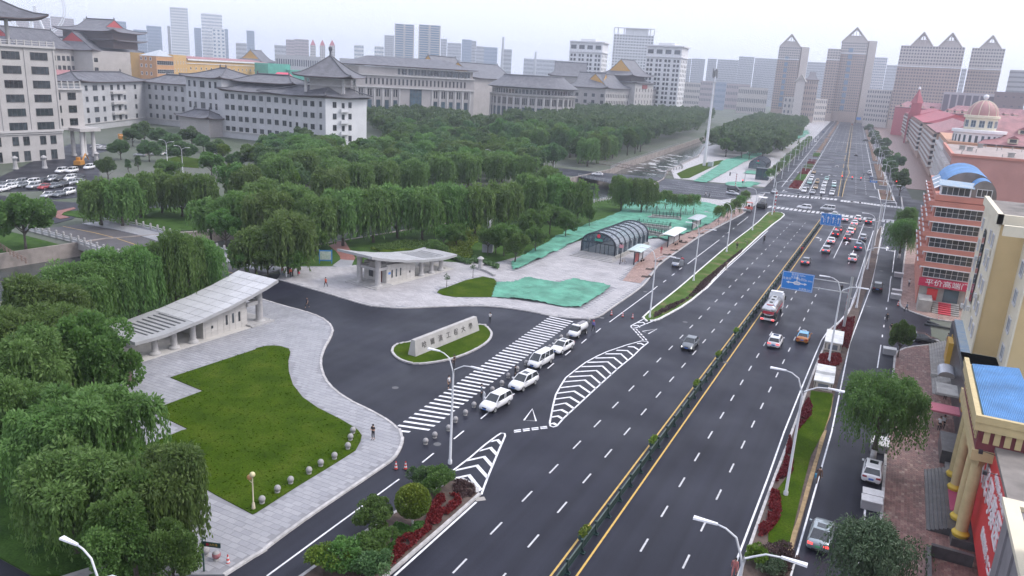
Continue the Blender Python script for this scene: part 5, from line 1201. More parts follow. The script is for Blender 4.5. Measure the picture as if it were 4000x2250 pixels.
# skyline
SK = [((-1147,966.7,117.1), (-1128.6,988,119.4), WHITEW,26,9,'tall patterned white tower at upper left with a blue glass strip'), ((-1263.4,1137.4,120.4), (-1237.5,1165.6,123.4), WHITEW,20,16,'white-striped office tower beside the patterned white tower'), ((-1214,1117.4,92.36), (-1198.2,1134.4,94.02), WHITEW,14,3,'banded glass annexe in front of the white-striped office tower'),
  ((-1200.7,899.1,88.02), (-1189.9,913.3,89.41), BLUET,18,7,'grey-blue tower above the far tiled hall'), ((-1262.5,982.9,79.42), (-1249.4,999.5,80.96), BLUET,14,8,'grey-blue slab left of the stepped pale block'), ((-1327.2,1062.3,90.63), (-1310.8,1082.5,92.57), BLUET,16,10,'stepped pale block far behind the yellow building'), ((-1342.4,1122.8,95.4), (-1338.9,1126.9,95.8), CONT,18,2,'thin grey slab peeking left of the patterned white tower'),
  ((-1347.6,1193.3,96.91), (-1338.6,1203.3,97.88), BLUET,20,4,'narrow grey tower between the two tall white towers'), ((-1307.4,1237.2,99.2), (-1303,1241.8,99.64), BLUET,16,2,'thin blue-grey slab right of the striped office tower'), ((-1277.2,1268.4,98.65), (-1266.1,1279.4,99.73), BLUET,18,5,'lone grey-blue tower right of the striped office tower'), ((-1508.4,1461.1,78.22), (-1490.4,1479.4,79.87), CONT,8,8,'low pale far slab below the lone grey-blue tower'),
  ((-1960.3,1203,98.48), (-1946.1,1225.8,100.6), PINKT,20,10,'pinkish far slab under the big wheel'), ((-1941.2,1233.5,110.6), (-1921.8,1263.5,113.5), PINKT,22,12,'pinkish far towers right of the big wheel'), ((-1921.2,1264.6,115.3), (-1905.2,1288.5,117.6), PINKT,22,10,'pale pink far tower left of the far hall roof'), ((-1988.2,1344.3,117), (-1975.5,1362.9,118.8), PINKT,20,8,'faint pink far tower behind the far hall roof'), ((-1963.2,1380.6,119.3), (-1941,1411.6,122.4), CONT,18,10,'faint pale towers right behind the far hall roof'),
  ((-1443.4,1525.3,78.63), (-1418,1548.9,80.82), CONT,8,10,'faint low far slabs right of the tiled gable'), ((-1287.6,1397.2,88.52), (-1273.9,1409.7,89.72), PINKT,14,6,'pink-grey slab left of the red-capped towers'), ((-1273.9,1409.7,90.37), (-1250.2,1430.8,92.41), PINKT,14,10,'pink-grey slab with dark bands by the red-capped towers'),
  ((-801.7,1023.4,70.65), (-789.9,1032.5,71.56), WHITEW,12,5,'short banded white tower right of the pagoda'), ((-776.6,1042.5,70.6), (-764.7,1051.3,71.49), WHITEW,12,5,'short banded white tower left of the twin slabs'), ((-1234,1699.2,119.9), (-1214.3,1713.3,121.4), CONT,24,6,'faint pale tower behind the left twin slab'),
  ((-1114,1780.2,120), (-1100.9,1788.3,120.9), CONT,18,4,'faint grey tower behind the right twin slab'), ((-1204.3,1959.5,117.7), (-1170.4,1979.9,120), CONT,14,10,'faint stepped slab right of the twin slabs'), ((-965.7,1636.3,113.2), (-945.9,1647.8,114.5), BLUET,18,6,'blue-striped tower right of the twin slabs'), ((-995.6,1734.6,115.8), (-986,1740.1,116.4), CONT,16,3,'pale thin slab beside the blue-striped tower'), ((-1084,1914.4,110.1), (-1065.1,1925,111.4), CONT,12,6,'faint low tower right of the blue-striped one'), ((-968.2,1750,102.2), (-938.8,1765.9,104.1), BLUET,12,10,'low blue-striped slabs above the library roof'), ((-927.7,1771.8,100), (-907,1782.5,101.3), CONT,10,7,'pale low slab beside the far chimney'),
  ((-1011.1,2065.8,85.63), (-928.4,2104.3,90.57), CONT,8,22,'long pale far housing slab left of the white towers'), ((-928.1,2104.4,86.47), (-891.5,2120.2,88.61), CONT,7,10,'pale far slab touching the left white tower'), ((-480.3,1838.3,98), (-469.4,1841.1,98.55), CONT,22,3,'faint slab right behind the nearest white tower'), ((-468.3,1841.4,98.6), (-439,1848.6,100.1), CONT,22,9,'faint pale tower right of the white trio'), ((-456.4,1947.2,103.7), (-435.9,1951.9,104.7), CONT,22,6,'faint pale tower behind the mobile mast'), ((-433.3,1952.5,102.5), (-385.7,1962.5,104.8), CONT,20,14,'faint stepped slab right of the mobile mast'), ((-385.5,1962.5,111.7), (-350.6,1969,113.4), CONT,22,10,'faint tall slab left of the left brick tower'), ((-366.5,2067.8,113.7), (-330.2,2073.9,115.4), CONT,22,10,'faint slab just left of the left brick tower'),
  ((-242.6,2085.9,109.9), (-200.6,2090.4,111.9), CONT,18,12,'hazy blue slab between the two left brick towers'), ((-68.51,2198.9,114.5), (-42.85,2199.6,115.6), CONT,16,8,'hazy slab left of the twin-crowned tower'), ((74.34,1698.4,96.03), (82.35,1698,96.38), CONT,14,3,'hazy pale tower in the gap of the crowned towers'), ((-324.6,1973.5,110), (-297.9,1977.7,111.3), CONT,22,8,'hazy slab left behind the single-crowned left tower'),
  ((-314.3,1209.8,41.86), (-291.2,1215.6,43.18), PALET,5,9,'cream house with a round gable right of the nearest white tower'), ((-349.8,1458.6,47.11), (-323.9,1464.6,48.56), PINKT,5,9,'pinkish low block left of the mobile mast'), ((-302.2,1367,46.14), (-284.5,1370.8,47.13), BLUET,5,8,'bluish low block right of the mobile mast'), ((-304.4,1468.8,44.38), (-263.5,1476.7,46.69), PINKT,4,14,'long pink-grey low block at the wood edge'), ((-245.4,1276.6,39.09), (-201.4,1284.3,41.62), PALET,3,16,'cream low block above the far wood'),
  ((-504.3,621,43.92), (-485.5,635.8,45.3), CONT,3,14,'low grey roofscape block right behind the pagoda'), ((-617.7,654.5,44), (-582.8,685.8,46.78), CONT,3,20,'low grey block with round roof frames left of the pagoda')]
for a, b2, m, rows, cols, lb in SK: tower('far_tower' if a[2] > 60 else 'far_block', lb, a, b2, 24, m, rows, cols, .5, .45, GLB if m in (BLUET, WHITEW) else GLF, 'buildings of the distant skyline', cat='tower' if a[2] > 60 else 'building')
for i, (a, b2, lb) in enumerate((((-779.9,1101.9,109.2), (-753.5,1120.1,110.4), 'left of the twin banded glass slabs'), ((-747.4,1124.2,110.4), (-717,1143.9,111.5), 'right of the twin banded glass slabs'))):
    B, p, q, z, L = tower('glass_slab', lb, a, b2, 26, PALET, 30, 2, .8, .6, GLB, 'twin banded glass slabs')
    win_stuff(B, p, q, [L*.5], [z*.1+i2*z*.03 for i2 in range(28)], L*.12, z*.018, CONT, .3, 'service_bands')
# red-capped towers
for i, (x0, x1) in enumerate((((-1215,1395.1,78.44), (-1206,1402.9,79.18)), ((-1199.5,1408.5,79.07), (-1190.4,1416.2,79.81)), ((-1183.4,1422,80.37), (-1173.7,1430,81.15)))):
    B, p, q, z, L = tower('red_capped_tower', ['leftmost','middle','rightmost'][i] + ' of the three cream towers with red pyramid caps', x0, x1, 13, PALET, 14, 3, .5, .5, GLF, 'cream towers with red pyramid caps')
    c = footprint(p, q, 13); cx, cy = sum(t[0] for t in c)/4, sum(t[1] for t in c)/4
    MB().add([(*t, z) for t in c] + [(cx,cy,z+13)], [(0,1,4),(1,2,4),(2,3,4),(3,0,4)]).obj('pyramid_cap', REDROOF, B)
# chimneys
for a, lb in (((-927.3,1772.1,129.1), 'thin tall far chimney above the library'), ((-981.4,2080.1,107.9), 'pale far chimney left of the white towers')):
    tag(MB().lathe([(5,0),(2.6,a[2]),(0,a[2])], a[:2], 10).obj('chimney', CONT), lb, 'chimney')
# observation wheel
wc = (-1264,807.6,102.4)
B = wparent(thing('observation_wheel', 'large pale observation wheel at the upper left corner', 'ferris wheel'))
rad = 45; hv = head((0,0), (-wc[1], wc[0])); 
def wp(t, r): return (wc[0]+r*math.cos(t)*math.cos(hv)*.95, wc[1]+r*math.cos(t)*math.sin(hv)*.95, wc[2]+r*math.sin(t))
WH = mat('wheel_white', (.7,.7,.72), .5)
rim = MB()
for r in (rad, rad*.93): rim.tube([wp(2*math.pi*k/48, r) for k in range(49)], .8, 4, cap=False)
for k in range(48): rim.tube([wp(2*math.pi*k/48, rad), wp(2*math.pi*(k+.5)/48, rad*.93)], .4, 3)
rim.obj('rim', WH, B)
sp = MB()
for k in range(24): sp.tube([wp(2*math.pi*k/24, 3), wp(2*math.pi*k/24, rad*.93)], .12, 3)
sp.obj('spokes', WH, B)
for s in (-1,1): MB().tube([(wc[0]+s*2,wc[1],wc[2]), (wc[0]+s*30*math.cos(hv),wc[1]+s*30*math.sin(hv),0)], [2,3], 6).obj('leg', WH, B)
# ---------------------------------------------------------------- trees
import numpy as np
def leaf_material(name, dark, mid, light, trans=.25):
    m = bpy.data.materials.new(name); m.use_nodes = True
    N, L = m.node_tree.nodes, m.node_tree.links; b = N['Principled BSDF']; b.inputs['Roughness'].default_value = .55; b.inputs['Specular IOR Level'].default_value = .35
    at = N.new('ShaderNodeAttribute'); at.attribute_name = 'tone'
    oi = N.new('ShaderNodeObjectInfo')
    r = N.new('ShaderNodeValToRGB'); r.color_ramp.elements[0].color = (*dark,1); r.color_ramp.elements[1].color = (*light,1); e = r.color_ramp.elements.new(.5); e.color = (*mid,1)
    L.new(at.outputs['Fac'], r.inputs[0])
    hs = N.new('ShaderNodeHueSaturation'); mp = N.new('ShaderNodeMapRange'); mp.inputs[3].default_value = .8; mp.inputs[4].default_value = 1.2; L.new(oi.outputs['Random'], mp.inputs[0]); L.new(mp.outputs[0], hs.inputs['Value'])
    m2 = N.new('ShaderNodeMapRange'); rd = dark[0] > dark[1]; m2.inputs[3].default_value = .49 if rd else .503; m2.inputs[4].default_value = .5 if rd else .537; L.new(oi.outputs['Random'], m2.inputs[0]); L.new(m2.outputs[0], hs.inputs['Hue'])
    L.new(r.outputs[0], hs.inputs['Color']); L.new(hs.outputs[0], b.inputs['Base Color'])
    t = N.new('ShaderNodeBsdfTranslucent'); L.new(hs.outputs[0], t.inputs['Color'])
    mx = N.new('ShaderNodeMixShader'); mx.inputs[0].default_value = trans; L.new(b.outputs[0], mx.inputs[1]); L.new(t.outputs[0], mx.inputs[2]); L.new(mx.outputs[0], N['Material Output'].inputs[0])
    MATS[name] = m; return m
LEAF_W = leaf_material('willow_leaves', (.095,.155,.04), (.15,.225,.062), (.21,.29,.09), .45)
LEAF_B = leaf_material('broad_leaves', (.085,.145,.036), (.13,.21,.054), (.185,.27,.078), .45)
LEAF_D = leaf_material('dark_leaves', (.075,.13,.052), (.115,.18,.07), (.165,.23,.09), .4)
LEAF_Y = leaf_material('yellow_green_leaves', (.09,.14,.02), (.15,.21,.03), (.24,.28,.04))
LEAF_R = leaf_material('red_leaves', (.10,.012,.014), (.17,.018,.02), (.24,.032,.03))
LEAF_P = leaf_material('purple_leaves', (.05,.03,.035), (.09,.055,.055), (.13,.085,.075))
LEAF_S = leaf_material('silvery_leaves', (.05,.085,.035), (.10,.14,.075), (.19,.23,.15))
BARK = mat('bark', (.10,.085,.07), .9, var=.3, scale=4, bump=.5, bscale=12)
LIME = mat('limewashed_bark', (.52,.51,.50), .9, var=.2, scale=4)
def quads_mesh(name, V4, tone, m):
    """V4: (n,4,3) leaf corners"""
    n = len(V4); me = bpy.data.meshes.new(name)
    me.vertices.add(4*n); me.vertices.foreach_set('co', V4.astype(np.float32).ravel())
    me.loops.add(4*n); me.loops.foreach_set('vertex_index', np.arange(4*n, dtype=np.int32))
    me.polygons.add(n); me.polygons.foreach_set('loop_start', np.arange(0, 4*n, 4, dtype=np.int32))
    me.update(calc_edges=True)
    a = me.attributes.new('tone', 'FLOAT', 'FACE'); a.data.foreach_set('value', tone.astype(np.float32))
    me.materials.append(m); return me
def leaves_at(P, dirs, size, rng, aspect=.5, hang=0.):
    """a leaf blade at each point P, pointing along dirs, with random roll"""
    n = len(P); d = dirs/np.maximum(np.linalg.norm(dirs, axis=1, keepdims=True), 1e-6)
    r = rng.normal(size=(n,3)); s = np.cross(d, r); s /= np.maximum(np.linalg.norm(s, axis=1, keepdims=True), 1e-6)
    l = size[:,None]*d; w = size[:,None]*aspect*s
    return np.stack([P-w*.35, P+l*.5-w, P+l, P+l*.5+w], 1) if aspect < .6 else np.stack([P-w, P+l-w, P+l+w, P+w], 1)
def crown(kind, seed, leaves, clumps, R0, H, z0, size):
    """points and blades of a crown: uneven clumps over an ellipsoid, with gaps between them; willows hang in curtains"""
    rng = np.random.default_rng(seed); Ps, Ds, Ss, Ts, As = [], [], [], [], []
    wl = kind == 'w'
    zc, hz = (z0+H*.58, H*.42) if wl else (z0+H*.5, H*.5)
    u = rng.normal(size=(clumps,3)); u /= np.linalg.norm(u, axis=1, keepdims=True)
    u[:,2] = np.where(u[:,2] < (-.15 if wl else -.5), -u[:,2], u[:,2])
    rad = rng.uniform(.4, .84, clumps)
    ph = np.arctan2(u[:,1], u[:,0])
    rad *= 1+(.2*np.sin(3*ph+seed)+.12*np.sin(5*ph+2*seed))*(1-u[:,2]**2)
    C = np.c_[u[:,0]*rad*R0, u[:,1]*rad*R0, zc+u[:,2]*rad*hz]
    wts = rng.uniform(.55,1.5,clumps); wts /= wts.sum()
    for c, uu, wt in zip(C, u, wts):
        per = max(8, int(leaves*wt)); rc = R0*rng.uniform(.17,.36)*(.8+12*wt*.4); rc = min(rc, R0*.36); ct = rng.normal(0,.12)
        v = rng.normal(size=(per,3)); v /= np.linalg.norm(v, axis=1, keepdims=True); q = rng.uniform(.3,1,per)[:,None]**.5
        P = c+v*q*rc*np.array([1,1,.62 if wl else .78]); sz = rng.uniform(.6,1.35,per)*size; D = v+np.array([0,0,.1])+rng.normal(0,.5,(per,3))
        tn = .5+ct+rng.normal(0,.15,per)
        if wl:
            D = v*.8+rng.normal(0,.35,(per,3))+np.array([0,0,-.45])
            k = int(per*.58); ns = max(5, int(26*rc/(R0*.3))); sid = rng.integers(0, ns, k); sang = rng.uniform(0,6.283,ns); srad = rc*rng.uniform(.55,1.05,ns); slen = np.minimum((c[2]-.7)*.9, H*rng.uniform(.14,.62,ns)); st = rng.normal(0,.1,ns)
            t = rng.uniform(0,1,k)**.85; x = np.cos(sang[sid])*srad[sid]; y = np.sin(sang[sid])*srad[sid]
            out = 1+.22*np.sqrt(t)
            P[:k,0] = c[0]+x*out+uu[0]*t*.5+rng.normal(0,.07,k); P[:k,1] = c[1]+y*out+uu[1]*t*.5+rng.normal(0,.07,k); P[:k,2] = c[2]+rc*.3*(1-t*2)-t*slen[sid]
            D[:k] = rng.normal(0,.22,(k,3))+np.array([0,0,-1.]); tn[:k] += st[sid]
        elif kind == 'c': D = v*.7+np.array([0,0,-.4])
        Ps.append(P); Ds.append(D); Ss.append(sz); Ts.append(np.clip(tn, 0, 1))
    P, D, S, T = np.concatenate(Ps), np.concatenate(Ds), np.concatenate(Ss), np.concatenate(Ts)
    keep = P[:,2] > .4; P, D, S, T = P[keep], D[keep], S[keep], T[keep]
    return leaves_at(P, D, S, rng, .2 if wl else .42), T
def trunk_mesh(H, z0, r, R0, seed, lime=False, n=6):
    rr = random.Random(seed); b = MB(); bend = rr.uniform(-.3,.3)
    top = z0+H*.55
    if lime: b.tube([(0,0,-.1),(0,0,1.1)], [r*1.25,r], 8, 1)
    b.tube([(0,0,-.1 if not lime else 1.1),(bend*.3,bend*.2,z0),(bend,bend*.6,top),(bend*1.2,bend,z0+H*.85)], [r*1.15,r*.85,r*.5,r*.12], 8)
    for k in range(n):
        a = 2*math.pi*k/n+rr.uniform(-.4,.4); z = z0*rr.uniform(.75,1.1)+H*rr.uniform(0,.25); e = R0*rr.uniform(.55,.8)
        b.tube([(bend*.4,bend*.3,z),(math.cos(a)*e*.5,math.sin(a)*e*.5,z+H*.18),(math.cos(a)*e,math.sin(a)*e,z+H*rr.uniform(.25,.45))], [r*.5,r*.3,r*.08], 6)
    return b.mesh('trunk', [BARK, LIME], True)
# crown kinds; every tree is scaled from a unit of 10 m height and 5 m radius
PROTO = {}
def proto(key, name, kind, seed, leaves, clumps, size, m, R0=5., H=8.2, z0=1.9, r=.24, lime=False):
    V4, T = crown(kind, seed, leaves, clumps, R0, H, z0, size)
    PROTO[key] = (name, quads_mesh('crown', V4, T, m), trunk_mesh(H, z0, r, R0, seed, lime))
for s in range(4): proto('W%d' % s, 'willow_tree', 'w', 11+s, 34000, 34, .42, LEAF_W, r=.28)
for s in range(4): proto('w%d' % s, 'willow_tree', 'w', 31+s, 13000, 26, .72, LEAF_W, r=.28)
for s in range(3): proto('B%d' % s, 'broadleaf_tree', 'b', 51+s, 26000, 44, .32, LEAF_B)
for s in range(3): proto('b%d' % s, 'broadleaf_tree', 'b', 61+s, 9500, 32, .52, LEAF_B)
for s in range(3): proto('d%d' % s, 'broadleaf_tree', 'b', 71+s, 7500, 30, .62, LEAF_D)
for s in range(2): proto('S%d' % s, 'street_tree', 'w', 81+s, 34000, 48, .3, LEAF_S if s else LEAF_B, R0=4.6, H=8., z0=2., r=.3, lime=True)
proto('y0', 'yellow_leaf_tree', 'b', 91, 6000, 26, .5, LEAF_Y)
proto('p0', 'conifer_tree', 'c', 95, 6000, 30, .5, LEAF_D, R0=2.6, H=9.2, z0=.6)
for s in range(2): proto('f%d' % s, 'broadleaf_tree', 'b', 97+s, 2600, 22, 1.0, LEAF_D)
treecount = [0]
def tree(key, x, y, h, r, label, group=None, z=0, rnd=random.Random(2)):
    name, cm, tm = PROTO[key]
    t = thing(name, label, 'tree', (x,y,z), rnd.uniform(0,6.28), group)
    sz, sx = h/11.2, r/6.2
    link('trunk', tm, t, sc=(min(1.4, sx*.6+sz*.4), min(1.4, sx*.6+sz*.4), sz)); link('crown', cm, t, sc=(sx,sx,sz))
    treecount[0] += 1; return t
TREES = [
('W0',(-56.96,37.14),12,5.8,'wide leafy willow just left of the lawn notches'),('W1',(-43.79,33.77),11,4.6,'willow whose fringe hangs over the lawn paving corner'),('W2',(-50.65,31.32),10,5.2,'darker willow below the wide leafy willow by the lawn'),('B0',(-44.2,31.4),9.5,4.0,'bright green broadleaf tree in the near clump before the willows'),
('B1',(-43.4,29.6),8,3.6,'small silvery-leaved tree in front of the near clump'),('B2',(-39.88,31.09),7,2.7,'low broadleaf tree by the stone hedge kerb, lower left'),('W3',(-58.35,34.18),10,4.6,'willow behind the orange-vested worker'),
('B0',(-69.18,46.17),13,5.6,'light green broadleaf tree beside the left gatehouse end'),('B2',(-72.73,44.25),9,4.2,'rounded tree in the dark left of the light green gatehouse tree'),
('W0',(-79.85,45.08),13,6,'willow at the picture edge, left of the gatehouse willows'),('W1',(-87.56,53.35),13,6,'willow above the light green gatehouse tree, second from the edge'),('W2',(-91.16,59.99),13,6,'willow between the stone bridge and the light green tree'),('W3',(-92.35,65.11),13,5.8,'willow leaning over the near bridge rail, left one'),('W0',(-90.59,68.21),14,5,'tall willow over the near bridge rail'),('W1',(-90.21,74.2),15,5.6,'tallest willow hanging over the stone bridge'),('W2',(-91.1,79.61),13,4.4,'willow behind the left gatehouse roof'),('W3',(-69.56,40.16),13,6,'dark willow at the picture edge beside the dark lawn'),('W1',(-64.18,35.4),12,4.6,'willow cut by the picture edge above the worker'),('W0',(-76,48.06),13,5.2,'willow right behind the light green gatehouse tree'),
('b0',(-144.4,85.73),12,6.2,'round dense tree at the picture edge before the parking lot'),
('w0',(-154.1,108.5),12,6,'willow right beside the parked cars'),('w2',(-150.5,110.9),12,6,'willow behind the bridge rail, right of the parked cars'),('w3',(-156.1,119.9),12,5,'willow right of the car park, third along'),('w0',(-157.3,126.8),12,5,'willow above the bridge rail posts, left of the yellow shrub'),('w1',(-150.6,127),12,5,'willow in the row above the river wall, fourth along'),('w2',(-145.1,128.3),12,5,'willow in the row above the river wall, fifth along'),('b1',(-118.2,109.9),9,4.4,'dark broadleaf tree by the river wall railing'),('w0',(-126.8,113.8),10,5,'willow above the river wall railing'),
('y0',(-214.6,200),9,3.4,'yellow-green tree before the long grey-white building'),('y0',(-202,202.3),8,2.6,'small yellow-green tree further right before the long building'),('y0',(-150.5,164.7),9,3.0,'yellow-green treetop among the dark willows'),('b2',(-157,149.4),12,6,'broadleaf tree below the yellow-green tree'),
('w1',(-153.6,149.5),12,6,'willow before the long building, left part'),('w2',(-153.6,162.7),13,6,'willow before the long building, middle part'),('w3',(-161.3,181.8),13,6,'willow before the pagoda corner, left side'),('w0',(-126.4,129.3),13,6,'willow in the second row behind the river'),('w1',(-116.8,128.9),13,6,'willow beside the yellow-green treetop'),('w2',(-120.8,116.5),12,6,'willow over the river wall, left of the main row'),
('w3',(-110.7,115.3),13.5,6.2,'big round willow at the left end of the main row'),('w0',(-98.5,98.08),10,5,'low willow by the stone bridge head'),('w1',(-94.96,102.4),13,5.6,'willow of the main row above the information board'),('w2',(-103,119),13,6,'willow of the main row, third from its bridge end'),('w3',(-102.2,126.7),14,6,'willow of the main row, fourth from its bridge end'),('w0',(-99.37,133.5),14,6,'willow of the main row, fifth from its bridge end'),('w1',(-98.03,140.6),14,6,'willow of the main row behind the right gatehouse'),('w2',(-92.71,142.6),13.5,6,'willow of the main row right of the gatehouse'),('w3',(-90.39,149.7),14,6,'willow of the main row left of the statue'),('w0',(-86.04,154.8),14,6,'willow of the main row above the statue'),('w1',(-83.56,164),14,6,'willow of the main row right of the statue'),('w2',(-83.75,180),14,6,'willow of the main row, third from its street end'),('w3',(-79.27,185.6),14,6,'willow of the main row, second from its street end'),('w0',(-73.46,188),13,5.6,'last willow of the main row by the street bridge'),
('w1',(-130.8,157.4),13,6,'willow in the row behind, left of the lamp globes'),('w2',(-132.1,170.5),13,6,'willow in the row behind, above the gatehouse'),('w3',(-131.5,181.2),13,6,'willow in the row behind, beside the lamp globes'),('w0',(-128.6,192.5),13,6,'willow in the row behind, centre'),('w1',(-128.6,208.1),13,6,'willow in the row behind, right of centre'),('w2',(-124.6,218.5),13,6,'willow in the row behind, above the statue willow'),('w3',(-121.5,232.2),13,6,'willow in the row behind, second from the street'),('w0',(-113.1,236.3),13,6,'willow in the row behind, next to the street'),('w1',(-95.82,217.7),12,5,'willow at the street bridge corner'),
('w2',(-71.17,216.3),11.5,5,'left of the two willows standing by the street bridge'),('w3',(-65.41,217.9),11.5,4.8,'right of the two willows standing by the street bridge'),
('b0',(-100.3,97.44),7,4.6,'dark bushy tree left of the information board'),('b1',(-96.3,98.71),6.5,4.2,'dark bushy tree right behind the information board'),('b2',(-93.18,101.5),5.5,3.6,'dark bushy tree next to the red path'),('b0',(-101.2,116.6),7,3.6,'dark tree at the mouth of the red path'),
('b1',(-85.52,140.2),5.5,3,'small dark tree left of the statue'),('b2',(-70.98,140.7),8,4.0,'dark bushy tree right of the statue'),('b0',(-72.18,156.2),9,4.4,'bushy tree at the net edge, upper one'),('b1',(-66.73,137.5),7,3.6,'bushy tree overhanging the green net, lower one'),('b2',(-72.99,168.8),8.5,4.2,'bushy tree at the net edge behind the glass entrance'),('b0',(-68.38,167.8),7.5,3.6,'bushy tree above the lawn wedge'),('b1',(-67.26,148.5),6.5,3.2,'bushy tree beside the lawn wedge'),('b2',(-73.49,141.8),6,3,'low bushy tree behind the grass hedge strips'),('b0',(-79.78,127.5),5,2.8,'little tree in the shrub beds behind the gatehouse'),('b1',(-82.66,140.8),6,3,'small tree in the shrub beds below the willows'),('b2',(-74.06,139.2),7,3,'small dark tree right behind the statue'),
('b1',(-69.13,185.4),6.5,1.6,'slim young tree on the lawn wedge by the net'),
('S0',(2.73,83.35),11,5.6,'large dark street tree with a limewashed trunk by the old brick pavement'),('S1',(2.86,55.19),9,4.3,'silvery street tree at the lower right beside the grey car'),('b0',(4.56,120.8),6.5,2.0,'thin street tree beside the black parked car'),
('S0',(3.68,201.9),11,4.8,'street tree before the coral block, near one'),('S0',(4.68,233),10,4,'street tree before the coral block, far one'),('d0',(2.14,335.7),11,5,'street tree at the crossing by the white shop'),('d1',(-3.27,398.2),11,5,'street tree beyond the crossing, second in the row'),('d2',(-9.25,493.4),11,5.5,'street tree beyond the crossing, third in the row'),('d0',(-16.57,617.3),11,6,'street tree beyond the crossing, fourth in the row'),('d1',(-23.34,726.3),11,6,'street tree beyond the crossing, fifth in the row'),('d2',(-11.22,617.2),10,5,'street tree close to the balconied flats'),('d0',(-1.26,446.9),10,5,'street tree close to the flat-roofed coral block'),('d1',(-33.68,880.4),11,6,'street tree beyond the crossing, sixth in the row'),
('d0',(-296.1,232.1),9.5,6.5,'spreading tree before the teaching building court'),('d1',(-285.5,218),8.5,5,'tree left in the teaching building court'),('d2',(-273.6,221.8),9,5,'tree right in the teaching building court'),('d0',(-267.3,232.4),9.5,6,'round tree before the entrance porch'),('d1',(-253.5,226.1),8,4.5,'tree right of the entrance porch'),('p0',(-223.2,171.8),6,2.5,'dark conifer on the court island'),('p0',(-222.5,167.6),5,2.4,'squat dark conifer by the red crossing path'),('d2',(-198.1,189.5),8,4,'dark tree at the end of the court lawn'),
('d1',(-254.3,211.4),9,6,'tree behind the entrance porch tree, left'),('d2',(-227.9,193.5),9,6,'tree on the court island by the lamp'),('d0',(-224.2,206.7),9,6,'tree at the foot of the long building, left'),('b1',(-197.3,178.8),9,5.5,'lighter tree at the end of the court road'),('d1',(-250,185.7),8,5,'tree near the tower portico'),('d2',(-240.9,190.3),8,5.5,'tree in the middle of the court island'),('d0',(-212.4,153),7,4,'small tree between the court and the car park'),('b2',(-194.2,159.5),8,5,'tree above the row of parked court cars'),
('d0',(-1550.5,1036),24,6,'dark tree clump before the low pink-roofed house, left'),('d1',(-1971.2,1521.1),24,7,'dark tree clump right of the low pink-roofed house'),('d2',(-976,701.1),21,6,'dark tree before the low pink-roofed house, middle'),
]
for k, (x, y), h, r, lb in TREES: tree(k, x, y, h, r, lb, 'street trees on the right' if x > -5 else 'trees of the campus park')
# woods: beyond the street along the river, and before the library
rw = random.Random(21)
WOOD = [([(-121,318),(-129,420),(-150,620),(-200,900),(-330,900),(-300,700),(-240,560),(-240,470),(-215,420),(-190,360)], 8.6, 12.5, 15.5, 'wood along the river beyond the street bridge'),
        ([(-96,440),(-104,500),(-120,640),(-150,900),(-98,900),(-76,640),(-62,480),(-68,430)], 8.2, 11, 14, 'wood between the river and the avenue'),
        ([(-130,190),(-124,262),(-126,300),(-190,345),(-215,410),(-235,455),(-330,500),(-330,430),(-222,318),(-200,280),(-190,235),(-168,190)], 9.2, 9.5, 12.5, 'dark campus trees before the library'),
        ([(-160,165),(-130,180),(-165,188),(-195,232),(-206,262),(-235,270),(-236,245),(-200,200)], 9.5, 9, 11.5, 'trees below the long grey-white building')]
cand = []
for poly, dmin, h0, h1, grp in WOOD:
    x0, x1 = min(p[0] for p in poly), max(p[0] for p in poly); y0, y1 = min(p[1] for p in poly), max(p[1] for p in poly); pts = []
    for _ in range(9000):
        p = (rw.uniform(x0,x1), rw.uniform(y0,y1))
        if inside(p, poly) and all((p[0]-q[0])**2+(p[1]-q[1])**2 > dmin*dmin for q in pts) and all((p[0]-t[1][0])**2+(p[1]-t[1][1])**2 > 25 for t in TREES): pts.append(p)
    cand += [(math.hypot(*p), p, rw.uniform(h0,h1)*1.06, grp) for p in pts]
cand.sort()
NEAR = max(0, 290-treecount[0])
for d, p, h, grp in cand[:NEAR]:
    k = rw.choice(('d0','d1','d2','b0','w1','w3') if d < 420 else ('d0','d1','d2','b1','f0'))
    tree(k, p[0], p[1], h, rw.uniform(5.6,7.2), 'tree in the ' + grp if not grp.startswith(('dark','trees')) else 'one of the ' + grp, grp)
V4s, Ts = [], []
for d, p, h, grp in cand[NEAR:]:
    V, T = crown('b', int(d*7) % 1000, 900, 22, 5.8, h*.82, h*.18, 1.35); V4s.append(V+np.array([p[0],p[1],0])); Ts.append(np.clip(T+rw.uniform(-.18,.18), 0, 1))
wood = link('far_wood', quads_mesh('far_wood', np.concatenate(V4s), np.concatenate(Ts), LEAF_D)); stuff(wood); wood['label'] = 'far wood that closes in on the river'
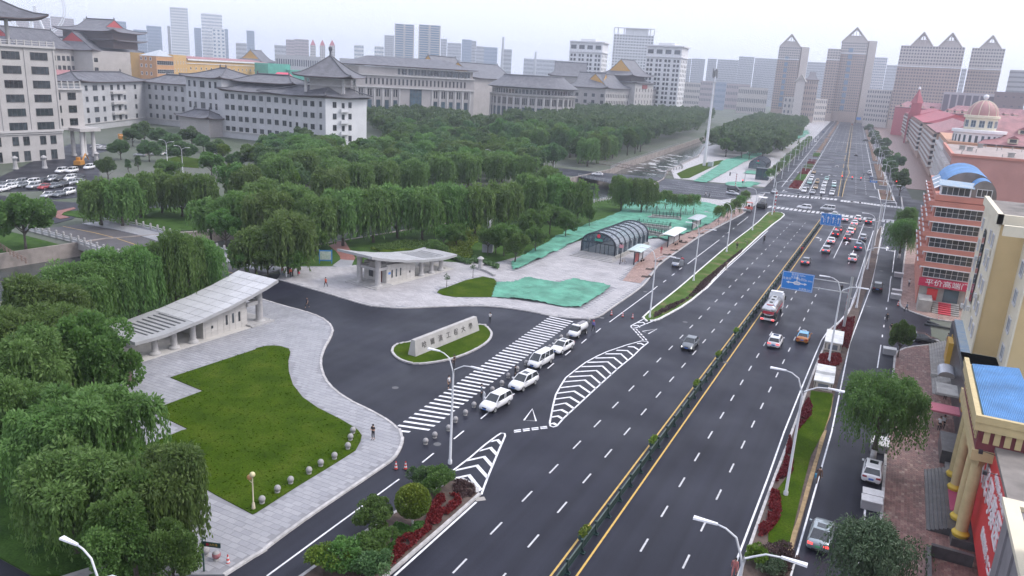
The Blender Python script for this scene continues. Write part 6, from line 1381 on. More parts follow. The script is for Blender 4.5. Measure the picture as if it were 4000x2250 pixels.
# roadside rows of slender young trees beyond the crossing (left pavement)
# ---------------------------------------------------------------- gatehouses
SLABS_T = mat('roof_stone_panel', (.46,.46,.47), .35, var=.08, scale=.6, rnd=.06)
ROOFST = mat('roof_stone_edge', (.33,.33,.335), .55, var=.1, scale=.8)
WALLP = mat('sandstone_panel', (.47,.45,.425), .65, var=.08, scale=1, rnd=.06)
def gatehouse(label, loc, rz, flip):
    """a gatehouse: swooping stone roof on columns over a small panelled house; local x runs away from the drive, y to the back"""
    G = thing('gatehouse', label, 'gatehouse', loc, rz, 'pair of gatehouses at the campus entrance')
    f = -1 if flip else 1
    def zr(s):
        pts = [(-2.6,5.75),(0,5.05),(3,4.35),(7,3.6),(11.4,2.95),(17,2.45),(20.6,2.55)]
        for (a,za),(b,zb) in zip(pts, pts[1:]):
            if s <= b:
                t = (s-a)/(b-a); return za+(zb-za)*(t*t*(3-2*t)*.35+t*.65)
        return pts[-1][1]
    T0, T1, th = -1.1, 7.3, .42
    def seg(q, s0, s1, t0, t1, dz0=0., dz1=th, mi=0):
        za, zb = zr(s0), zr(s1); y0, y1 = (t0*f, t1*f) if f > 0 else (t1*f, t0*f)
        q.hexa([(s0,y0,za+dz0),(s1,y0,zb+dz0),(s1,y1,zb+dz0),(s0,y1,za+dz0)], [(s0,y0,za+dz1),(s1,y0,zb+dz1),(s1,y1,zb+dz1),(s0,y1,za+dz1)], mi)
    q = MB(); S0, S1 = 12.2, 18.6
    for i in range(20): a = -2.6+(S0+2.6)*i/20; seg(q, a, a+(S0+2.6)/20, T0, T1)
    for i in range(8): a = S0+(S1-S0)*i/8; seg(q, a, a+.8, T0, T0+1.3); seg(q, a, a+.8, T1-1.3, T1); seg(q, a+.36, a+.8, T0+1.3, T1-1.3)
    for i in range(3): a = S1+2*i/3; seg(q, a, a+2/3, T0, T1)
    rf = q.obj('roof', ROOFST, G)
    for i in range(9):
        for j in range(5):
            a, b = -2.5+i*1.62, -2.5+(i+1)*1.62-.08; c, d = T0+.1+j*1.64, T0+.1+(j+1)*1.64-.08
            q = MB(); m = (a+b)/2; seg(q, a, m, c, d, th, th+.05); seg(q, m, b, c, d, th, th+.05); q.obj('roof_panel', SLABS_T, rf)
    def col(s, t, r, z0=.15):
        h = zr(s); q = MB().lathe([(r*1.75,z0),(r*1.75,z0+.12),(r*1.6,z0+.32),(r*1.1,z0+.4),(r*1.0,z0+.5),(r*.92,h-.45),(r*1.05,h-.4),(r*1.05,h+.02)], (s, t*f), 18); q.obj('column', STONE, G, True)
    col(.1,.1,.52); col(.1,4.5,.52)
    for s in (11.5,14.4,17.2): col(s,.1,.42); col(s,4.9,.42)
    # house
    hw = MB(); x0, x1, y0, y1 = 2.3, 9.8, .15, 5.6
    za, zb = zr(x0)-.75, zr(x1)-.05
    Y0, Y1 = (y0*f, y1*f) if f > 0 else (y1*f, y0*f)
    hw.hexa([(x0,Y0,.1),(x1,Y0,.1),(x1,Y1,.1),(x0,Y1,.1)], [(x0,Y0,za),(x1,Y0,zb),(x1,Y1,zb),(x0,Y1,za)]); H2 = hw.obj('house_wall', WALLP, G)
    xc = x0+2.6; MB().hexa([(x0+.4,Y0+.6,za-.3),(xc,Y0+.6,za-.3),(xc,Y1-.6,za-.3),(x0+.4,Y1-.6,za-.3)], [(x0+.4,Y0+.6,zr(x0+.4)),(xc,Y0+.6,zr(xc)),(xc,Y1-.6,zr(xc)),(x0+.4,Y1-.6,zr(x0+.4))]).obj('dark_clerestory', GREYW, G)
    # stone cladding panels and slit windows on the forecourt side
    pm = MB().box(-.47,.47,-.03,0,-.33,.33).mesh('wall_panel', WALLP)
    side = R(0) if f > 0 else R(180); yy = y0*f
    for i in range(7):
        for k in range(5):
            z = .5+k*.7; x = x0+.6+i*1.02
            if z+.3 < zr(x)-.45: link('wall_panel', pm, H2, (x, yy, z), side)
    for x in (3.7,4.8,5.9): MB().box(x-.17,x+.17,min(yy,yy-.06*f),max(yy,yy-.06*f),1.2,2.6).obj('slit_window', GLASS, G)
    MB().box(8.2,8.5,min(yy,yy-.06*f),max(yy,yy-.06*f),1.3,1.7).obj('slit_window', GLASS, G)
    MB().box(x0-.05,x0,1.8*f-.6,1.8*f+.6,.25,2.4).obj('door', mat('brown_door', (.13,.04,.035), .5), G); wq = MB().box(x0-.05,x0,3.9*f-.5,3.9*f+.5,1.0,2.2).obj('side_window', GLASS, G)
    bm = MB()
    for (a,b,c,d) in ((-.3,2.4,-.15,.35),(-.3,2.4,4.3,4.8),(-.1,.3,-.4,5.0)):
        e = sorted((c*f, d*f)); bm.box(a,b,e[0],e[1],3.0,3.5)
    bm.obj('beam', STONE, G)
    e = sorted((-1.2*f, 6.4*f)); MB().box(-1.6,2.6,e[0],e[1],.1,.3).box(-1.1,2.6,e[0]+.4,e[1]-.4,.3,.42).obj('plinth', STONE, G)
    e = sorted((-1.0*f, 7*f)); MB().box(2.6,20,e[0],e[1],.1,.17).obj('apron', WALLP, G)
    if f > 0: MB().box(2.75,3.3,-.0+.1,.14,1.9,2.3).obj('blue_plate', mat('blue_plate', (.05,.20,.55), .4), G)
    return G
gatehouse('right gatehouse with a swooping stone roof, beside the shrub beds', (-77,104.8,0), math.atan2(.991,.133), False)
gatehouse('left gatehouse with a swooping white panelled roof, in front of the willows', (-79.2,79.4,0), math.atan2(-.998,-.055), True)
# stone name wall
B = wparent(thing('name_wall', 'long pale stone name wall with dark carved characters on the oval island', 'sign'))
a, b = (-52.9,80.5), (-51.3,95.0); h = head(a, b); u = (math.cos(h), math.sin(h)); n = (math.sin(h), -math.cos(h)); Lw = math.hypot(b[0]-a[0], b[1]-a[1])
def wpt(s, d, z): return (a[0]+u[0]*s+n[0]*d, a[1]+u[1]*s+n[1]*d, z)
STW = mat('pale_carved_stone', (.40,.385,.37), .7, var=.12, scale=.8, bump=.1, bscale=10)
MB().hexa([wpt(0,0,.1),wpt(Lw,0,.1),wpt(Lw,-1.35,.1),wpt(0,-1.35,.1)], [wpt(.25,-.42,2.25),wpt(Lw-.25,-.42,2.25),wpt(Lw-.25,-1.02,2.25),wpt(.25,-1.02,2.25)]).obj('slab', STW, B)
INK = mat('dark_carved_letters', (.10,.095,.09), .8)
lean = math.atan2(.42, 2.15)
for i, chh in enumerate('哈爾濱工程大學'):
    s = 2.0+i*1.76; z = 1.22; d = -.42*(z-.1)/2.15+.03
    letters(chh, .98, B, wpt(s, d, z), (R(90)-lean, 0, h), INK, .015, 'character')
# stone bridge over the river
B = wparent(thing('stone_bridge', 'stone road bridge with post-and-panel balustrades over the river', 'bridge'))
N_ = [(-158,111.2),(-149,112.4),(-141,111.8),(-130,109.8),(-120,107.6),(-112,106.0),(-105,104.9),(-98,104.9)]
S_ = [(-160,96.0),(-149,95.3),(-142,94.8),(-130,92.6),(-120,91.6),(-112,91.0),(-103,90.3),(-98.5,89.4)]
for i in range(len(N_)-1):
    MB().prism([S_[i],S_[i+1],N_[i+1],N_[i]], -1.2, .05).obj('deck', STONE, B)
    m0 = [((S_[k][0]*.9+N_[k][0]*.1), (S_[k][1]*.9+N_[k][1]*.1)) for k in (i,i+1)]; m1 = [((S_[k][0]*.28+N_[k][0]*.72), (S_[k][1]*.28+N_[k][1]*.72)) for k in (i,i+1)]
    MB().prism([m0[0],m0[1],m1[1],m1[0]], .05, .062).obj('carriageway', mat('brown_asphalt', (.085,.08,.085), .7, var=.15, scale=.5, world_space=True), B)
    MB().prism([m1[0],m1[1],N_[i+1],N_[i]], .05, .2).obj('footway', SLAB[1], B)
yl = [((s[0]*.55+n_[0]*.45), (s[1]*.55+n_[1]*.45)) for s, n_ in zip(S_, N_)]
q = MB()
for p0, p1 in zip(yl, yl[1:]): q.obox(p0, p1, .16, .062, .068)
q.obj('yellow_line', YELLOW, B)
for x in (-146,-128,-112): MB().box(x-1.2,x+1.2,91,111,-3,-1.2).obj('pier', WALLST, B)
pst = MB().box(-.17,.17,-.17,.17,0,1.25).lathe([(.2,1.25),(.23,1.35),(.2,1.55),(.0,1.62)], (0,0), 8).mesh('balustrade_post', STONE)
BR = mat('balustrade_stone', (.42,.42,.43), .65, var=.12, scale=2)
for line in (N_, S_):
    W2 = walk(line, 2.55)
    for (x0,y0,h0),(x1,y1,h1) in zip(W2, W2[1:]):
        link('balustrade_post', pst, B, (x0,y0,.1), h0)
        l = math.hypot(x1-x0,y1-y0); hh = head((x0,y0),(x1,y1)); k = ('bp', round(l,1))
        if k not in STONES: STONES[k] = MB().box(.17,l-.17,-.07,.07,.1,.55).box(.17,l-.17,-.08,.08,.78,.93).mesh('balustrade_panel', BR)
        link('balustrade_panel', STONES[k], B, (x0,y0,.1), hh)
# railings of the river: white rail by the street bridge, stone walls along the park
def rail(name, label, pts, step, h, m, post=.06, bars=(.35,.75,1.05), cat='railing', z=.1):
    B = wparent(thing(name, label, cat)); W2 = walk(pts, step)
    pm = MB().box(-post,post,-post,post,0,h).mesh('post', m)
    for (x,y,a) in W2: link('post', pm, B, (x,y,z), a)
    for bz in bars:
        q = MB()
        for p0, p1 in zip(pts, pts[1:]): q.obox(p0, p1, .06, z+bz-.04, z+bz+.04)
        q.obj('rail_bar', m, B)
    return B
GR = mat('rail_grey', (.42,.43,.44), .5); GRN = mat('rail_darkgreen', (.03,.07,.06), .5)
rail('railing', 'pale grey railing along the river by the street bridge', [(-83,222.5),(-81,235),(-78.5,258)], 1.9, 1.15, GR, .12)
rail('railing', 'pale railing on the river wall right of the stone bridge', [(-133.6,121),(-131,130),(-126,160)], 2.2, 1.1, GR)
rail('railing', 'stone railing on the far river bank beyond the street bridge', [(-111.5,320),(-115.5,345),(-127.8,495)], 3.4, 1.3, STONE, .18, (.3,.6,1.2))
rail('railing', 'curved stone railing round the river landing near the mast', [(-84.5,309.5),(-90.5,335),(-88,352),(-95,372),(-97,420)], 3., 1.2, STONE, .18, (.3,.6,1.1))
rail('railing', 'railing on the near edge of the street bridge', [(-112,283.6),(-80.5,268)], 2.4, 1.1, GR)
rail('railing', 'dark green fence by the left gatehouse back', [(-97,88.5),(-104,84),(-108,76)], 2.2, 1.1, GRN, .05, (.2,1.0))
rail('railing', 'brown railing on the low river path at the left edge', [(-152,84.5),(-142,81.5),(-134,79.5)], 2.0, 1.1, mat('brown_rail', (.24,.17,.14), .7), .1)
# pipe bridge over the river
B = wparent(thing('pipe_truss', 'thin rusty pipe truss crossing the river beside the street', 'pipe bridge'))
RUST = mat('rusty_steel', (.20,.15,.135), .7, var=.2, scale=1)
p0, p1 = (-123.3,332.3), (-82.89,316.7)
for dz in (.6,2.0):
    MB().tube([(*p0,dz),(*p1,dz)], .12, 6).obj('pipe', RUST, B)
q = MB()
for i in range(22):
    t, t2 = i/22, (i+.5)/22; q.tube([(p0[0]+(p1[0]-p0[0])*t,p0[1]+(p1[1]-p0[1])*t,.6),(p0[0]+(p1[0]-p0[0])*t2,p0[1]+(p1[1]-p0[1])*t2,2.0),(p0[0]+(p1[0]-p0[0])*(t+1/22),p0[1]+(p1[1]-p0[1])*(t+1/22),.6)], .06, 4)
q.obj('web', RUST, B)
# retaining walls and hedges of the shrub garden
for pts, lb, hh, mm in (([(-70.5,131),(-70,127.3),(-67,126.2),(-64.5,124.4)], 'low stone edging wall beside the lantern stone', .55, STONE), ([(-79.59,133.5),(-73.19,129.4),(-72.67,132.5)], 'low stone kerb wall around the clipped hedge', .5, STONE), ([(-47.5,36.4),(-46.6,32.5),(-49.5,26)], 'stone hedge kerb at the lower left path', .45, STONE)):
    q = MB()
    for a0, a1 in zip(pts, pts[1:]): q.obox(a0, a1, .4, 0, hh)
    tag(q.obj('low_wall', mm), lb, 'wall')
# subway entrance
def subway(label, loc, rz, sc=1.0, detailed=True):
    B = thing('subway_entrance', label, 'subway entrance', loc, rz, 'glass vault subway entrances'); B.scale = (sc,)*3
    W2, L2, ze, zt = 3.9, 20.0, 2.7, 5.2
    FR = mat('dark_steel_frame', (.035,.042,.055), .4, metal=.4); VG = mat('vault_glass', (.30,.34,.39), .08, spec=.9, alpha=.6); FG = mat('front_glass', (.05,.09,.12), .06, spec=.9, alpha=.75)
    def arc(y, r=1.0, n=16): return [(-W2*r*math.cos(math.pi*i/n), y, ze+(zt-ze)*r*math.sin(math.pi*i/n)) for i in range(n+1)]
    MB().box(-W2-.4,W2+.4,-.2,L2+.4,0,.75).obj('plinth', CONC, B)
    st = MB()
    for i in range(4): st.box(-W2-1.2+.3*i,W2+.9-.3*i,-3.4+.75*i,0,.0+.15*i,.15+.15*i)
    st.obj('steps', STONE, B)
    for k in range(8):
        y = L2*k/7; MB().tube([(-W2,y,.7)] + arc(y) + [(W2,y,.7)], .2 if k in (0,7) else .15, 6).obj('rib', FR, B)
    for k in range(7):
        y0, y1 = L2*k/7+.15, L2*(k+1)/7-.15; q = MB(); A0, A1 = arc(y0, .985), arc(y1, .985)
        for i in range(16): q.add([A0[i],A0[i+1],A1[i+1],A1[i]], [(0,1,2,3)])
        q.obj('vault_pane', VG, B)
        for s in (-1,1): MB().box(s*W2-.04,s*W2+.04,y0,y1,.75,ze).obj('side_pane', FG, B); MB().box(s*W2-.1,s*W2+.1,y0+1.1,y0+1.3,.75,ze).obj('side_post', GR, B)
        pl = MB()
        for i in (3,5,7,9,11,13): a0 = arc(0)[i]; pl.tube([(a0[0],y0,a0[2]),(a0[0],y1,a0[2])], .045, 4)
        pl.obj('purlin', FR, B)
    f = MB(); f.add([(-W2,0,.75)] + arc(0,.97) + [(W2,0,.75)], [tuple(range(19))]); f.obj('front_pane', FG, B)
    f = MB(); f.add([(-W2,L2,.75)] + arc(L2,.97) + [(W2,L2,.75)], [tuple(range(18,-1,-1))]); f.obj('rear_pane', FG, B)
    ms = MB()
    for x in (-2.2,-.5,.5,1.5,2.4): ms.box(x-.05,x+.05,-.08,0,.75,ze+.3)
    ms.box(-W2,W2,-.09,0,ze+.2,ze+.35)
    for a in (35,60,90,120,145): ms.tube([(0,-.05,ze+.3),(3.7*math.cos(R(a)),-.05,ze+2.4*math.sin(R(a)))], .05, 4)
    ms.obj('mullions', FR, B)
    MB().lathe([(0,-.1),(.38,-.1),(.38,.05),(0,.05)], (0,0), 14).obj('round_emblem', mat('metro_red', (.62,.03,.06), .4), B).matrix_local = Matrix.Translation((0,-.25,ze+1.85)) @ Matrix.Rotation(R(90),4,'X')
    MB().box(-.9,.9,-.2,-.1,ze+.75,ze+1.2).obj('green_sign', mat('sign_green', (.05,.30,.22), .4), B)
    return B
subway('near glass-vaulted subway entrance on the pale plaza', (-54.8,153.6,.13), R(-3))
subway('far glass-vaulted subway entrance beyond the crossing', (*far(-38,75),.13), ang)
# bus shelters along the service road
SHW = mat('shelter_white', (.66,.67,.68), .35)
def shelter(label, p, q, roofm, ad):
    B = wparent(thing('bus_shelter', label, 'bus shelter', group='bus shelters on the brick strip')); L = math.hypot(q[0]-p[0], q[1]-p[1]); h = head(p, q)
    B.location = (*p,.15); B.rotation_euler = (0,0,h)
    q2 = MB(); n = 6
    pr = [(-1.5+3*i/n, 2.75+.35*math.sin(math.pi*(i+1)/(n+3))) for i in range(n+1)]
    for i in range(n): q2.hexa([(-.5,pr[i][0],pr[i][1]),(L+.5,pr[i][0],pr[i][1]),(L+.5,pr[i+1][0],pr[i+1][1]),(-.5,pr[i+1][0],pr[i+1][1])], [(-.5,pr[i][0],pr[i][1]+.06),(L+.5,pr[i][0],pr[i][1]+.06),(L+.5,pr[i+1][0],pr[i+1][1]+.06),(-.5,pr[i+1][0],pr[i+1][1]+.06)])
    q2.obj('roof', roofm, B)
    FR = MATS['dark_steel_frame']
    for x in grid(.2, L-.2, 3): MB().box(x-.1,x+.1,-.12,.12,0,2.8).box(x-.06,x+.06,-1.2,1.2,2.62,2.75).obj('post', FR, B)
    for i, x in enumerate(grid(L*.28, L*.72, 2)): MB().box(x-L*.2,x+L*.2,-.06,.06,.35,2.3).obj('ad_panel', mat('advert_red', (.40,.10,.10), .4) if ad and i == 0 else mat('milky_panel', (.45,.47,.48), .3), B)
    return B
shelter('pale green roofed bus shelter nearest the glass subway entrance', (-45.94,151.4), (-46.12,158.1), mat('shelter_green', (.42,.52,.50), .3), True)
shelter('white roofed bus shelter, the middle one of three', (-45.02,173.7), (-45.08,184.6), SHW, False)
shelter('farthest of the three bus shelters, grey roofed', (-45.74,199.5), (-45.51,207.9), mat('shelter_grey', (.36,.40,.41), .35), False)
# fenced stairwells on the green net
for i, (p, q, lb) in enumerate((((-59.4,185.9), (-49.72,183.2), 'fenced stairwell nearest the glass subway entrance'), ((-59.1,193.2), (-50.28,194.2), 'middle one of the three fenced stairwells'), ((-59.6,209.1), (-51.69,211.5), 'farthest fenced stairwell, next to the staked trees'))):
    B = wparent(thing('fenced_stairwell', lb, 'stairwell', group='fenced stairwells on the net')); h = head(p, q); L = math.hypot(q[0]-p[0], q[1]-p[1]); B.location = (*p,.1); B.rotation_euler = (0,0,h)
    D = 3.6; MB().box(0,L,0,.5,0,.85).box(0,L,D-.5,D,0,.85).box(0,.5,.5,D-.5,0,.85).box(L-.5,L,.5,D-.5,0,.85).obj('kerb_wall', CONC, B); MB().box(.5,L-.5,.5,D-.5,0,.35).obj('stair_floor', EARTH, B)
    pm = MB().box(-.06,.06,-.06,.06,.85,1.85).lathe([(.08,1.85),(0,2.0)], (0,0), 6).mesh('post', GRN)
    for x in grid(.25, L-.25, 9):
        for y in (.25,D-.25): link('post', pm, B, (x,y,0))
    for y in grid(1.0, D-1, 2): link('post', pm, B, (.25,y,0)); link('post', pm, B, (L-.25,y,0))
    for z in (1.15,1.6): MB().box(.25,L-.25,.22,.28,z,z+.05).box(.25,L-.25,D-.28,D-.22,z,z+.05).box(.22,.28,.3,D-.3,z,z+.05).box(L-.28,L-.22,.3,D-.3,z,z+.05).obj('rail_bar', GRN, B)
# lift kiosk by the far entrance
p = (-50.83,340.9); B = wparent(thing('lift_kiosk', 'dark glass lift kiosk beside the far subway entrance', 'kiosk'))
MB().box(p[0]-2.6,p[0]+2.6,p[1]-1.6,p[1]+2.2,.13,4.6).obj('glass_body', GLASSB, B); MB().box(p[0]-2.9,p[0]+2.9,p[1]-1.9,p[1]+2.5,4.6,5).obj('roof', MATS['dark_steel_frame'], B)
for x in (-2.6,0,2.6): MB().box(p[0]+x-.1,p[0]+x+.1,p[1]-1.75,p[1]-1.6,.13,4.6).obj('mullion', MATS['dark_steel_frame'], B)
# ---------------------------------------------------------------- lamps, fence, signs, bollards and small things
LAMPW = mat('lamp_white', (.62,.63,.65), .4); LAMPH = mat('lamp_head_white', (.80,.80,.82), .3)
def lamp_proto():
    B = thing('street_lamp', '', 'street lamp')
    MB().lathe([(.2,0),(.2,.4),(.13,.5),(.09,9.2),(.07,9.6)], (0,0), 10).obj('pole', LAMPW, B, True)
    for s, ext, top in ((-1,2.3,11.3),(1,2.6,10.5)):
        MB().tube([(0,0,9.2),(s*.12,0,9.8),(s*.5,0,top-.45),(s*1.1,0,top-.1),(s*(ext-.7),0,top)], [.07,.065,.06,.055,.05], 7).obj('arm', LAMPW, B, True)
        x0, x1 = s*(ext-.75), s*(ext+.55)
        MB().hexa([(x0,-.07,top-.04),(x1,-.17,top-.05),(x1,.17,top-.05),(x0,.07,top-.04)] if s > 0 else [(x1,-.17,top-.05),(x0,-.07,top-.04),(x0,.07,top-.04),(x1,.17,top-.05)], [(x0,-.06,top+.07),(x1,-.14,top+.06),(x1,.14,top+.06),(x0,.06,top+.07)] if s > 0 else [(x1,-.14,top+.06),(x0,-.06,top+.07),(x0,.06,top+.07),(x1,.14,top+.06)]).obj('lamp_head', LAMPH, B)
    return B
LP = lamp_proto(); usedl = False
lamps = [((-34,22),0,1,'double-armed street lamp at the lower left corner of the picture'),((-34,58.2),0,1,'double-armed street lamp at the tip of the flower bed by the crosswalk'),((-32,117.3),0,1,'double-armed street lamp at the near tip of the grass median'),((-32,146.3),0,1,'double-armed street lamp on the grass median, second from its near tip'),((-32.3,178.6),0,1,'double-armed street lamp on the grass median, third from its near tip'),((-32.4,212.6),0,1,'double-armed street lamp on the grass median, fourth from its near tip'),((-32.2,245),0,1,'double-armed street lamp at the crossing end of the grass median'),
 ((-4.2,41),0,1.08,'double-armed street lamp at the bottom of the right planted island'),((-4.3,70),0,1.08,'double-armed street lamp on the grass of the right planted island'),((-4.2,112.3),0,1.08,'double-armed street lamp between the two white utility boxes'),((-2.5,146.1),0,1.08,'double-armed street lamp right of the blue direction sign'),((-2.3,182),0,1.08,'double-armed street lamp on the narrow right island'),((-2.2,214),0,1.08,'double-armed street lamp near the blue lane sign'),((-1.6,262),0,1.05,'double-armed street lamp at the right near corner of the crossing')]
for i in range(12): lamps.append((far(16.2, 30+i*36), ang, 1., '%s double-armed street lamp beyond the crossing on the right median' % ['first','second','third','fourth','fifth','sixth','seventh','eighth','ninth','tenth','eleventh','twelfth'][i]))
for i in range(12): lamps.append((far(-24.8, 14+i*36), ang, 1., '%s double-armed street lamp beyond the crossing on the left pavement' % ['first','second','third','fourth','fifth','sixth','seventh','eighth','ninth','tenth','eleventh','twelfth'][i]))
for c, lb in (((-225.8,185.5), 'street lamp beside the campus lawn path'), ((-208.2,176.8), 'twin street lamp behind the campus willows'), ((-272,191.3), 'street lamp in front of the teaching tower'), ((-150,225), 'street lamp above the park willows'), ((-140,262), 'street lamp left of the street bridge'), ((-128,296), 'street lamp at the street bridge corner')):
    lamps.append((c, R(50), .8, lb))
for c, rz, s, lb in lamps:
    place(LP, usedl, lb, (*c,.12), rz, s, 'double-armed street lamps'); usedl = True
# median fence: posts and slatted panels
FG_ = mat('fence_green', (.022,.05,.048), .45); FY = mat('fence_yellow', (.55,.36,.06), .5); FT = mat('fence_top', (.07,.10,.09), .45)
B = wparent(thing('median_fence', 'dark green slatted median fence with pale top rail along the yellow lines', 'fence'))
post = MB().box(-.09,.09,-.09,.09,0,1.25).box(-.32,.32,-.2,.2,0,.1).add([(-.32,-.05,.1),(.32,-.05,.1),(.09,-.05,.45),(-.09,-.05,.45)], [(0,1,2,3)]).mesh('post', FG_)
pan = MB().box(-.05,.05,.09,2.99,.92,1.02,1).box(-.035,.035,.09,2.99,.2,.27).box(-.03,.03,.09,2.99,.55,.6)
for k in range(22): pan.box(-.025,.025,.16+k*.13,.24+k*.13,.27,.92)
pan = pan.mesh('fence_panel', [FG_, FT])
y = 14.6; i = 0
while y < 252:
    link('post', post, B, (-17.6,y,0))
    if y < 249: link('fence_panel', pan, B, (-17.6,y,0))
    y += 3.08; i += 1
link('post', post, B, (-17.6,y,0))
for k in range(36):
    p, p2 = far(.1, 8+k*24), far(.1, 8+k*24+22); q = MB().obox(p, p2, .12, .15, 1.0)
    for t in grid(0,1,6): q.box(p[0]+(p2[0]-p[0])*t-.1,p[0]+(p2[0]-p[0])*t+.1,p[1]+(p2[1]-p[1])*t-.1,p[1]+(p2[1]-p[1])*t+.1,0,1.25)
    q.obj('far_panel', FG_, B)
# planters hung on the fence
rr = random.Random(4)
for yy, lb in ((52.9,'nearest green planter hanging on the median fence'),(72.4,'second green planter on the median fence with a red flower'),(90.8,'third green planter on the median fence'),(103.5,'fourth green planter on the median fence'),(116,'fifth green planter on the median fence, near the tanker')):
    P = thing('fence_planter', lb, 'planter', (-17.95,yy,.72), 0, 'planters on the median fence'); MB().box(-.2,.2,-.8,.8,0,.3).obj('trough', GRN, P)
    rng = np.random.default_rng(int(yy)); n = 260; Pp = np.c_[rng.uniform(-.28,.28,n), rng.uniform(-.85,.85,n), .28+rng.uniform(0,.3,n)]
    link('leaves', quads_mesh('leaves', leaves_at(Pp, rng.normal(size=(n,3))+np.array([0,0,.6]), rng.uniform(.12,.24,n), rng, .45), rng.uniform(.2,.9,n), LEAF_Y), P)
# overhead direction signs
SBLUE = mat('sign_blue', (.03,.22,.62), .45, var=.05, scale=1); STEEL = mat('galvanised_steel', (.45,.46,.47), .45, metal=.3)
def gantry(name, label, base, hpole, arms, panel, draw, rz=0):
    """post with two arms towards -x and a blue panel facing the traffic; panel = x0, x1, z0, z1"""
    B = thing(name, label, 'road sign', (*base,.1), rz)
    MB().lathe([(.22,0),(.2,hpole)], (0,0), 12).obj('post', STEEL, B, True)
    for z in arms: MB().tube([(0,0,z),(panel[1]-.3,0,z)], .09, 8).obj('arm', STEEL, B, True)
    x0, x1, z0, z1 = panel; pn = MB().box(x0,x1,-.22,-.14,z0,z1).obj('panel', SBLUE, B)
    q = MB()
    for a, b, c, d in ((x0+.06,x1-.06,z1-.13,z1-.07),(x0+.06,x1-.06,z0+.07,z0+.13),(x0+.06,x0+.12,z0+.13,z1-.13),(x1-.12,x1-.06,z0+.13,z1-.13)): q.box(a,b,-.232,-.22,c,d)
    q.obj('border', WHITEP, pn); draw(pn, x0, x1, z0, z1); return B
def up_arrow(q, x, z, s, y=-.226):
    q.add([(x-.09*s,y,z-1.0*s),(x+.09*s,y,z-1.0*s),(x+.09*s,y,z+.35*s),(x-.09*s,y,z+.35*s)], [(0,1,2,3)]); q.add([(x-.34*s,y,z+.3*s),(x+.34*s,y,z+.3*s),(x,y,z+1.0*s)], [(0,1,2)])
def lanes(pn, x0, x1, z0, z1):
    q = MB(); w = (x1-x0)/4; zc = (z0+z1)/2
    for i in range(1,4): up_arrow(q, x0+w*(i+.5), zc, .85)
    x = x0+w*.55; q.add([(x+.1,-.226,zc-.85),(x+.26,-.226,zc-.85),(x+.26,-.226,zc+.1),(x+.1,-.226,zc+.05)], [(0,1,2,3)]); q.add([(x+.1,-.226,zc+.05),(x+.26,-.226,zc+.1),(x-.15,-.226,zc+.6),(x-.28,-.226,zc+.5)], [(0,1,2,3)]); q.add([(x-.42,-.226,zc+.25),(x+.08,-.226,zc+.72),(x-.42,-.226,zc+.82)], [(0,1,2)])
    for i in range(1,4):
        for k in range(5): zz = z0+.3+k*(z1-z0-.4)/5; q.add([(x0+w*i-.04,-.226,zz),(x0+w*i+.04,-.226,zz),(x0+w*i+.04,-.226,zz+.28),(x0+w*i-.04,-.226,zz+.28)], [(0,1,2,3)])
    q.obj('lane_arrows', WHITEP, pn)
gantry('lane_sign', 'blue overhead lane sign with four white arrows before the crossing', (-2.3,206), 8.2, (5.6,7.3), (-13.0,-8.2,4.9,7.9), lanes)
def directions(pn, x0, x1, z0, z1):
    xc, zc = (x0+x1)/2, (z0+z1)/2; q = MB(); up_arrow(q, xc-.1, zc+.25, .7); 
    q.add([(xc-1.3,-.226,zc-.35),(xc+1.1,-.226,zc-.35),(xc+1.1,-.226,zc-.19),(xc-1.3,-.226,zc-.19)], [(0,1,2,3)]); q.add([(xc-1.3,-.226,zc-.5),(xc-1.3,-.226,zc-.04),(xc-1.75,-.226,zc-.27)], [(2,1,0)]); q.add([(xc+1.1,-.226,zc-.5),(xc+1.1,-.226,zc-.04),(xc+1.55,-.226,zc-.27)], [(0,2,1)])
    q.add([(xc-.75,-.228,zc-.27),(xc-.4,-.228,zc-.55),(xc+.3,-.228,zc-.55),(xc+.65,-.228,zc-.27),(xc+.3,-.228,zc+.02),(xc-.4,-.228,zc+.02)], [(0,1,2,3,4,5)]); q.obj('arrows', WHITEP, pn)
    for tx, s, x, z in (('宣庆街350m',.42,xc,z1-.42),('东直路1.2km',.42,xc,z1-.9),('文昌街',.46,xc-1.7,zc+.3),('哈站北路 200m',.34,xc+1.2,zc+.35),('东直路1km',.4,xc+1.3,z0+.35)): letters(tx, s, pn, (x,-.228,z), UPR, WHITEP, .004)
    letters('文昌街', .26, pn, (xc-.05,-.232,zc-.27), UPR, SBLUE, .004)
gantry('direction_sign', 'large blue overhead direction sign with white characters over the right lanes', (-3.6,131.5), 8.6, (5.9,7.4), (-10.6,-5.6,5.0,8.0), directions)
gantry('direction_sign', 'small far blue direction sign over the avenue beyond the crossing', (*far(14,880),), 8, (5.6,7.2), (-10,-4,4.6,8.2), lambda *a: None)
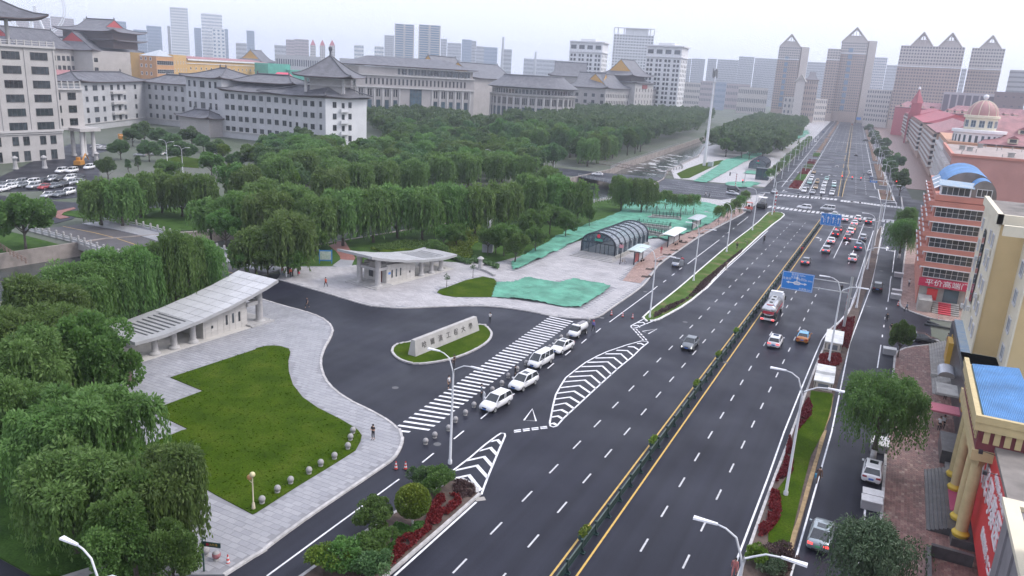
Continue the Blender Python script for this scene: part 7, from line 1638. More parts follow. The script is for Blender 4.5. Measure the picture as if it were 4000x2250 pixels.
# camera and signal gantries
RED = mat('signal_red', (1.0,.05,.05), .4, emit=3.5); DARK = mat('signal_black', (.02,.02,.025), .5); REDP = mat('pole_red', (.45,.03,.05), .5); SW = mat('pole_white', (.68,.67,.67), .5)
def striped(parent, x, y, h, r=.16, z=.1, n=12):
    for i in range(n): MB().lathe([(r,z+h*i/n),(r,z+h*(i+1)/n)], (x,y), 12).obj('pole_band', REDP if i % 2 == 0 else SW, parent, True)
def signal_head(parent, x, y, z, face=1, lit=True):
    o = MB().box(x-.2,x+.2,y-.16,y+.16,z-.65,z+.65).obj('signal_head', DARK, parent)
    if lit: MB().lathe([(0,0),(.16,0),(.16,.05),(0,.08)], (0,0), 12).obj('red_lamp', RED, o).matrix_local = Matrix.Translation((x, y-.18*face, z+.42)) @ Matrix.Rotation(R(90*face),4,'X')
B = wparent(thing('signal_gantry', 'long signal arm with four red lights at the far side of the crossing', 'traffic light'))
c = far(17,12); MB().lathe([(.2,.1),(.16,7.2)], c, 12).obj('post', STEEL, B, True); MB().tube([(c[0]+1,c[1],6.6),(-17,c[1]-1.5,6.9)], .1, 8).obj('arm', STEEL, B, True)
for px in ((-18.66,321.5,6.4), (-15.06,321.6,6.39), (-11.97,321.8,6.33), (0.22,318,6.69)): signal_head(B, px[0], px[1], px[2])
pl = MB().box(-8.6,-6.2,c[1]-1.1,c[1]-1.0,5.9,6.6).obj('street_name_plate', SBLUE, B); letters('宣庆街', .6, pl, (-7.4,c[1]-1.12,6.25), UPR, WHITEP, .004)
B = wparent(thing('signal_gantry', 'signal arm with dark signal heads turned away at the near left of the crossing', 'traffic light'))
bx = (-32.37,250.3); striped(B, bx[0], bx[1], 7.0); MB().tube([(bx[0],bx[1],6.4),(-17.5,bx[1]+1,6.3)], .1, 8).obj('arm', STEEL, B, True)
for px in ((-26.82,257.6,5.34), (-23.18,257,5.46), (-19.93,256.2,5.83)): signal_head(B, px[0], px[1], px[2], lit=False)
B = wparent(thing('camera_gantry', 'grey camera arm at the near right of the crossing', 'camera mast'))
MB().lathe([(.22,.1),(.2,6.8)], (-2.1,243), 12).obj('post', STEEL, B, True); MB().tube([(-2.1,243,6.6),(-11,243.5,6.8)], .08, 8).obj('arm', STEEL, B, True)
for x in (-10.4,-8.2): MB().box(x-.25,x+.25,243.1,243.7,6.85,7.1).obj('camera', DARK, B)
B = wparent(thing('striped_pole', 'red and white striped pole beside the direction sign', 'pole')); striped(B, -3.75, 134.5, 6.4, .18)
B = wparent(thing('striped_pole', 'red and white striped pole further up the right island', 'pole')); striped(B, -2.3, 206.2, 6.0, .18)
B = wparent(thing('signal_gantry', 'red pedestrian signal and striped arm post left of the crossing', 'traffic light'))
c = (-55.59,307.7); striped(B, c[0], c[1], 5.2, .15); MB().tube([(c[0],c[1],5.2),(c[0]-3.2,c[1],5.0)], .08, 6).obj('arm', STEEL, B); signal_head(B, c[0]-2.6, c[1], 4.6, lit=False); c2 = (-52.58,305.3); MB().lathe([(.08,.1),(.08,2.6)], c2, 8).obj('signal_post', STEEL, B); signal_head(B, c2[0], c2[1], 2.6)
for i, (px, lb) in enumerate((((-52.61,309.1), 'grey camera pole with one arm left of the crossing'), ((-53.56,635.1), 'thin pole beside the far left median'))):
    B = wparent(thing('camera_mast', lb, 'camera mast')); MB().lathe([(.12,.1),(.1,6.5)], px, 8).obj('post', STEEL, B); MB().tube([(*px,6.4),(px[0]+4,px[1],6.5)], .07, 6).obj('arm', STEEL, B)
for k, (d, lb) in enumerate(((52,'first'),(92,'second'),(150,'third'))):
    B = wparent(thing('camera_gantry', lb + ' grey monitoring gantry over the far left lanes', 'camera mast', group='monitoring gantries')); c = far(-17.4,d); e = far(-5,d); MB().lathe([(.18,.1),(.16,7)], c, 10).obj('post', STEEL, B)
    for z in (5.6,6.8): MB().tube([(*c,z),(*e,z)], .09, 6).obj('arm', STEEL, B)
    MB().box(e[0]-.5,e[0]+4.5,e[1]-.1,e[1],5.5,6.9).obj('panel_back', mat('sign_back_grey', (.33,.34,.36), .5), B)
# stone ball bollards
BALL = mat('granite_ball', (.30,.29,.29), .7, var=.15, scale=6, bump=.2, bscale=30); 
BP = thing('ball_bollard', '', 'bollard')
MB().lathe([(.3,0),(.3,.12),(.22,.16),(.36,.3),(.43,.48),(.44,.58),(.40,.76),(.27,.93),(.12,1.0),(0,1.02)], (0,0), 18).obj('ball', BALL, BP, True); MB().lathe([(.33,0),(.33,.1),(.22,.16)], (0,0), 16).obj('foot', CONC, BP)
lawnb = [(-43.91,43.49),(-44.06,45.5),(-44.15,47.26),(-43.95,49.46),(-43.99,51.14),(-43.81,52.92),(-44.03,55.22),(-45,56.86),(-45.74,58.19)]; rowb = [(-38.35,60.56),(-38.33,62.27),(-38.01,64.48),(-38.45,66.65),(-38.44,68.79),(-38.7,71.16),(-39.05,76.26),(-39.03,78.68),(-39.47,81.29),(-39.61,84.06),(-39.55,86.67),(-39.47,94.09),(-39.71,96.81),(-39.86,99.08),(-39.31,100.3),(-39.48,109.2)]
ords = ['first','second','third','fourth','fifth','sixth','seventh','eighth','ninth','tenth','eleventh','twelfth','thirteenth','fourteenth','fifteenth','sixteenth']
ub = False
for i, p in enumerate(lawnb): place(BP, ub, 'stone ball on the lawn edge, %s from the globe lamp' % ords[i], (*p,.2), 0, .68, 'stone balls on the lawn edge'); ub = True
for i, p in enumerate(rowb): place(BP, ub, 'stone ball bollard along the crosswalk, %s from the street lamp end' % ords[i], (*p,0), 0, .66, 'stone balls along the crosswalk')
place(BP, ub, 'plain stone ball by the signpost at the lower path', (*(-42.25,35.9),.14), 0, .72, 'stone balls on the lower path')
b2 = place(BP, ub, 'stone ball with red and white stripes by the signpost', (*(-41.13,35.92),.14), 0, .72, 'stone balls on the lower path')
sp = MB()
for k in range(6): z = .34+k*.085; r = .447*math.cos((z-.58)/.47); sp.lathe([(r,z),(.448*math.cos((z+.04-.58)/.47),z+.04)], (0,0), 18)
sp.obj('red_stripes', REDP, b2)
# traffic cones
CP = thing('traffic_cone', '', 'traffic cone'); MB().box(-.2,.2,-.2,.2,0,.04).obj('foot', DARK, CP)
CRED = mat('cone_red', (.62,.06,.05), .5)
for i in range(5): MB().lathe([(.15-.022*i,.04+.14*i),(.128-.022*i,.18+.14*i)], (0,0), 12).obj('cone_band', CRED if i % 2 == 0 else SW, CP, True)
uc = False
for p, lb in (((-37.89,54.7),'striped traffic cone nearer the pavement before the flower bed'),((-37.13,55.19),'striped traffic cone nearer the street lamp before the flower bed'),((-37.77,115),'striped cone beside the kerb corner, first of three'),((-35.92,115.2),'striped cone in the middle of the three by the kerb corner'),((-34.29,115.4),'striped cone nearest the grass median tip'),((-40.12,36.08),'red traffic cone on the lower path by the signpost'),((4.15,153.4),'striped cone at the far kerb of the side lane'),((10.58,147.9),'striped cone on the torn-up kerb of the side lane')):
    place(CP, uc, lb, (*p,.02), 0, 1.1, 'traffic cones'); uc = True
# globe lamp on the lawn, fingerpost, information board, statue, lantern stone
B = thing('globe_lamp', 'cream garden lamp post with two globes on the lawn', 'lamp', (*(-43.9,42.48),.2))
CRM = mat('cream_lamp_post', (.55,.48,.36), .5); MB().lathe([(.16,0),(.12,.5),(.06,.6),(.05,2.9)], (0,0), 10).obj('post', CRM, B, True)
for (x, z, m) in ((.02,3.2,mat('globe_cream',(.62,.55,.33),.3)),(-.3,2.85,mat('globe_orange',(.5,.26,.11),.3))): MB().lathe([(.24*math.sin(R(a)), z-.24*math.cos(R(a))) for a in range(0,181,20)], (x,0), 14).obj('globe', m, B, True)
MB().tube([(0,0,2.4),(-.3,0,2.5),(-.3,0,2.65)], .035, 6).obj('arm', CRM, B)
B = thing('fingerpost', 'dark green fingerpost sign by the striped stone ball', 'sign', (*(-40.84,34.47),.13)); MB().lathe([(.07,0),(.05,2.7),(.09,2.72),(0,2.85)], (0,0), 8).obj('post', GRN, B)
pn = MB().prism([(0,-.02),(1.35,-.02),(1.35,.02),(0,.02)], 2.15, 2.55).obj('finger', GRN, B, False, (0.05,0,0), R(20)); MB().box(.25,.45,-.03,-.02,2.25,2.45).obj('red_mark', REDP, pn); letters('太阳岛', .22, pn, (.8,-.03,2.35), UPR, FY, .004)
B = thing('information_board', 'blue-framed map board at the edge of the park', 'sign', (*(-94.95,112.5),.1), R(35))
MB().box(-1.25,1.25,-.06,.06,.5,2.6).obj('frame', mat('board_blue', (.03,.20,.48), .45), B); MB().box(-1.05,1.05,-.075,-.06,.75,2.4).obj('map', mat('map_paper', (.55,.57,.5), .5, var=.35, scale=3, rgb2=(.30,.42,.30)), B)
for x in (-1.15,1.15): MB().box(x-.07,x+.07,-.07,.07,-.1,2.7).obj('post', MATS['board_blue'], B)
B = thing('statue', 'slender pale sculpture of a figure above a sphere on a grey block', 'statue', (*(-75.65,142.2),.1), R(20))
MB().box(-1.1,1.1,-1.1,1.1,0,2.0).obj('pedestal', mat('statue_block', (.27,.27,.29), .6, var=.1, scale=1), B)
SILV = mat('sculpture_silver', (.42,.41,.40), .4, metal=.4)
for x in (-.45,.45): MB().tube([(x,0,2),(x*.6,0,3.2)], .07, 6).obj('strut', SILV, B)
MB().lathe([(0,2.9),(.5,3.0),(.85,3.4),(.9,3.75),(.55,3.9),(0,3.95)], (0,0), 16).obj('sphere', SILV, B, True)
MB().tube([(0,0,3.8),(.35,.1,4.5),(.05,0,5.2),(.3,.05,5.9),(.15,0,6.6),(.5,.1,7.1)], [.32,.2,.28,.22,.24,.1], 8).tube([(.1,0,5.8),(.55,0,6.5),(.8,0,7.3)], [.14,.1,.04], 6).obj('figure', SILV, B, True); MB().tube([(-.35,0,3.6),(-.35,0,7.4)], .03, 5).obj('rod', SILV, B)
def lantern(p, label, s=1.0, m=None):
    B = thing('lantern_stone', label, 'stone lantern', (*p,.1), 0, 'stone lanterns'); B.scale = (s,s,s); m = m or STONE
    MB().lathe([(.62,0),(.45,.5),(.38,1.8),(.5,1.9)], (0,0), 8).obj('shaft', m, B); MB().lathe([(.42,1.9),(.42,2.3)], (0,0), 8).obj('lamp_box', m, B); MB().lathe([(.72,2.3),(.45,2.55),(0,2.8)], (0,0), 8).obj('cap', m, B)
lantern((-69.08,127.1), 'stone lantern post at the corner of the clipped hedge'); lantern((-75,54.5), 'brown stone lantern post half hidden by the tree at the left gatehouse', 1.1, mat('brown_granite', (.14,.10,.085), .7))
for i, p in enumerate(((-246.5,146.1), (-243.7,153.6), (-244.4,172.2))): lantern(p, '%s stone lantern before the teaching tower steps' % ords[i], 1.5)
# white utility boxes on the right island
def ubox(label, p, rz, w, l, h, two=False):
    B = thing('utility_box', label, 'utility box', (*p,.12), rz, 'white-roofed utility boxes on the right island'); CR = mat('box_cream', (.47,.42,.36), .7, var=.1, scale=1); WR = mat('box_roof', (.66,.66,.64), .6, var=.15, scale=1)
    MB().box(-w/2,w/2,-l/2,l/2,0,h).obj('body', CR, B)
    MB().box(-w/2-.1,w/2+.1,-l/2-.1,l/2+.1,h,h+.14).obj('roof', WR, B)
    if two: MB().box(-w/2-.05,w/2+.05,-l/2+l*.5,l/2+.05,h+.14,h+.5).obj('upper_roof', WR, B)
    MB().box(-w*.28,w*.28,-l/2-.03,-l/2,.25,h-.25).obj('louvre_door', mat('grey_louvre', (.14,.15,.17), .6), B)
    for s in (-1,1): MB().box(s*w*.44-.05,s*w*.44+.05,-l/2-.02,-l/2,.3,h-.1).obj('warning_stripe', mat('stripe_dark', (.06,.06,.05), .6), B)
ubox('far white-roofed utility box on the right island', (-4.3,121.0), R(2), 2.3, 6.6, 1.25); ubox('near stepped white-roofed utility box on the right island', (-4.0,103.0), R(2), 2.2, 5.6, 1.15, True)
# concrete blocks on the right parking strip
CW = mat('white_block', (.60,.60,.60), .7, var=.12, scale=2); CG = mat('grey_block_side', (.30,.30,.31), .7)
for i, (p, lb) in enumerate((((3.38,122.1),'white-topped concrete block at the corner of the side lane'),((3.65,158.7),'white-topped block beside the coral block kerb, nearer one'),((3.76,162.6),'white-topped block beside the coral block kerb, farther one'),((3.88,179.4),'white-topped block at the kerb beyond the coral block entrance'),((3.19,85.69),'white-topped block parked behind the white car'),((3.19,87.06),'second white-topped block under the large street tree'),((3,73.75),'white-topped block in front of the grey coupe'),((2.97,72.31),'white-topped block half under the silvery street tree'))):
    B = thing('concrete_block', lb, 'concrete block', (*p,0), R(3), 'white-topped blocks on the parking strip'); MB().box(-.85,.85,-.6,.6,0,.85).obj('body', CG, B); MB().box(-.9,.9,-.65,.65,.85,.93).obj('top', CW, B)
# manholes
MH = MB().lathe([(0,.008),(.36,.008),(.4,.004)], (0,0), 16).mesh('manhole_cover', mat('cast_iron', (.10,.10,.105), .5))
for i, p in enumerate(((-37.34,61.19), (-16.91,103.6), (-26.52,118.8), (-37.53,132.7), (-37.48,203.6), (-0.62,149.1), (-38.51,112.6), (-44.84,166.6), (-49.29,70.75), (0.47,183.2))): link('manhole_cover', MH, road, (*p,0))
DR = MB().box(-.45,.45,-.3,.3,.0,.012).mesh('drain_grate', mat('drain_grey', (.33,.31,.29), .7))
for p in ((-28.46,54.32), (-3.82,153.3), (-28.68,160.6)): link('drain_grate', DR, road, (*p,0), R(45))
# mobile mast
B = thing('mobile_mast', 'tall white mobile phone mast beside the river', 'mast', (-83.8,375.5,.1)); MB().lathe([(.75,0),(.7,10),(.5,30),(.32,44)], (0,0), 12).obj('pole', mat('mast_white', (.66,.66,.68), .5), B, True)
for z in (33.2,39): MB().lathe([(1.2,z),(1.2,z+.2),(.4,z+.2)], (0,0), 12).obj('platform', STEEL, B)
an = MB()
for k in range(9): a = k*.7; an.box(1.0*math.cos(a)-.2,1.0*math.cos(a)+.2,1.0*math.sin(a)-.2,1.0*math.sin(a)+.2,41+.4*(k % 3),44.2+.5*(k % 3))
an.obj('antennas', mat('antenna_grey', (.25,.25,.26), .6), B); MB().tube([(0,0,44),(0,0,47)], .06, 5).obj('rod', STEEL, B)
ld = MB().tube([(.8,0,1),(.45,0,40)], .05, 4).obj('ladder', STEEL, B)
B = tag(MB().box(-81.8,-79.6,374,376.4,.1,2.4).obj('equipment_cabinet', mat('cabinet_grey', (.34,.38,.38), .6)), 'grey equipment cabinet at the foot of the mobile mast', 'cabinet')
# clock lamp post and bicycle by the glass entrance
B = thing('sign_post', 'black lamp post with a small pink sign by the glass entrance', 'lamp', (*(-48.42,149.9),.14)); MB().lathe([(.12,0),(.07,.6),(.06,3.6)], (0,0), 8).obj('post', DARK, B); MB().box(-.4,.4,-.06,.06,3.5,4.2).obj('sign', mat('pink_sign', (.55,.25,.28), .5), B); MB().lathe([(.2,4.2),(.1,4.6),(0,4.8)], (0,0), 8).obj('cap', DARK, B)
B = thing('bicycle', 'small yellowish bicycle leaning beside the black lamp post', 'bicycle', (*(-48.12,151.2),.14), R(-20)); TY = mat('tyre_black', (.02,.02,.02), .8); YF = mat('bike_yellow', (.45,.30,.12), .5)
for x in (-.5,.5): MB().tube([(x+.3*math.cos(t*.5236),0,.31+.3*math.sin(t*.5236)) for t in range(13)], .03, 5, cap=False).obj('wheel', TY, B)
MB().tube([(-.5,0,.31),(-.1,0,.32),(.3,0,.75),(-.2,0,.75),(-.5,0,.31)], .025, 5).tube([(.5,0,.31),(.3,0,.75),(.25,0,.95)], .025, 5).tube([(-.1,0,.32),(-.25,0,.9)], .025, 5).obj('frame', YF, B); MB().box(-.36,-.14,-.06,.06,.88,.94).obj('saddle', DARK, B); MB().tube([(.25,-.25,.98),(.25,.25,.98)], .02, 5).obj('handlebar', DARK, B)
# pipes on the torn-up side lane
for i, (p, q, lb) in enumerate((((8.34,142.4), (13.21,142.1), 'longer dark pipe lying on the side lane'), ((8.82,144.5), (10.45,143.1), 'shorter dark pipe lying on the side lane'))):
    tag(MB().tube([(*p,.25),(*q,.25)], .22, 10).obj('pipe', mat('dark_pipe', (.035,.04,.042), .5), None, True), lb, 'pipe')
# tree pits with soil heaps and benches along the brick strip
for i, p in enumerate([(-40.78,143.1),(-42,149.7),(-42.75,158),(-42.96,165.6),(-42.87,171.5),(-43.47,182.2),(-43.29,189.3),(-42.88,197),(-42.67,205)]):
    o = thing('tree_pit', 'tree pit with a soil heap, %s from the near end of the brick strip' % ords[i], 'tree pit', (p[0],p[1],.16), R(8), 'empty tree pits on the brick strip')
    MB().box(-.75,.75,-.75,.75,0,.02).obj('pit', mat('dark_soil', (.05,.035,.03), .95), o); MB().lathe([(.42,0),(.3,.2),(.1,.3),(0,.32)], (.7,.5), 7).obj('soil_heap', EARTH, o)
for p, lb in (((-45.39,155.8),'slatted bench beside the pale green shelter'),((-44.06,178.1),'small bench before the white shelter, nearer one'),((-44.19,182.6),'small bench before the white shelter, farther one')):
    o = thing('bench', lb, 'bench', (*p,.15), R(85), 'benches at the shelters'); 
    for k in range(3): MB().box(-.75,.75,-.2+.14*k,-.08+.14*k,.42,.46).obj('slat', RUST, o)
    for x in (-.6,.6): MB().box(x-.04,x+.04,-.18,.18,0,.42).obj('leg', DARK, o)
# ---------------------------------------------------------------- flower beds, shrubs, staked young trees
def leafpatch(poly, n, h, size, m, parent, name='flowers', seed=1, z=.14, aspect=.5):
    """a bed of small plants: leaves spread through a low layer over a polygon"""
    rng = np.random.default_rng(seed); x0, x1 = min(p[0] for p in poly), max(p[0] for p in poly); y0, y1 = min(p[1] for p in poly), max(p[1] for p in poly); P = []
    while len(P) < n:
        x, y = rng.uniform(x0,x1), rng.uniform(y0,y1)
        if inside((x,y), poly) and noise.noise(Vector((x*.9,y*.9,seed))) > -.28: P.append((x,y,z+rng.uniform(0,1)**.6*h*(.7+.5*noise.noise(Vector((x*1.5,y*1.5,seed))))))
    P = np.array(P); D = rng.normal(size=(n,3))+np.array([0,0,.7])
    return stuff(link(name, quads_mesh(name, leaves_at(P, D, rng.uniform(.6,1.4,n)*size, rng, aspect), rng.uniform(.1,.9,n), m), parent))
def bush(name, label, p, r, h, m, n=2600, size=.16, kind='b', seed=3, stem=0., group=None, cl=16, z=.12):
    B = thing(name, label, 'shrub', (*p,z), seed*1.3, group); V, T = crown(kind, seed, n, cl, r, h, stem, size)
    link('foliage', quads_mesh('foliage', V, T, m), B); MB().tube([(0,0,-.05),(0,0,stem+h*.5)], [.07,.03], 6).obj('stem', BARK, B); return B
redA = [(-30.11,40.5),(-29.91,42.75),(-31.03,45.15),(-29.96,47.45),(-31.34,50.5),(-31.8,52.52),(-30.3,53.66),(-29.39,52.48),(-29.5,46.9),(-29.49,43.76),(-29.38,41.63)]
leafpatch(redA, 9000, .35, .16, LEAF_R, islandA, seed=2); leafpatch([(-32.03,55.67),(-31.08,56.06),(-29.93,55.73),(-29.17,54.57),(-29.39,52.48),(-30.3,53.66),(-31.19,54.11)], 2600, .2, .14, LEAF_P, islandA, 'low_plants', 4)
leafpatch([(-31,39.96),(-31.99,41.49),(-31,44.69),(-32.46,46.76),(-30.52,48.31),(-29.96,47.45),(-30.95,45.04),(-30.05,42.82),(-30.18,40.46)], 6000, .22, .16, LEAF_B, islandA, 'low_plants', 5)
# clipped ball tree
B = thing('topiary', 'clipped ball-shaped yellow-green tree in the near flower bed', 'shrub', (*(-31.11,47.43),.13)); rng = np.random.default_rng(8); n = 15000
v = rng.normal(size=(n,3)); v /= np.linalg.norm(v, axis=1, keepdims=True); P = v*np.array([1.42,1.42,1.35])*(rng.uniform(.82,1.0,n)[:,None])+np.array([0,0,2.35])
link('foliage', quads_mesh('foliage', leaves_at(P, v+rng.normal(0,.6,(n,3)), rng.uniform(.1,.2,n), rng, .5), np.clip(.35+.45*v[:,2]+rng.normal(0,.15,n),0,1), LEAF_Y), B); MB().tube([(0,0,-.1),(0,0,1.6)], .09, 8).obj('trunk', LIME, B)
bush('shrub', 'loose rose shrub right of the clipped ball, at the bed tip', (-31.9,52.86), 1.9, 2.6, LEAF_B, 6500, .17, seed=4, cl=22); bush('shrub', 'dark shrub directly behind the clipped ball', (-33.71,53.35), 1.5, 2.0, LEAF_D, 4500, .16, seed=5)
bush('shrub', 'spiky shrub with yellowish shoots left of the clipped ball', (-33.34,45.2), 1.9, 2.9, LEAF_B, 6500, .17, seed=6, cl=24); bush('shrub', 'shrub below the spiky one in the near flower bed', (-31.62,42.76), 1.8, 2.3, LEAF_B, 5500, .17, seed=7, cl=20); bush('shrub', 'wide white-flowering shrub at the bottom of the near bed', (-32.27,40.16), 2.0, 2.2, LEAF_B, 6000, .17, seed=8, cl=22); bush('shrub', 'yellow-tinged shrub at the bottom picture edge', (-33.29,38.98), 1.9, 2.0, LEAF_Y, 4200, .17, seed=9); bush('shrub', 'low dark shrub right of the wide white-flowering one', (-30.05,40.66), 1.6, 1.7, LEAF_D, 4000, .17, seed=10)
# right island planting
leafpatch([(-5.2,96.25),(-4.49,93.89),(-4.29,91),(-5.1,85.78),(-5.37,85.34),(-5.47,91.54)], 3200, .3, .15, LEAF_R, islandC, seed=11); leafpatch([(-5.72,83.51),(-4.98,80.67),(-4.36,75.05),(-5.14,72.5),(-5.54,72.02),(-5.34,76.59),(-5.65,81.05)], 3600, .32, .15, LEAF_R, islandC, seed=12); leafpatch([(-5.64,70.86),(-4.86,69.86),(-4.32,67.36),(-4.18,65.17),(-4.58,62.77),(-4.76,62.84),(-5.31,66.36)], 3600, .35, .15, LEAF_R, islandC, seed=13)
leafpatch([(-3.95,136.8),(-2.38,139.3),(-2.15,128),(-2.21,120.2),(-3.61,120.2),(-3.23,122.7),(-3.79,130.4),(-4.65,129.8)], 5200, .3, .17, LEAF_R, islandC, seed=14); leafpatch([(-5.61,114.7),(-3.08,117),(-2.51,113),(-3,110.8),(-5.37,109.6)], 3000, .3, .17, LEAF_R, islandC, seed=15)
leafpatch([(-5.55,62.88),(-5.04,64.64),(-4.68,62.36),(-5.24,61.5)], 1500, .35, .15, LEAF_R, islandC, seed=16)
bush('shrub', 'bright yellow-green shrub under the lamp at the bottom right', (-4.88,57.53), 1.3, 1.5, LEAF_Y, 4200, .15, seed=17); bush('shrub', 'purple-brown low hedge shrub at the bottom right', (-3.48,58.69), 1.8, 1.1, LEAF_P, 4600, .15, seed=18); bush('shrub', 'white-flowering low shrub under the purple-brown hedge', (-3.54,57), 1.4, 1.0, LEAF_S, 3200, .15, seed=19)
# left grass median planting
leafpatch([(-31.34,117.1),(-30.03,125.6),(-29.06,136.4),(-28.75,141.7),(-29.47,164.4),(-29.36,180.4),(-29.73,184.8),(-30.13,165.5),(-30.38,145.7),(-29.75,132.6),(-31.35,125.4),(-31.87,120)], 7000, .3, .2, LEAF_P, islandB, 'red_brown_plants', 20)
for pl, m, sd, nn in (([(-85.32,139.6),(-86.5,146.6),(-85.79,154.5),(-83.83,156.2),(-82.02,153.4),(-82.01,147.8),(-79.84,141.8),(-76.52,137.3),(-75.54,133.5),(-80.06,134.3)], LEAF_Y, 21, 6500), ([(-95.96,127.9),(-94.63,138.8),(-87.41,141.7),(-80.53,135),(-84.08,134.4),(-89.9,131.9),(-92.76,127)], LEAF_B, 22, 5000), ([(-79.91,133.2),(-74.24,131.2),(-74.86,135.2),(-67.38,131.6),(-66.4,129.3),(-72.05,131.4),(-72.78,128.7),(-79.15,131.6)], LEAF_D, 23, 3500)): leafpatch(pl, nn, .5, .3, m, None, 'ground_cover', sd, .3)
for i in range(6):
    d0 = 16+i*30 if i < 5 else 196; leafpatch([far(-19.2,d0),far(-15.8,d0),far(-15.8,d0+28),far(-19.2,d0+28)], 900, .5, .45, LEAF_R if i % 2 == 0 else LEAF_B, None, 'bed_plants', 30+i)
# staked young trees
YV, YT = crown('w', 41, 2600, 12, 1.5, 3.6, 2.2, .34)
ym, yt = quads_mesh('crown', YV, YT, LEAF_W), MB().tube([(0,0,0),(.05,0,2.6),(0,.05,4.8)], [.07,.055,.02], 6).mesh('trunk', BARK)
sm_ = MB().tube([(.95,0,0),(0,0,1.7)], .035, 4).mesh('stake', RUST)
def young(label, p, s=1.0, z=.2):
    T = thing('young_tree', label, 'tree', (*p,z), p[0]*7, 'staked young trees'); T.scale = (s,s,s); link('trunk', yt, T); link('crown', ym, T)
    for k in range(4): link('stake', sm_, T, (0,0,0), k*1.57)
for i, p in enumerate([(-64.19,219.2),(-61.84,221.5),(-60.75,227.2),(-57.28,221.4),(-54.68,221.7),(-53.5,222.8),(-51.82,225.5)]): young('staked young tree on the large green net, %s from the lawn side' % ords[i], p, 1.1, .35)
for i, p in enumerate([(-41.81,213.3),(-40.95,221),(-40.71,229.6),(-41.01,239.5),(-42.2,253.1)]): young('staked young tree on the brick strip, %s from the shelters' % ords[i], p, 1.0)
for i in range(16): young('young tree of the far left kerb row, %s from the crossing' % ords[i], far(-27.2, 24+i*19), 1.15)
for i, (p, lb) in enumerate((((-67.56,112.2),'sparse sapling at the lawn tip'), ((-67.24,121),'sparse sapling on the plaza before the lantern'))): bush('sapling', lb, p, .7, 1.6, LEAF_S, 220, .16, seed=51+i, stem=1.0, cl=8)
# ---------------------------------------------------------------- vehicles
CARGL = mat('car_glass', (.02,.025,.03), .05, spec=.9); TYRE = mat('tyre', (.018,.018,.02), .8); RIM = mat('alloy_rim', (.38,.39,.40), .35, metal=.6); TRIM = mat('black_trim', (.02,.02,.022), .5)
HEADL = mat('headlamp', (.75,.77,.8), .15); HEADON = mat('headlamp_lit', (1,.98,.92), .2, emit=3.); TAIL = mat('tail_lamp', (.30,.015,.02), .3); TAILON = mat('tail_lamp_lit', (1.,.06,.06), .3, emit=2.5)
PLATEB = mat('plate_blue', (.05,.14,.45), .4); PLATEG = mat('plate_green', (.12,.48,.22), .4)
PAINT = {k: mat('paint_'+k, c, .28, coat=.6, metal=me) for k, c, me in (('white',(.72,.72,.73),0),('silver',(.42,.43,.45),.5),('grey',(.17,.185,.20),.4),('black',(.02,.021,.024),.1),('red',(.32,.018,.025),.1),('maroon',(.10,.02,.03),.2),('blue',(.06,.11,.2),.2),('orange',(.42,.16,.035),0),('tan',(.42,.30,.17),0),('skyblue',(.16,.42,.66),0),('teal',(.30,.5,.46),0),('palegrey',(.33,.38,.40),.4))}
def loft(secs, mi=0, q=None):
    """closed rounded sections (x=across): list of (y, half width, z0, z1, shoulder)"""
    q = q or MB(); rings = []
    for y, w, z0, z1, sh in secs:
        zm = z0+(z1-z0)*.55
        rings.append([(-w*.86,y,z0),(w*.86,y,z0),(w,y,z0+(z1-z0)*.22),(w,y,zm),(w*sh,y,z1-.04),(w*sh*.9,y,z1),(0,y,z1+.025),(-w*sh*.9,y,z1),(-w*sh,y,z1-.04),(-w,y,zm),(-w,y,z0+(z1-z0)*.22)])
    b = len(q.v); n = 11
    for r in rings: q.v += r
    for k in range(len(rings)-1):
        for i in range(n): j = (i+1) % n; q.f.append([b+k*n+i,b+k*n+j,b+(k+1)*n+j,b+(k+1)*n+i]); q.m.append(mi)
    q.f.append([b+n-1-i for i in range(n)]); q.m.append(mi); e = b+(len(rings)-1)*n; q.f.append([e+i for i in range(n)]); q.m.append(mi)
    return q
CARS = {  # L, W, body sections, cabin (base rear, base front, roof rear, roof front, belt z, roof z)
 'sedan': (4.7, [(-2.33,.74,.32,.78,.9),(-2.22,.84,.25,.98,.88),(-1.7,.89,.2,1.02,.88),(-.6,.91,.2,.97,.9),(.8,.91,.2,.95,.9),(1.5,.89,.2,.88,.86),(2.1,.84,.22,.76,.84),(2.33,.70,.3,.6,.8)], (-1.85,1.05,-1.15,.2,.95,1.46)),
 'suv': (4.65, [(-2.3,.78,.38,.95,.9),(-2.22,.87,.3,1.1,.92),(-1.6,.92,.26,1.1,.92),(-.6,.93,.26,1.06,.92),(.8,.93,.26,1.05,.92),(1.5,.91,.26,1.02,.88),(2.1,.86,.28,.9,.85),(2.3,.74,.35,.7,.8)], (-2.18,1.1,-1.85,.25,1.06,1.70)),
 'van': (4.6, [(-2.28,.78,.3,1.05,.95),(-2.2,.82,.26,1.15,.97),(0,.84,.26,1.12,.97),(1.6,.83,.26,1.08,.95),(2.0,.8,.28,.95,.9),(2.28,.7,.34,.72,.85)], (-2.22,1.75,-2.1,.95,1.1,1.9)),
 'coupe': (4.8, [(-2.38,.78,.35,.95,.9),(-2.28,.9,.28,1.06,.86),(-1.7,.95,.24,1.1,.86),(-.6,.95,.24,1.04,.9),(.8,.95,.24,1.02,.9),(1.6,.92,.24,.96,.86),(2.15,.86,.28,.84,.84),(2.38,.72,.34,.64,.8)], (-2.1,1.15,-1.0,.25,1.04,1.60))}
WHEEL = MB().lathe([(.24,-.11),(.33,-.1),(.345,0),(.33,.1),(.24,.11)], (0,0), 16).lathe([(0,.06),(.2,.085),(.24,.11)], (0,0), 16, 1).lathe([(.24,-.11),(0,-.08)], (0,0), 16, 1).mesh('wheel', [TYRE, RIM], True)
CACHE = {}
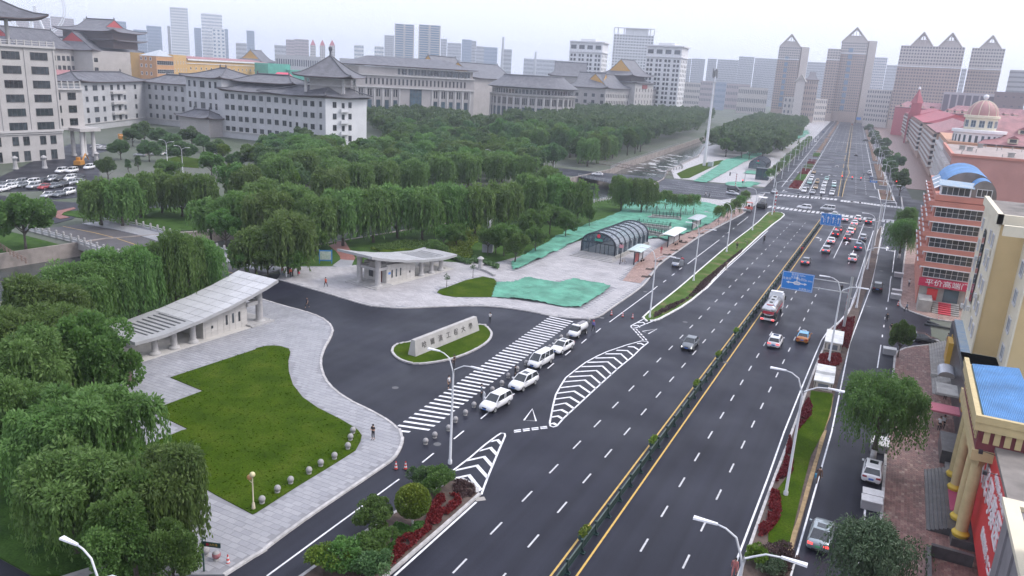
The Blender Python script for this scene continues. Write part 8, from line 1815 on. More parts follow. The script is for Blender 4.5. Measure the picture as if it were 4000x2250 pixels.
def car_meshes(kind, col, roofcol=None):
    k = (kind, col, roofcol)
    if k in CACHE: return CACHE[k]
    L, secs, (b0,b1,r0,r1,zb,zr) = CARS[kind]; W = max(s[1] for s in secs); wb, wt = W*.86, W*.7
    body = loft(secs).mesh('body', PAINT[col], True)
    base = [(-wb,b0,zb),(wb,b0,zb),(wb,b1,zb),(-wb,b1,zb)]; top = [(-wt,r0,zr-.05),(wt,r0,zr-.05),(wt,r1,zr-.05),(-wt,r1,zr-.05)]
    glass = MB().hexa(base, top).mesh('windows', CARGL)
    q = MB(); m1 = (r0+r1)/2
    q.hexa([(-wt-.03,r0-.03,zr-.06),(wt+.03,r0-.03,zr-.06),(wt+.03,r1+.03,zr-.06),(-wt-.03,r1+.03,zr-.06)], [(-wt*.9,r0+.1,zr),(wt*.9,r0+.1,zr),(wt*.9,r1-.1,zr),(-wt*.9,r1-.1,zr)])
    for i in range(4): q.tube([base[i], top[i]], .05, 5)
    for s in (-1,1):
        for t in ((.42,.5) if kind != 'van' else (.3,.62)):
            yb, yt = b0+(b1-b0)*t, r0+(r1-r0)*t; q.tube([(s*wb*1.005,yb,zb-.02),(s*wt*1.01,yt,zr-.05)], .04, 4)
    roof = q.mesh('roof', PAINT[roofcol or col])
    CACHE[k] = (body, glass, roof, L, W, secs, zb); return CACHE[k]
def car(kind, col, label, p, rz, lights=0, cat='car', group=None, roofcol=None, plate=None, taxi=False, detail=True, sunroof=False, door=False, z=0.):
    """lights: 0 off, 1 headlamps lit, 2 tail lamps lit"""
    body, glass, roof, L, W, secs, zb = car_meshes(kind, col, roofcol)
    B = thing({'car':'car','van':'van','taxi':'taxi'}.get(cat, 'car'), label, cat, (p[0],p[1],z), rz, group)
    link('body', body, B); link('windows', glass, B); rf = link('roof', roof, B)
    for x in (-1,1):
        for y in (-.29,.3): link('wheel', WHEEL, B, (x*(W-.1), y*L, .335), rot=(0,R(90)*x,0))
    k = ('lt', kind)
    if k not in CACHE:
        hz, tz = (secs[-2][2]+secs[-2][3])/2+.08, (secs[1][2]+secs[1][3])/2+.16
        CACHE[k] = [MB().hexa([(x*W*.62-.18,L/2-.28,hz-.07),(x*W*.62+.18,L/2-.28,hz-.07),(x*W*.62+.18,L/2-.05,hz-.07),(x*W*.62-.18,L/2-.05,hz-.07)], [(x*W*.62-.18,L/2-.3,hz+.08),(x*W*.62+.18,L/2-.3,hz+.08),(x*W*.62+.17,L/2-.14,hz+.06),(x*W*.62-.17,L/2-.14,hz+.06)]) for x in (-1,1)] + [MB().box(x*W*.66-.2,x*W*.66+.2,-L/2+.0,-L/2+.16,tz-.09,tz+.09) for x in (-1,1)]
        CACHE[('pl',kind)] = (MB().box(-.23,.23,-L/2-.03,-L/2+.2,.58,.74).box(-.23,.23,L/2-.2,L/2+.03,.42,.56), MB().box(-W*.55,W*.55,L/2-.14,L/2+.015,.32,.42).box(-W*.5,W*.5,-L/2-.02,-L/2+.2,.28,.42).box(-W*.3,W*.3,L/2-.1,L/2+.005,.58,.68))
    for i, m in enumerate((HEADON if lights == 1 else HEADL,)*2 + (TAILON if lights == 2 else TAIL,)*2):
        kk = (kind, i, m.name)
        if kk not in CACHE: CACHE[kk] = CACHE[k][i].mesh('lamp', m)
        link('headlight' if i < 2 else 'tail_light', CACHE[kk], B)
    if detail:
        for nm, i, m in (('number_plate',0,plate or PLATEB),('bumper_trim',1,TRIM)):
            kk = (kind, nm, m.name)
            if kk not in CACHE: CACHE[kk] = CACHE[('pl',kind)][i].mesh(nm, m)
            link(nm, CACHE[kk], B)
        for x in (-1,1): MB().box(x*(W+.1)-.1,x*(W+.1)+.1,L*.165,L*.2,zb-.02,zb+.12).obj('mirror', PAINT[col], B)
        if sunroof: r0, r1, zr = CARS[kind][2][2], CARS[kind][2][3], CARS[kind][2][5]; MB().box(-W*.42,W*.42,r1-1.05,r1-.3,zr-.01,zr+.012).obj('sunroof', CARGL, rf)
        if door: MB().box(-.03,.03,-1.05,0,.35,zb+.05).box(-.02,.02,-.95,-.1,zb+.05,zb+.5).obj('open_door', PAINT[col], B, False, (W,L*.18,0), R(48))
    if taxi: MB().box(-.3,.3,-.08,.08,CARS[kind][2][5],CARS[kind][2][5]+.16).obj('taxi_sign', SW, rf)
    return B
PI = math.pi
RW = 'cars waiting beside the crosswalk'; RQ = 'cars queuing in the near right lanes'; FQ = 'cars queuing beyond the crossing'; PKL = 'cars in the campus car park'
car('suv','white','white SUV with its door open, nearest in the row by the crosswalk', (-36.67,72.68), PI-.12, 0, group=RW, door=True)
car('suv','white','white SUV with a sunroof, second in the row by the crosswalk', (-36.68,79.91), PI-.12, 0, group=RW, sunroof=True)
car('van','white','silver-white minivan, third in the row by the crosswalk', (-38.01,87.84), PI-.1, 0, cat='van', group=RW)
car('sedan','white','white sedan with a sunroof, fourth in the row by the crosswalk', (-37.88,94.73), PI-.1, 0, group=RW, sunroof=True)
car('sedan','grey','dark grey sedan with lit headlamps driving towards the hatched island', (-22.81,107.2), PI, 1, sunroof=False)
car('suv','white','white SUV with brake lights following the tanker', (-12.06,115.8), 0, 2, sunroof=True)
car('sedan','orange','orange taxi with a pale blue roof right of the white SUV', (-8.65,121), 0, 0, cat='taxi', roofcol='skyblue', taxi=True)
car('sedan','grey','dark grey sedan beside the median fence below the queue', (-14.85,179.3), 0, 2)
car('suv','silver','silver SUV with a bright high brake light, alone in its lane', (-12.12,196.4), 0, 2, group=RQ); car('suv','white','white SUV lowest in the right hand queue', (-5.87,190.2), 0, 2, group=RQ); car('suv','blue','dark blue SUV above the lowest white SUV', (-5.56,206.3), 0, 2, group=RQ); car('suv','silver','silver SUV without lights in the right hand queue', (-5.27,220.9), 0, 0, group=RQ)
car('sedan','white','white sedan below the dark red SUV in the queue', (-12.18,210.4), 0, 2, group=RQ); car('suv','maroon','dark red SUV in the left queue lane', (-12.04,222.2), 0, 2, group=RQ); car('suv','maroon','maroon SUV in the middle queue lane', (-8.77,217.5), 0, 2, group=RQ); car('suv','white','white SUV ahead of the maroon SUV', (-8.83,228.6), 0, 2, group=RQ); car('sedan','tan','tan taxi in the middle queue lane', (-8.62,234.7), 0, 2, cat='taxi', group=RQ, taxi=True)
car('sedan','maroon','dark red sedan right under the blue lane sign', (-11.91,230.9), 0, 2, group=RQ); car('sedan','white','white car with red lights right of the lane sign', (-8.75,245.6), 0, 2, group=RQ); car('suv','white','white SUV second from the stop line', (-8.38,255.4), 0, 2, group=RQ); car('suv','black','black SUV at the right of the stop line', (-5.23,252.5), 0, 2, group=RQ); car('sedan','white','white car behind the lane sign corner', (-11.72,251.8), 0, 2, group=RQ); car('sedan','teal','pale green taxi at the head of the left queue', (-15.3,258.6), 0, 0, cat='taxi', group=RQ, roofcol='white', taxi=True)
car('van','white','white minivan crossing the junction, nearer the median', (-18.36,269.6), PI/2, 0, cat='van'); car('suv','white','white car crossing the junction ahead of the minivan', (-25.25,266.2), PI/2, 0)
for i, (c, k, col, ll) in enumerate((((-30.79,313.6),'suv','white',1),((-31.35,327),'sedan','grey',1),((-32.28,345.4),'sedan','teal',0),((-33.18,359.4),'suv','white',1),((-34.06,371.5),'sedan','white',0),((-27.43,311.9),'sedan','silver',0),((-28.25,329.7),'sedan','tan',1),((-29.67,349.8),'van','tan',0),((-24.2,314.3),'suv','white',1),((-25.04,325.1),'sedan','white',0),((-26.04,339.8),'suv','white',1),((-26.72,353.1),'sedan','white',0),((-27.54,368.4),'sedan','teal',0),((-20.85,313.7),'suv','white',0),((-21.28,324),'sedan','silver',0),((-22.47,343),'sedan','teal',0),((-23.36,354.8),'sedan','white',0))):
    car(k, col, '%s %s in %s of the far queue, %s from its head' % (col if col not in ('teal',) else 'pale green', {'suv':'SUV','sedan':'car','van':'minibus'}[k], ['the outer lane','the second lane','the third lane','the median lane'][0 if i < 5 else 1 if i < 8 else 2 if i < 13 else 3], ords[i-(0 if i < 5 else 5 if i < 8 else 8 if i < 13 else 13)]), c, PI+ang, ll, group=FQ, detail=False)
car('sedan','tan','tan taxi behind the far queue', (-35.58,394.2), PI+ang, 0, cat='taxi', detail=False, taxi=True); car('suv','white','lone white SUV behind the far queue beside the median', (-28.11,427.8), PI+ang, 0, detail=False)
for i, (c, k, col, h, lb) in enumerate((((-25.2,538),'sedan','grey',0,'dark car alone in the far right lanes'),((-28.8,725.8),'suv','black',PI/2,'black car turning across the far right lanes'),((-44.58,1018.6),'sedan','grey',0,'small dark car far up the right lanes'),((-61.52,653.5),'sedan','white',PI,'white car on the far left service road'),((-64.77,704.5),'sedan','silver',PI,'silver car on the far left service road'),((-71.44,822),'suv','blue',PI,'dark car far up the left service road'),((-99.93,1268.4),'suv','white',PI,'white car at the left of the farthest cluster'),((-99.65,1335.6),'suv','white',PI,'white car in the middle of the farthest cluster'),((-89.58,1269.7),'suv','silver',PI,'silver car at the right of the farthest cluster'),((-63.14,1110.8),'suv','red',0,'red car at the far end of the avenue'),((-10.25,388.8),'suv','blue',0,'bluish SUV beside the far right island'),((-12.26,418.5),'suv','white',0,'white SUV beside the far right island'),((-39.95,300.9),'sedan','silver',PI,'silver car at the near left corner of the crossing'))):
    car(k, col, lb, c, h+ang, 0, detail=False)
car('suv','black','black SUV on the right service road by the coral block', (0.32,163.7), 0, 0)
car('suv','white','white SUV with a sunroof parked under the large street tree', (2.79,79.14), -.03, 0, plate=PLATEB, sunroof=True)
car('coupe','palegrey','grey coupe SUV with lit tail lamps and a green plate, lower right', (-0.62,64.08), -.03, 2, plate=PLATEG, sunroof=True)
car('sedan','black','black sedan parked across the side lane', (7.99,131.8), -PI/2, 0)
car('sedan','white','white sedan driving left over the street bridge', (-107.8,293.6), PI/2+.35, 0); car('van','black','black people carrier waiting at the street crossing', (-53.48,293.2), -PI/2, 0, cat='van'); car('sedan','silver','silver sedan waiting next to the black people carrier', (-51.52,281.6), -PI/2, 0)
pk = (((-216.6,124.2),'grey','sedan'),((-218.5,127.7),'silver','sedan'),((-218,130.2),'silver','suv'),((-216.1,132.3),'white','suv'),((-217.9,136.3),'black','sedan'),((-218.5,139.5),'silver','suv'),((-217.8,141.6),'black','sedan'),((-217.2,144.2),'white','suv'),((-217.6,147),'black','sedan'),((-210,120.2),'white','sedan'),((-212.7,124.2),'white','sedan'),((-213.5,127.7),'grey','sedan'),((-209.6,128.5),'silver','suv'),((-207.1,129.9),'red','sedan'),((-207.1,132.7),'grey','sedan'),((-208,135.8),'black','sedan'),((-209.3,139.2),'silver','suv'),((-210.2,142),'silver','sedan'),((-194.6,122.8),'silver','sedan'),((-193.9,125.4),'grey','sedan'),((-195.3,128.7),'white','suv'),((-232.2,151.5),'white','suv'),((-230.8,154),'white','suv'),((-234.6,162.5),'white','suv'),((-285.6,201.7),'white','sedan'),((-279.5,200.4),'white','sedan'),((-255,197.6),'silver','sedan'),((-254.3,204.5),'white','sedan'),((-253.2,208.6),'white','sedan'),((-251.2,211.5),'grey','sedan'),((-223.2,181.5),'white','sedan'))
WHERE = ['back row','back row','back row','back row','back row','back row','back row','back row','back row','middle row','middle row','middle row','middle row','middle row','middle row','middle row','middle row','middle row','front row','front row','front row','tower lawn row','tower lawn row','tower lawn row','tower court','tower court','inner court','inner court','inner court','inner court','lawn path']
cnt = {}
for (c, col, k), w in zip(pk, WHERE):
    cnt[w] = cnt.get(w,0)+1
    car(k, col, '%s %s parked on the %s of the campus, %s from its end' % (col, 'SUV' if k == 'suv' else 'car', w, ords[cnt[w]-1]), c, R(205) if w.endswith('row') else R(120), 0, group=PKL, detail=False, z=.04)
# chrome tanker
B = thing('tanker_truck', 'chrome tanker truck with red stripes driving away beside the median fence', 'truck', (*(-14.98,131.6),0)); CHR = mat('tank_chrome', (.62,.62,.63), .22, metal=.85)
MB().box(-1.2,1.2,2.6,4.6,.7,2.6).hexa([(-1.2,2.6,2.6),(1.2,2.6,2.6),(1.2,4.6,2.6),(-1.2,4.6,2.6)], [(-1.1,2.7,3.2),(1.1,2.7,3.2),(1.1,4.1,3.2),(-1.1,4.1,3.2)]).obj('cab', PAINT['white'], B); MB().box(-1.1,1.1,4.55,4.64,1.7,2.6).obj('windscreen', CARGL, B)
MB().box(-1.0,1.0,2.75,3.7,3.2,3.6).obj('deflector', PAINT['white'], B); MB().box(-.5,.5,-4.6,4.2,.6,1.0).obj('chassis', TRIM, B)
ell = [(1.22*math.cos(R(a)), 2.05+.98*math.sin(R(a))) for a in range(0,360,20)]
q = MB(); b0 = [(x*.9,-4.75,2.05+(z-2.05)*.9) for x,z in ell]; b1 = [(x,-4.55,z) for x,z in ell]; b2 = [(x,2.3,z) for x,z in ell]; b3 = [(x*.9,2.5,2.05+(z-2.05)*.9) for x,z in ell]; q.v += b0+b1+b2+b3; n = len(ell)
for k in range(3):
    for i in range(n): q.f.append([k*n+i,k*n+(i+1)%n,(k+1)*n+(i+1)%n,(k+1)*n+i]); q.m.append(0)
q.f.append(list(range(n-1,-1,-1))); q.m.append(0); q.f.append([3*n+i for i in range(n)]); q.m.append(0); q.obj('tank', CHR, B, True)
for s in (-1,1): MB().box(s*1.235-.012,s*1.235+.012,-4.5,2.2,1.75,2.0).obj('red_stripe', REDP, B)
MB().box(-.45,.45,-4.4,2.2,3.03,3.08).obj('walkway', STEEL, B)
for y in (-3,-1,1): MB().lathe([(.28,3.05),(.28,3.18),(0,3.2)], (0,y), 12).obj('hatch', TRIM, B)
MB().box(-1.1,1.1,-4.95,-4.8,.5,.8).obj('rear_bumper', SW, B); MB().lathe([(0,0),(.55,0),(.55,.04),(0,.05)], (0,0), 16).obj('rear_disc', REDP, B).location = (0,-4.2,3.0)
MB().box(-.9,.9,-4.85,-4.78,1.55,1.95).obj('rear_red_band', REDP, B)
for x in (-.85,.85): MB().box(x-.2,x+.2,-5.0,-4.94,.55,.72).obj('tail_light', TAILON, B)
for y in (-3.6,-2.5,3.4):
    for x in (-1,1): link('wheel', WHEEL, B, (x*1.02,y,.5), rot=(0,R(90)*x,0), sc=(1.5,1.5,1.6))
for x in (-1.35,1.35): MB().box(x-.1,x+.1,4.3,4.4,2.0,2.7).obj('mirror', TRIM, B)
# white water-tank mini truck
def mini_truck(label, p, rz, tank, lit=0):
    B = thing('mini_truck', label, 'truck', (*p,0), rz)
    loft([(.55,.74,.3,1.15,.95),(1.2,.78,.3,1.1,.95),(1.75,.76,.3,.98,.9),(2.15,.66,.35,.75,.85)]).obj('cab', PAINT['white'] if tank else PAINT['silver'], B, True)
    MB().hexa([(-.68,.55,1.1),(.68,.55,1.1),(.68,1.6,1.05),(-.68,1.6,1.05)], [(-.6,.6,1.72),(.6,.6,1.72),(.6,1.05,1.72),(-.6,1.05,1.72)]).obj('windows', CARGL, B); MB().box(-.64,.64,.52,1.12,1.7,1.8).obj('roof', PAINT['white'] if tank else PAINT['silver'], B)
    MB().box(-.45,.45,-2.1,.6,.35,.55).obj('chassis', TRIM, B)
    if tank: MB().tube([(0,-2.1,1.15),(0,-2.0,1.15),(0,.4,1.15),(0,.48,1.15)], [.45,.62,.62,.45], 14).obj('tank', PAINT['white'], B, True); MB().box(-.3,.3,-1.8,.2,1.75,1.82).obj('walkway', GREYP, B)
    else: MB().box(-.74,.74,-2.1,.5,.55,.62).box(-.74,-.68,-2.1,.5,.62,.95).box(.68,.74,-2.1,.5,.62,.95).box(-.68,.68,-2.1,-2.04,.62,.95).obj('flatbed', PAINT['silver'], B)
    for x in (-1,1):
        for y in (-1.3,1.25): link('wheel', WHEEL, B, (x*.66,y,.3), rot=(0,R(90)*x,0), sc=.88)
        MB().box(x*.5-.15,x*.5+.15,2.0,2.12,.62,.76).obj('headlight', HEADL, B)
    MB().box(-.2,.2,2.14,2.18,.42,.54).obj('number_plate', PLATEB, B)
    if not tank: MB().box(-.03,.03,-.9,0,.4,1.5).obj('open_door', PAINT['silver'], B, False, (-.78,1.5,0), R(-60))
mini_truck('white mini water-tank truck, last in the row by the crosswalk', (-38.49,102.3), PI-.1, True)
mini_truck('old grey pickup with an open door on the service road', (-38.26,157.5), PI, False)
# road roller and paver
B = thing('road_roller', 'orange-red road roller parked on the service road', 'road roller', (*(-39.65,246.8),0), PI); RO = mat('machine_red', (.42,.07,.045), .5)
MB().tube([(-.95,1.3,.65),(.95,1.3,.65)], .62, 18).obj('drum', STEEL, B, True); MB().box(-1,1,-1.6,.7,.6,1.4).box(-1.1,1.1,.4,1.9,.95,1.25).obj('body', RO, B)
for x in (-.85,.85):
    for y in (-.9,.5): MB().box(x-.05,x+.05,y-.05,y+.05,1.4,2.7).obj('post', TRIM, B)
MB().box(-1,1,-1.1,.7,2.7,2.8).obj('canopy', RO, B); MB().box(-.3,.3,-.5,0,1.4,2.0).obj('seat', TRIM, B)
for x in (-1,1): link('wheel', WHEEL, B, (x*.8,-1.0,.62), rot=(0,R(90)*x,0), sc=(1.8,1.8,1.6))
B = thing('asphalt_paver', 'dark asphalt paver with a white canopy behind the roller', 'paver', (*(-37.39,258),0), PI); MB().box(-1.25,1.25,-2.2,2.2,.3,1.5).box(-1.5,1.5,1.6,2.8,.4,1.2).obj('body', TRIM, B); MB().box(-1.3,1.3,-1.8,1.4,3.3,3.45).obj('canopy', SW, B)
for x in (-1.1,1.1):
    for y in (-1.5,1.1): MB().box(x-.06,x+.06,y-.06,y+.06,1.5,3.3).obj('post', STEEL, B)
    MB().box(x-.25,x+.25,-2,1.4,0,.6).obj('track', TYRE, B)
MB().box(-.7,.7,-2.3,-2.2,1.4,2.4).obj('tarpaulin', SW, B)
B = thing('excavator', 'yellow-orange digger in the teaching tower court', 'digger', (*(-239.9,162.8),.05), R(30)); OR = mat('digger_orange', (.45,.20,.03), .5); MB().box(-1.1,1.1,-1.5,1.5,.9,2.2).box(-1,-.1,.2,1.4,2.2,3.2).obj('body', OR, B); MB().tube([(.3,1.4,1.8),(.3,4,4),(.3,6,2)], [.3,.25,.15], 6).obj('boom', OR, B); MB().box(-1.3,-.8,-1.8,1.8,0,.9).box(.8,1.3,-1.8,1.8,0,.9).obj('tracks', TYRE, B)
B = thing('orange_truck', 'orange dump truck before the teaching building', 'truck', (*(-304.4,227.4),.05), R(60)); MB().box(-1.2,1.2,1.5,3.4,.7,2.8).box(-1.2,1.2,-3.5,1.3,1.0,2.5).obj('body', OR, B); MB().box(-1.1,1.1,3.38,3.45,1.7,2.6).obj('windscreen', CARGL, B)
for x in (-1,1):
    for y in (-2.4,2.4): link('wheel', WHEEL, B, (x*1.05,y,.5), rot=(0,R(90)*x,0), sc=1.5)
# scooters and motorbike riders' machines
def scooter(label, p, rz, col):
    B = thing('scooter', label, 'scooter', (*p,0), rz, 'scooters on the avenue')
    for y in (-.6,.6): MB().tube([(0,y+.25*math.cos(t*.6283),.26+.25*math.sin(t*.6283)) for t in range(11)], .05, 5, cap=False).obj('wheel', TYRE, B)
    MB().box(-.15,.15,-.65,.0,.4,.75).box(-.14,.14,-.1,.35,.28,.36).hexa([(-.17,.3,.28),(.17,.3,.28),(.17,.42,.28),(-.17,.42,.28)], [(-.15,.42,.95),(.15,.42,.95),(.15,.5,.95),(-.15,.5,.95)]).obj('body', PAINT[col], B); MB().box(-.13,.13,-.6,.0,.75,.83).obj('saddle', TRIM, B); MB().tube([(-.3,.42,1.02),(.3,.42,1.02)], .025, 5).obj('handlebar', TRIM, B)
    return B
SCOOT = [((-27.18,199.6), PI, 'black', 'black scooter ridden towards the camera on the avenue'), ((-17.23,191.4), PI, 'red', 'red scooter hugging the median fence'), ((-4.11,417.2), 0, 'grey', 'scooter on the right service road beyond the crossing'), ((-5.83,156.9), 0, 'black', 'black scooter under the blue direction sign'), ((-14.12,405), 0, 'grey', 'scooter beside the far right island')]
for p, h, col, lb in SCOOT: scooter(lb, p, h, col)
# ---------------------------------------------------------------- people
SKIN = mat('skin', (.42,.26,.19), .6); HAIR = mat('hair_black', (.015,.013,.013), .6); SHOE = mat('shoes', (.05,.05,.055), .6)
CLO = {}
def cloth(c): 
    if c not in CLO: CLO[c] = mat('cloth_%d' % len(CLO), c, .85, var=.12, scale=6)
    return CLO[c]
def person(label, p, face, shirt, trouser, pose='stand', shorts=False, sleeves=True, z=0., hat=None, bag=None, group=None):
    """one continuous body grown over a posed skeleton; face = heading in radians from +Y, counter-clockwise"""
    st = {'walk':.26, 'stand':.04, 'phone':.03, 'bend':.05, 'sit':0}[pose]; V, E, Rr, Lb = [], [], [], []
    def v(x, y, z_, r, lab, par=None, ry=None):
        V.append((x,y,z_)); Rr.append((r, ry or r)); Lb.append(lab)
        if par is not None: E.append((par, len(V)-1))
        return len(V)-1
    sit = pose == 'sit'; dz = -.18 if sit else 0; ln = .42 if pose == 'bend' else .0
    pv_ = v(0,0,.96+dz,.15,1); w = v(0,.02+ln*.3,1.12+dz,.135,0,pv_); ch = v(0,.03+ln,1.36+dz-ln*.3,.15,0,w); nk = v(0,.03+ln*1.3,1.5+dz-ln*.45,.06,2,ch); hd = v(0,.05+ln*1.5,1.63+dz-ln*.5,.098,2,nk); v(0,.04+ln*1.6,1.74+dz-ln*.5,.075,2,hd); v(0,.15+ln*1.6,1.62+dz-ln*.5,.02,2,hd)
    for s in (-1,1):
        sh = v(s*.19,.02+ln,1.43+dz-ln*.3,.062,0,ch)
        if pose == 'phone': el, wr, hn = (s*.24,.08,1.14),(s*.08,.3,1.22),(s*.03,.36,1.26)
        elif pose == 'bend': el, wr, hn = (s*.24,.62,1.06),(s*.2,.78,.86),(s*.19,.82,.78)
        elif sit: el, wr, hn = (s*.27,.2,1.05),(s*.28,.46,1.02),(s*.28,.52,1.02)
        else: a = s*st; el, wr, hn = (s*.26,-a*.5,1.14),(s*.27,-a*.9+.06,.9),(s*.27,-a*1.0+.08,.8)
        e = v(*el,.047,0 if sleeves else 2,sh); wv = v(*wr,.034,2 if not sleeves else 0,e); h = v(*hn,.038,2,wv)
        d = Vector(hn)-Vector(wr); d.normalize()
        for k, (o, l) in enumerate(((-.03,.075),(-.01,.09),(.01,.085),(.03,.07))): f1 = v(hn[0]+o*.4,hn[1]+o+d.y*l*.5,hn[2]+d.z*l*.5,.011,2,h); v(hn[0]+o*.4,hn[1]+o+d.y*l,hn[2]+d.z*l-.01,.009,2,f1)
        t1 = v(hn[0]-s*.04,hn[1]+.035,hn[2]+.02,.012,2,h); v(hn[0]-s*.055,hn[1]+.06,hn[2]-.005,.01,2,t1)
        hp = v(s*.1,0,.9+dz,.095,1,pv_)
        if sit: kn, an, to = (s*.16,.42,.72),(s*.16,.38,.36),(s*.16,.52,.31)
        else: b = s*st; kn, an, to = (s*.105,b*.75+.03,.5),(s*.1,b*1.25-.03,.1),(s*.11,b*1.25+.14,.045)
        k = v(*kn,.066,3 if shorts else 1,hp); a_ = v(*an,.045,2 if shorts else 1,k); v(*to,.045,4,a_)
    me = bpy.data.meshes.new('sk'); me.from_pydata(V, E, []); o = bpy.data.objects.new('sk', me)
    md = o.modifiers.new('s','SKIN'); md.use_smooth_shade = True
    for i, r in enumerate(Rr): me.skin_vertices[0].data[i].radius = r; me.skin_vertices[0].data[i].use_root = i == 0
    o.modifiers.new('d','SUBSURF').levels = 1
    bm_ = baked(o); bpy.data.objects.remove(o); bpy.data.meshes.remove(me)
    mt = [cloth(shirt), cloth(trouser), SKIN, cloth(trouser), SHOE]
    bm_.materials.clear()
    for m in mt: bm_.materials.append(m)
    A_ = np.array(V); mi = []
    for f in bm_.polygons: mi.append(Lb[int(((A_-np.array(f.center))**2).sum(1).argmin())])
    bm_.polygons.foreach_set('material_index', mi); bm_.name = 'body'
    B = thing('person', label, 'person', (*p,z), face, group); link('body', bm_, B)
    hx, hy, hz = V[hd]; MB().lathe([(.105,hz-.02),(.112,hz+.05),(.09,hz+.115),(.04,hz+.15),(0,hz+.155)], (0,hy-.025), 12).obj('hair' if not hat else 'helmet', cloth(hat) if hat else HAIR, B, True)
    MB().box(-.045,-.025,hy+.085,hy+.1,hz+.005,hz+.018).box(.025,.045,hy+.085,hy+.1,hz+.005,hz+.018).box(-.03,.03,hy+.083,hy+.096,hz-.062,hz-.05).obj('face', HAIR, B)
    if bag: MB().box(-.4,-.25,.0,.3,.5,.85).obj('bag', cloth(bag), B)
    return B
NAVY, BLK, WHT, GRY, ORG, RDD, BRN, GRN2, PNK = (.03,.035,.06), (.02,.02,.023), (.66,.66,.66), (.16,.2,.25), (.62,.12,.06), (.5,.04,.06), (.12,.07,.05), (.16,.22,.1), (.45,.16,.15)
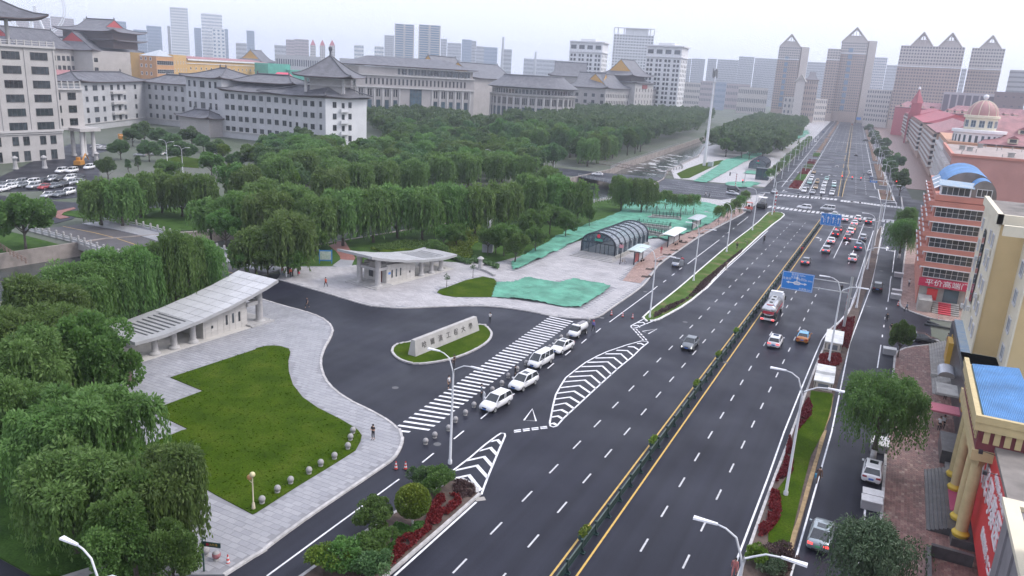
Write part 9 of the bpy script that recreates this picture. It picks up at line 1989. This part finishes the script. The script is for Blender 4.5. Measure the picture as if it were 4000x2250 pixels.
PPL = [((-78.8,88.92),PI,NAVY,BLK,'walk',1,0,'person in dark T-shirt and shorts walking on the entrance drive'),((-51.93,99.38),0,WHT,BLK,'phone',0,0,'person in white T-shirt looking down beside the oval island'),((-46.92,80.46),PI/2,BLK,BLK,'stand',0,0,'person in black standing below the oval island kerb'),((-43.87,74.07),-PI/2,WHT,BLK,'stand',1,0,'person in white T-shirt and shorts on the crosswalk'),((-39.34,74),-1,GRY,BLK,'stand',0,1,'person in grey-blue shirt by the open SUV door'),((-38.7,81.62),-1,BLK,BLK,'stand',0,1,'person in dark clothes beside the second white SUV'),((-37.25,105.3),0,(.14,.13,.35),BLK,'walk',0,1,'person with red cap and blue vest near the mini water truck'),
((-43.18,58.21),PI,BLK,BLK,'phone',1,0,'person in a black outfit on the pavement by the lawn tip'),((-96.31,102.2),0,GRY,BLK,'stand',0,1,'grey-clad person at the bridge post among the workers'),((-94.53,100.5),PI,PNK,GRY,'stand',0,1,'worker in pink vest at the bridge end, left in the group'),((-93.42,100.2),PI/2,WHT,WHT,'bend',0,1,'person in white bending in the group at the bridge end'),((-92.87,100.7),PI/2,ORG,BLK,'stand',0,1,'worker in orange vest, right in the group at the bridge end'),((-92.6,102.3),PI,GRN2,BLK,'stand',0,1,'person in green with a red bag beside the bridge group'),((-84.04,99.56),PI,ORG,BLK,'walk',0,1,'worker in orange vest walking before the right gatehouse'),
((-78.51,42.29),0,ORG,BLK,'stand',0,1,'worker in pink-orange vest and yellow helmet in the dark lawn'),((-37.53,160),PI/2,RDD,BLK,'bend',0,1,'person in red leaning over the old grey pickup'),((-44.35,166.3),0,RDD,PNK,'stand',0,1,'person in a red top on the brick strip'),((-58.19,268.7),-PI/2,WHT,BLK,'walk',0,0,'pale-shirted person crossing the street by the young trees'),((-56.24,265.5),-PI/2,BLK,BLK,'walk',0,1,'dark-clad person with a white bag crossing the street'),((-30.87,183.2),PI,BLK,BLK,'stand',0,1,'dark-clad gardener standing on the grass median'),((-29.56,189.2),PI/2,GRN2,BRN,'bend',0,1,'gardener bending over the red plants of the median'),((-28.77,160.8),0,BRN,BRN,'bend',0,1,'gardener bending at the near part of the median edge'),
((2.55,139.9),0,BLK,BLK,'walk',0,1,'dark-clad person with a white bag walking on the right service road'),((3.31,133),0,BLK,(.3,.25,.2),'walk',1,0,'person in black T-shirt and pale shorts on the right service road'),((5.49,149.1),-1,GRY,BLK,'walk',0,1,'person at the torn-up kerb before the coral block'),((11.34,132.7),1,GRY,PNK,'stand',1,0,'person standing at the top of the grey shop steps'),((-1.84,74.48),0,BRN,BRN,'walk',0,1,'person in brown with a blue bag on the edge of the right island'),((-6.13,54.85),PI,PNK,PNK,'walk',0,1,'person in a pink coat at the bottom under the street lamp'),((9.18,95.16),PI,WHT,BLK,'stand',0,0,'left person in white outside the black shopfront'),((9.61,95.9),PI,WHT,BLK,'stand',0,0,'right person in white outside the black shopfront'),((10.16,106.2),0,PNK,BLK,'stand',0,1,'person in a reddish top by the black shopfront awning'),((5.86,170.1),PI,WHT,NAVY,'walk',0,0,'person in white on the pavement past the coral block steps')]
for p, f, s, t, ps, sh, sl, lb in PPL:
    zz = .14 if (p[0] > 3.2 or lb.find('median') > 0 or lb.find('bridge') > 0 or lb.find('pavement') > 0 or lb.find('gatehouse') > 0 or lb.find('lawn') > 0 or lb.find('strip') > 0) else 0.
    person(lb, p, f, s, t, ps, bool(sh), bool(sl), zz, (.6,.42,.05) if 'helmet' in lb else (.6,.03,.05) if 'red cap' in lb else None, (.05,.25,.4) if 'blue bag' in lb else WHT if 'white bag' in lb else RDD if 'red bag' in lb else None)
for (p, h, col, slb), c in zip(SCOOT, (BLK, RDD, GRY, BLK, GRY)): person('rider on the ' + slb, (p[0]+.25*math.sin(h), p[1]-.25*math.cos(h)), h, c, BLK, 'sit', hat=BLK)
# ---------------------------------------------------------------- haze
hz = MB().box(-3200, 2600, -500, 3400, -4, 175).obj('haze', [])
stuff(hz); hz['label'] = 'thin grey haze that fades the distant city'
hm = bpy.data.materials.new('haze'); hm.use_nodes = True
hn = hm.node_tree.nodes; hn.remove(hn['Principled BSDF'])
pv = hn.new('ShaderNodeVolumePrincipled'); pv.inputs['Color'].default_value = (.86,.905,1,1); pv.inputs['Density'].default_value = .00026; pv.inputs['Anisotropy'].default_value = .65
hm.node_tree.links.new(pv.outputs[0], hn['Material Output'].inputs['Volume'])
hz.data.materials.append(hm)
bpy.data.scenes.remove(TMP)
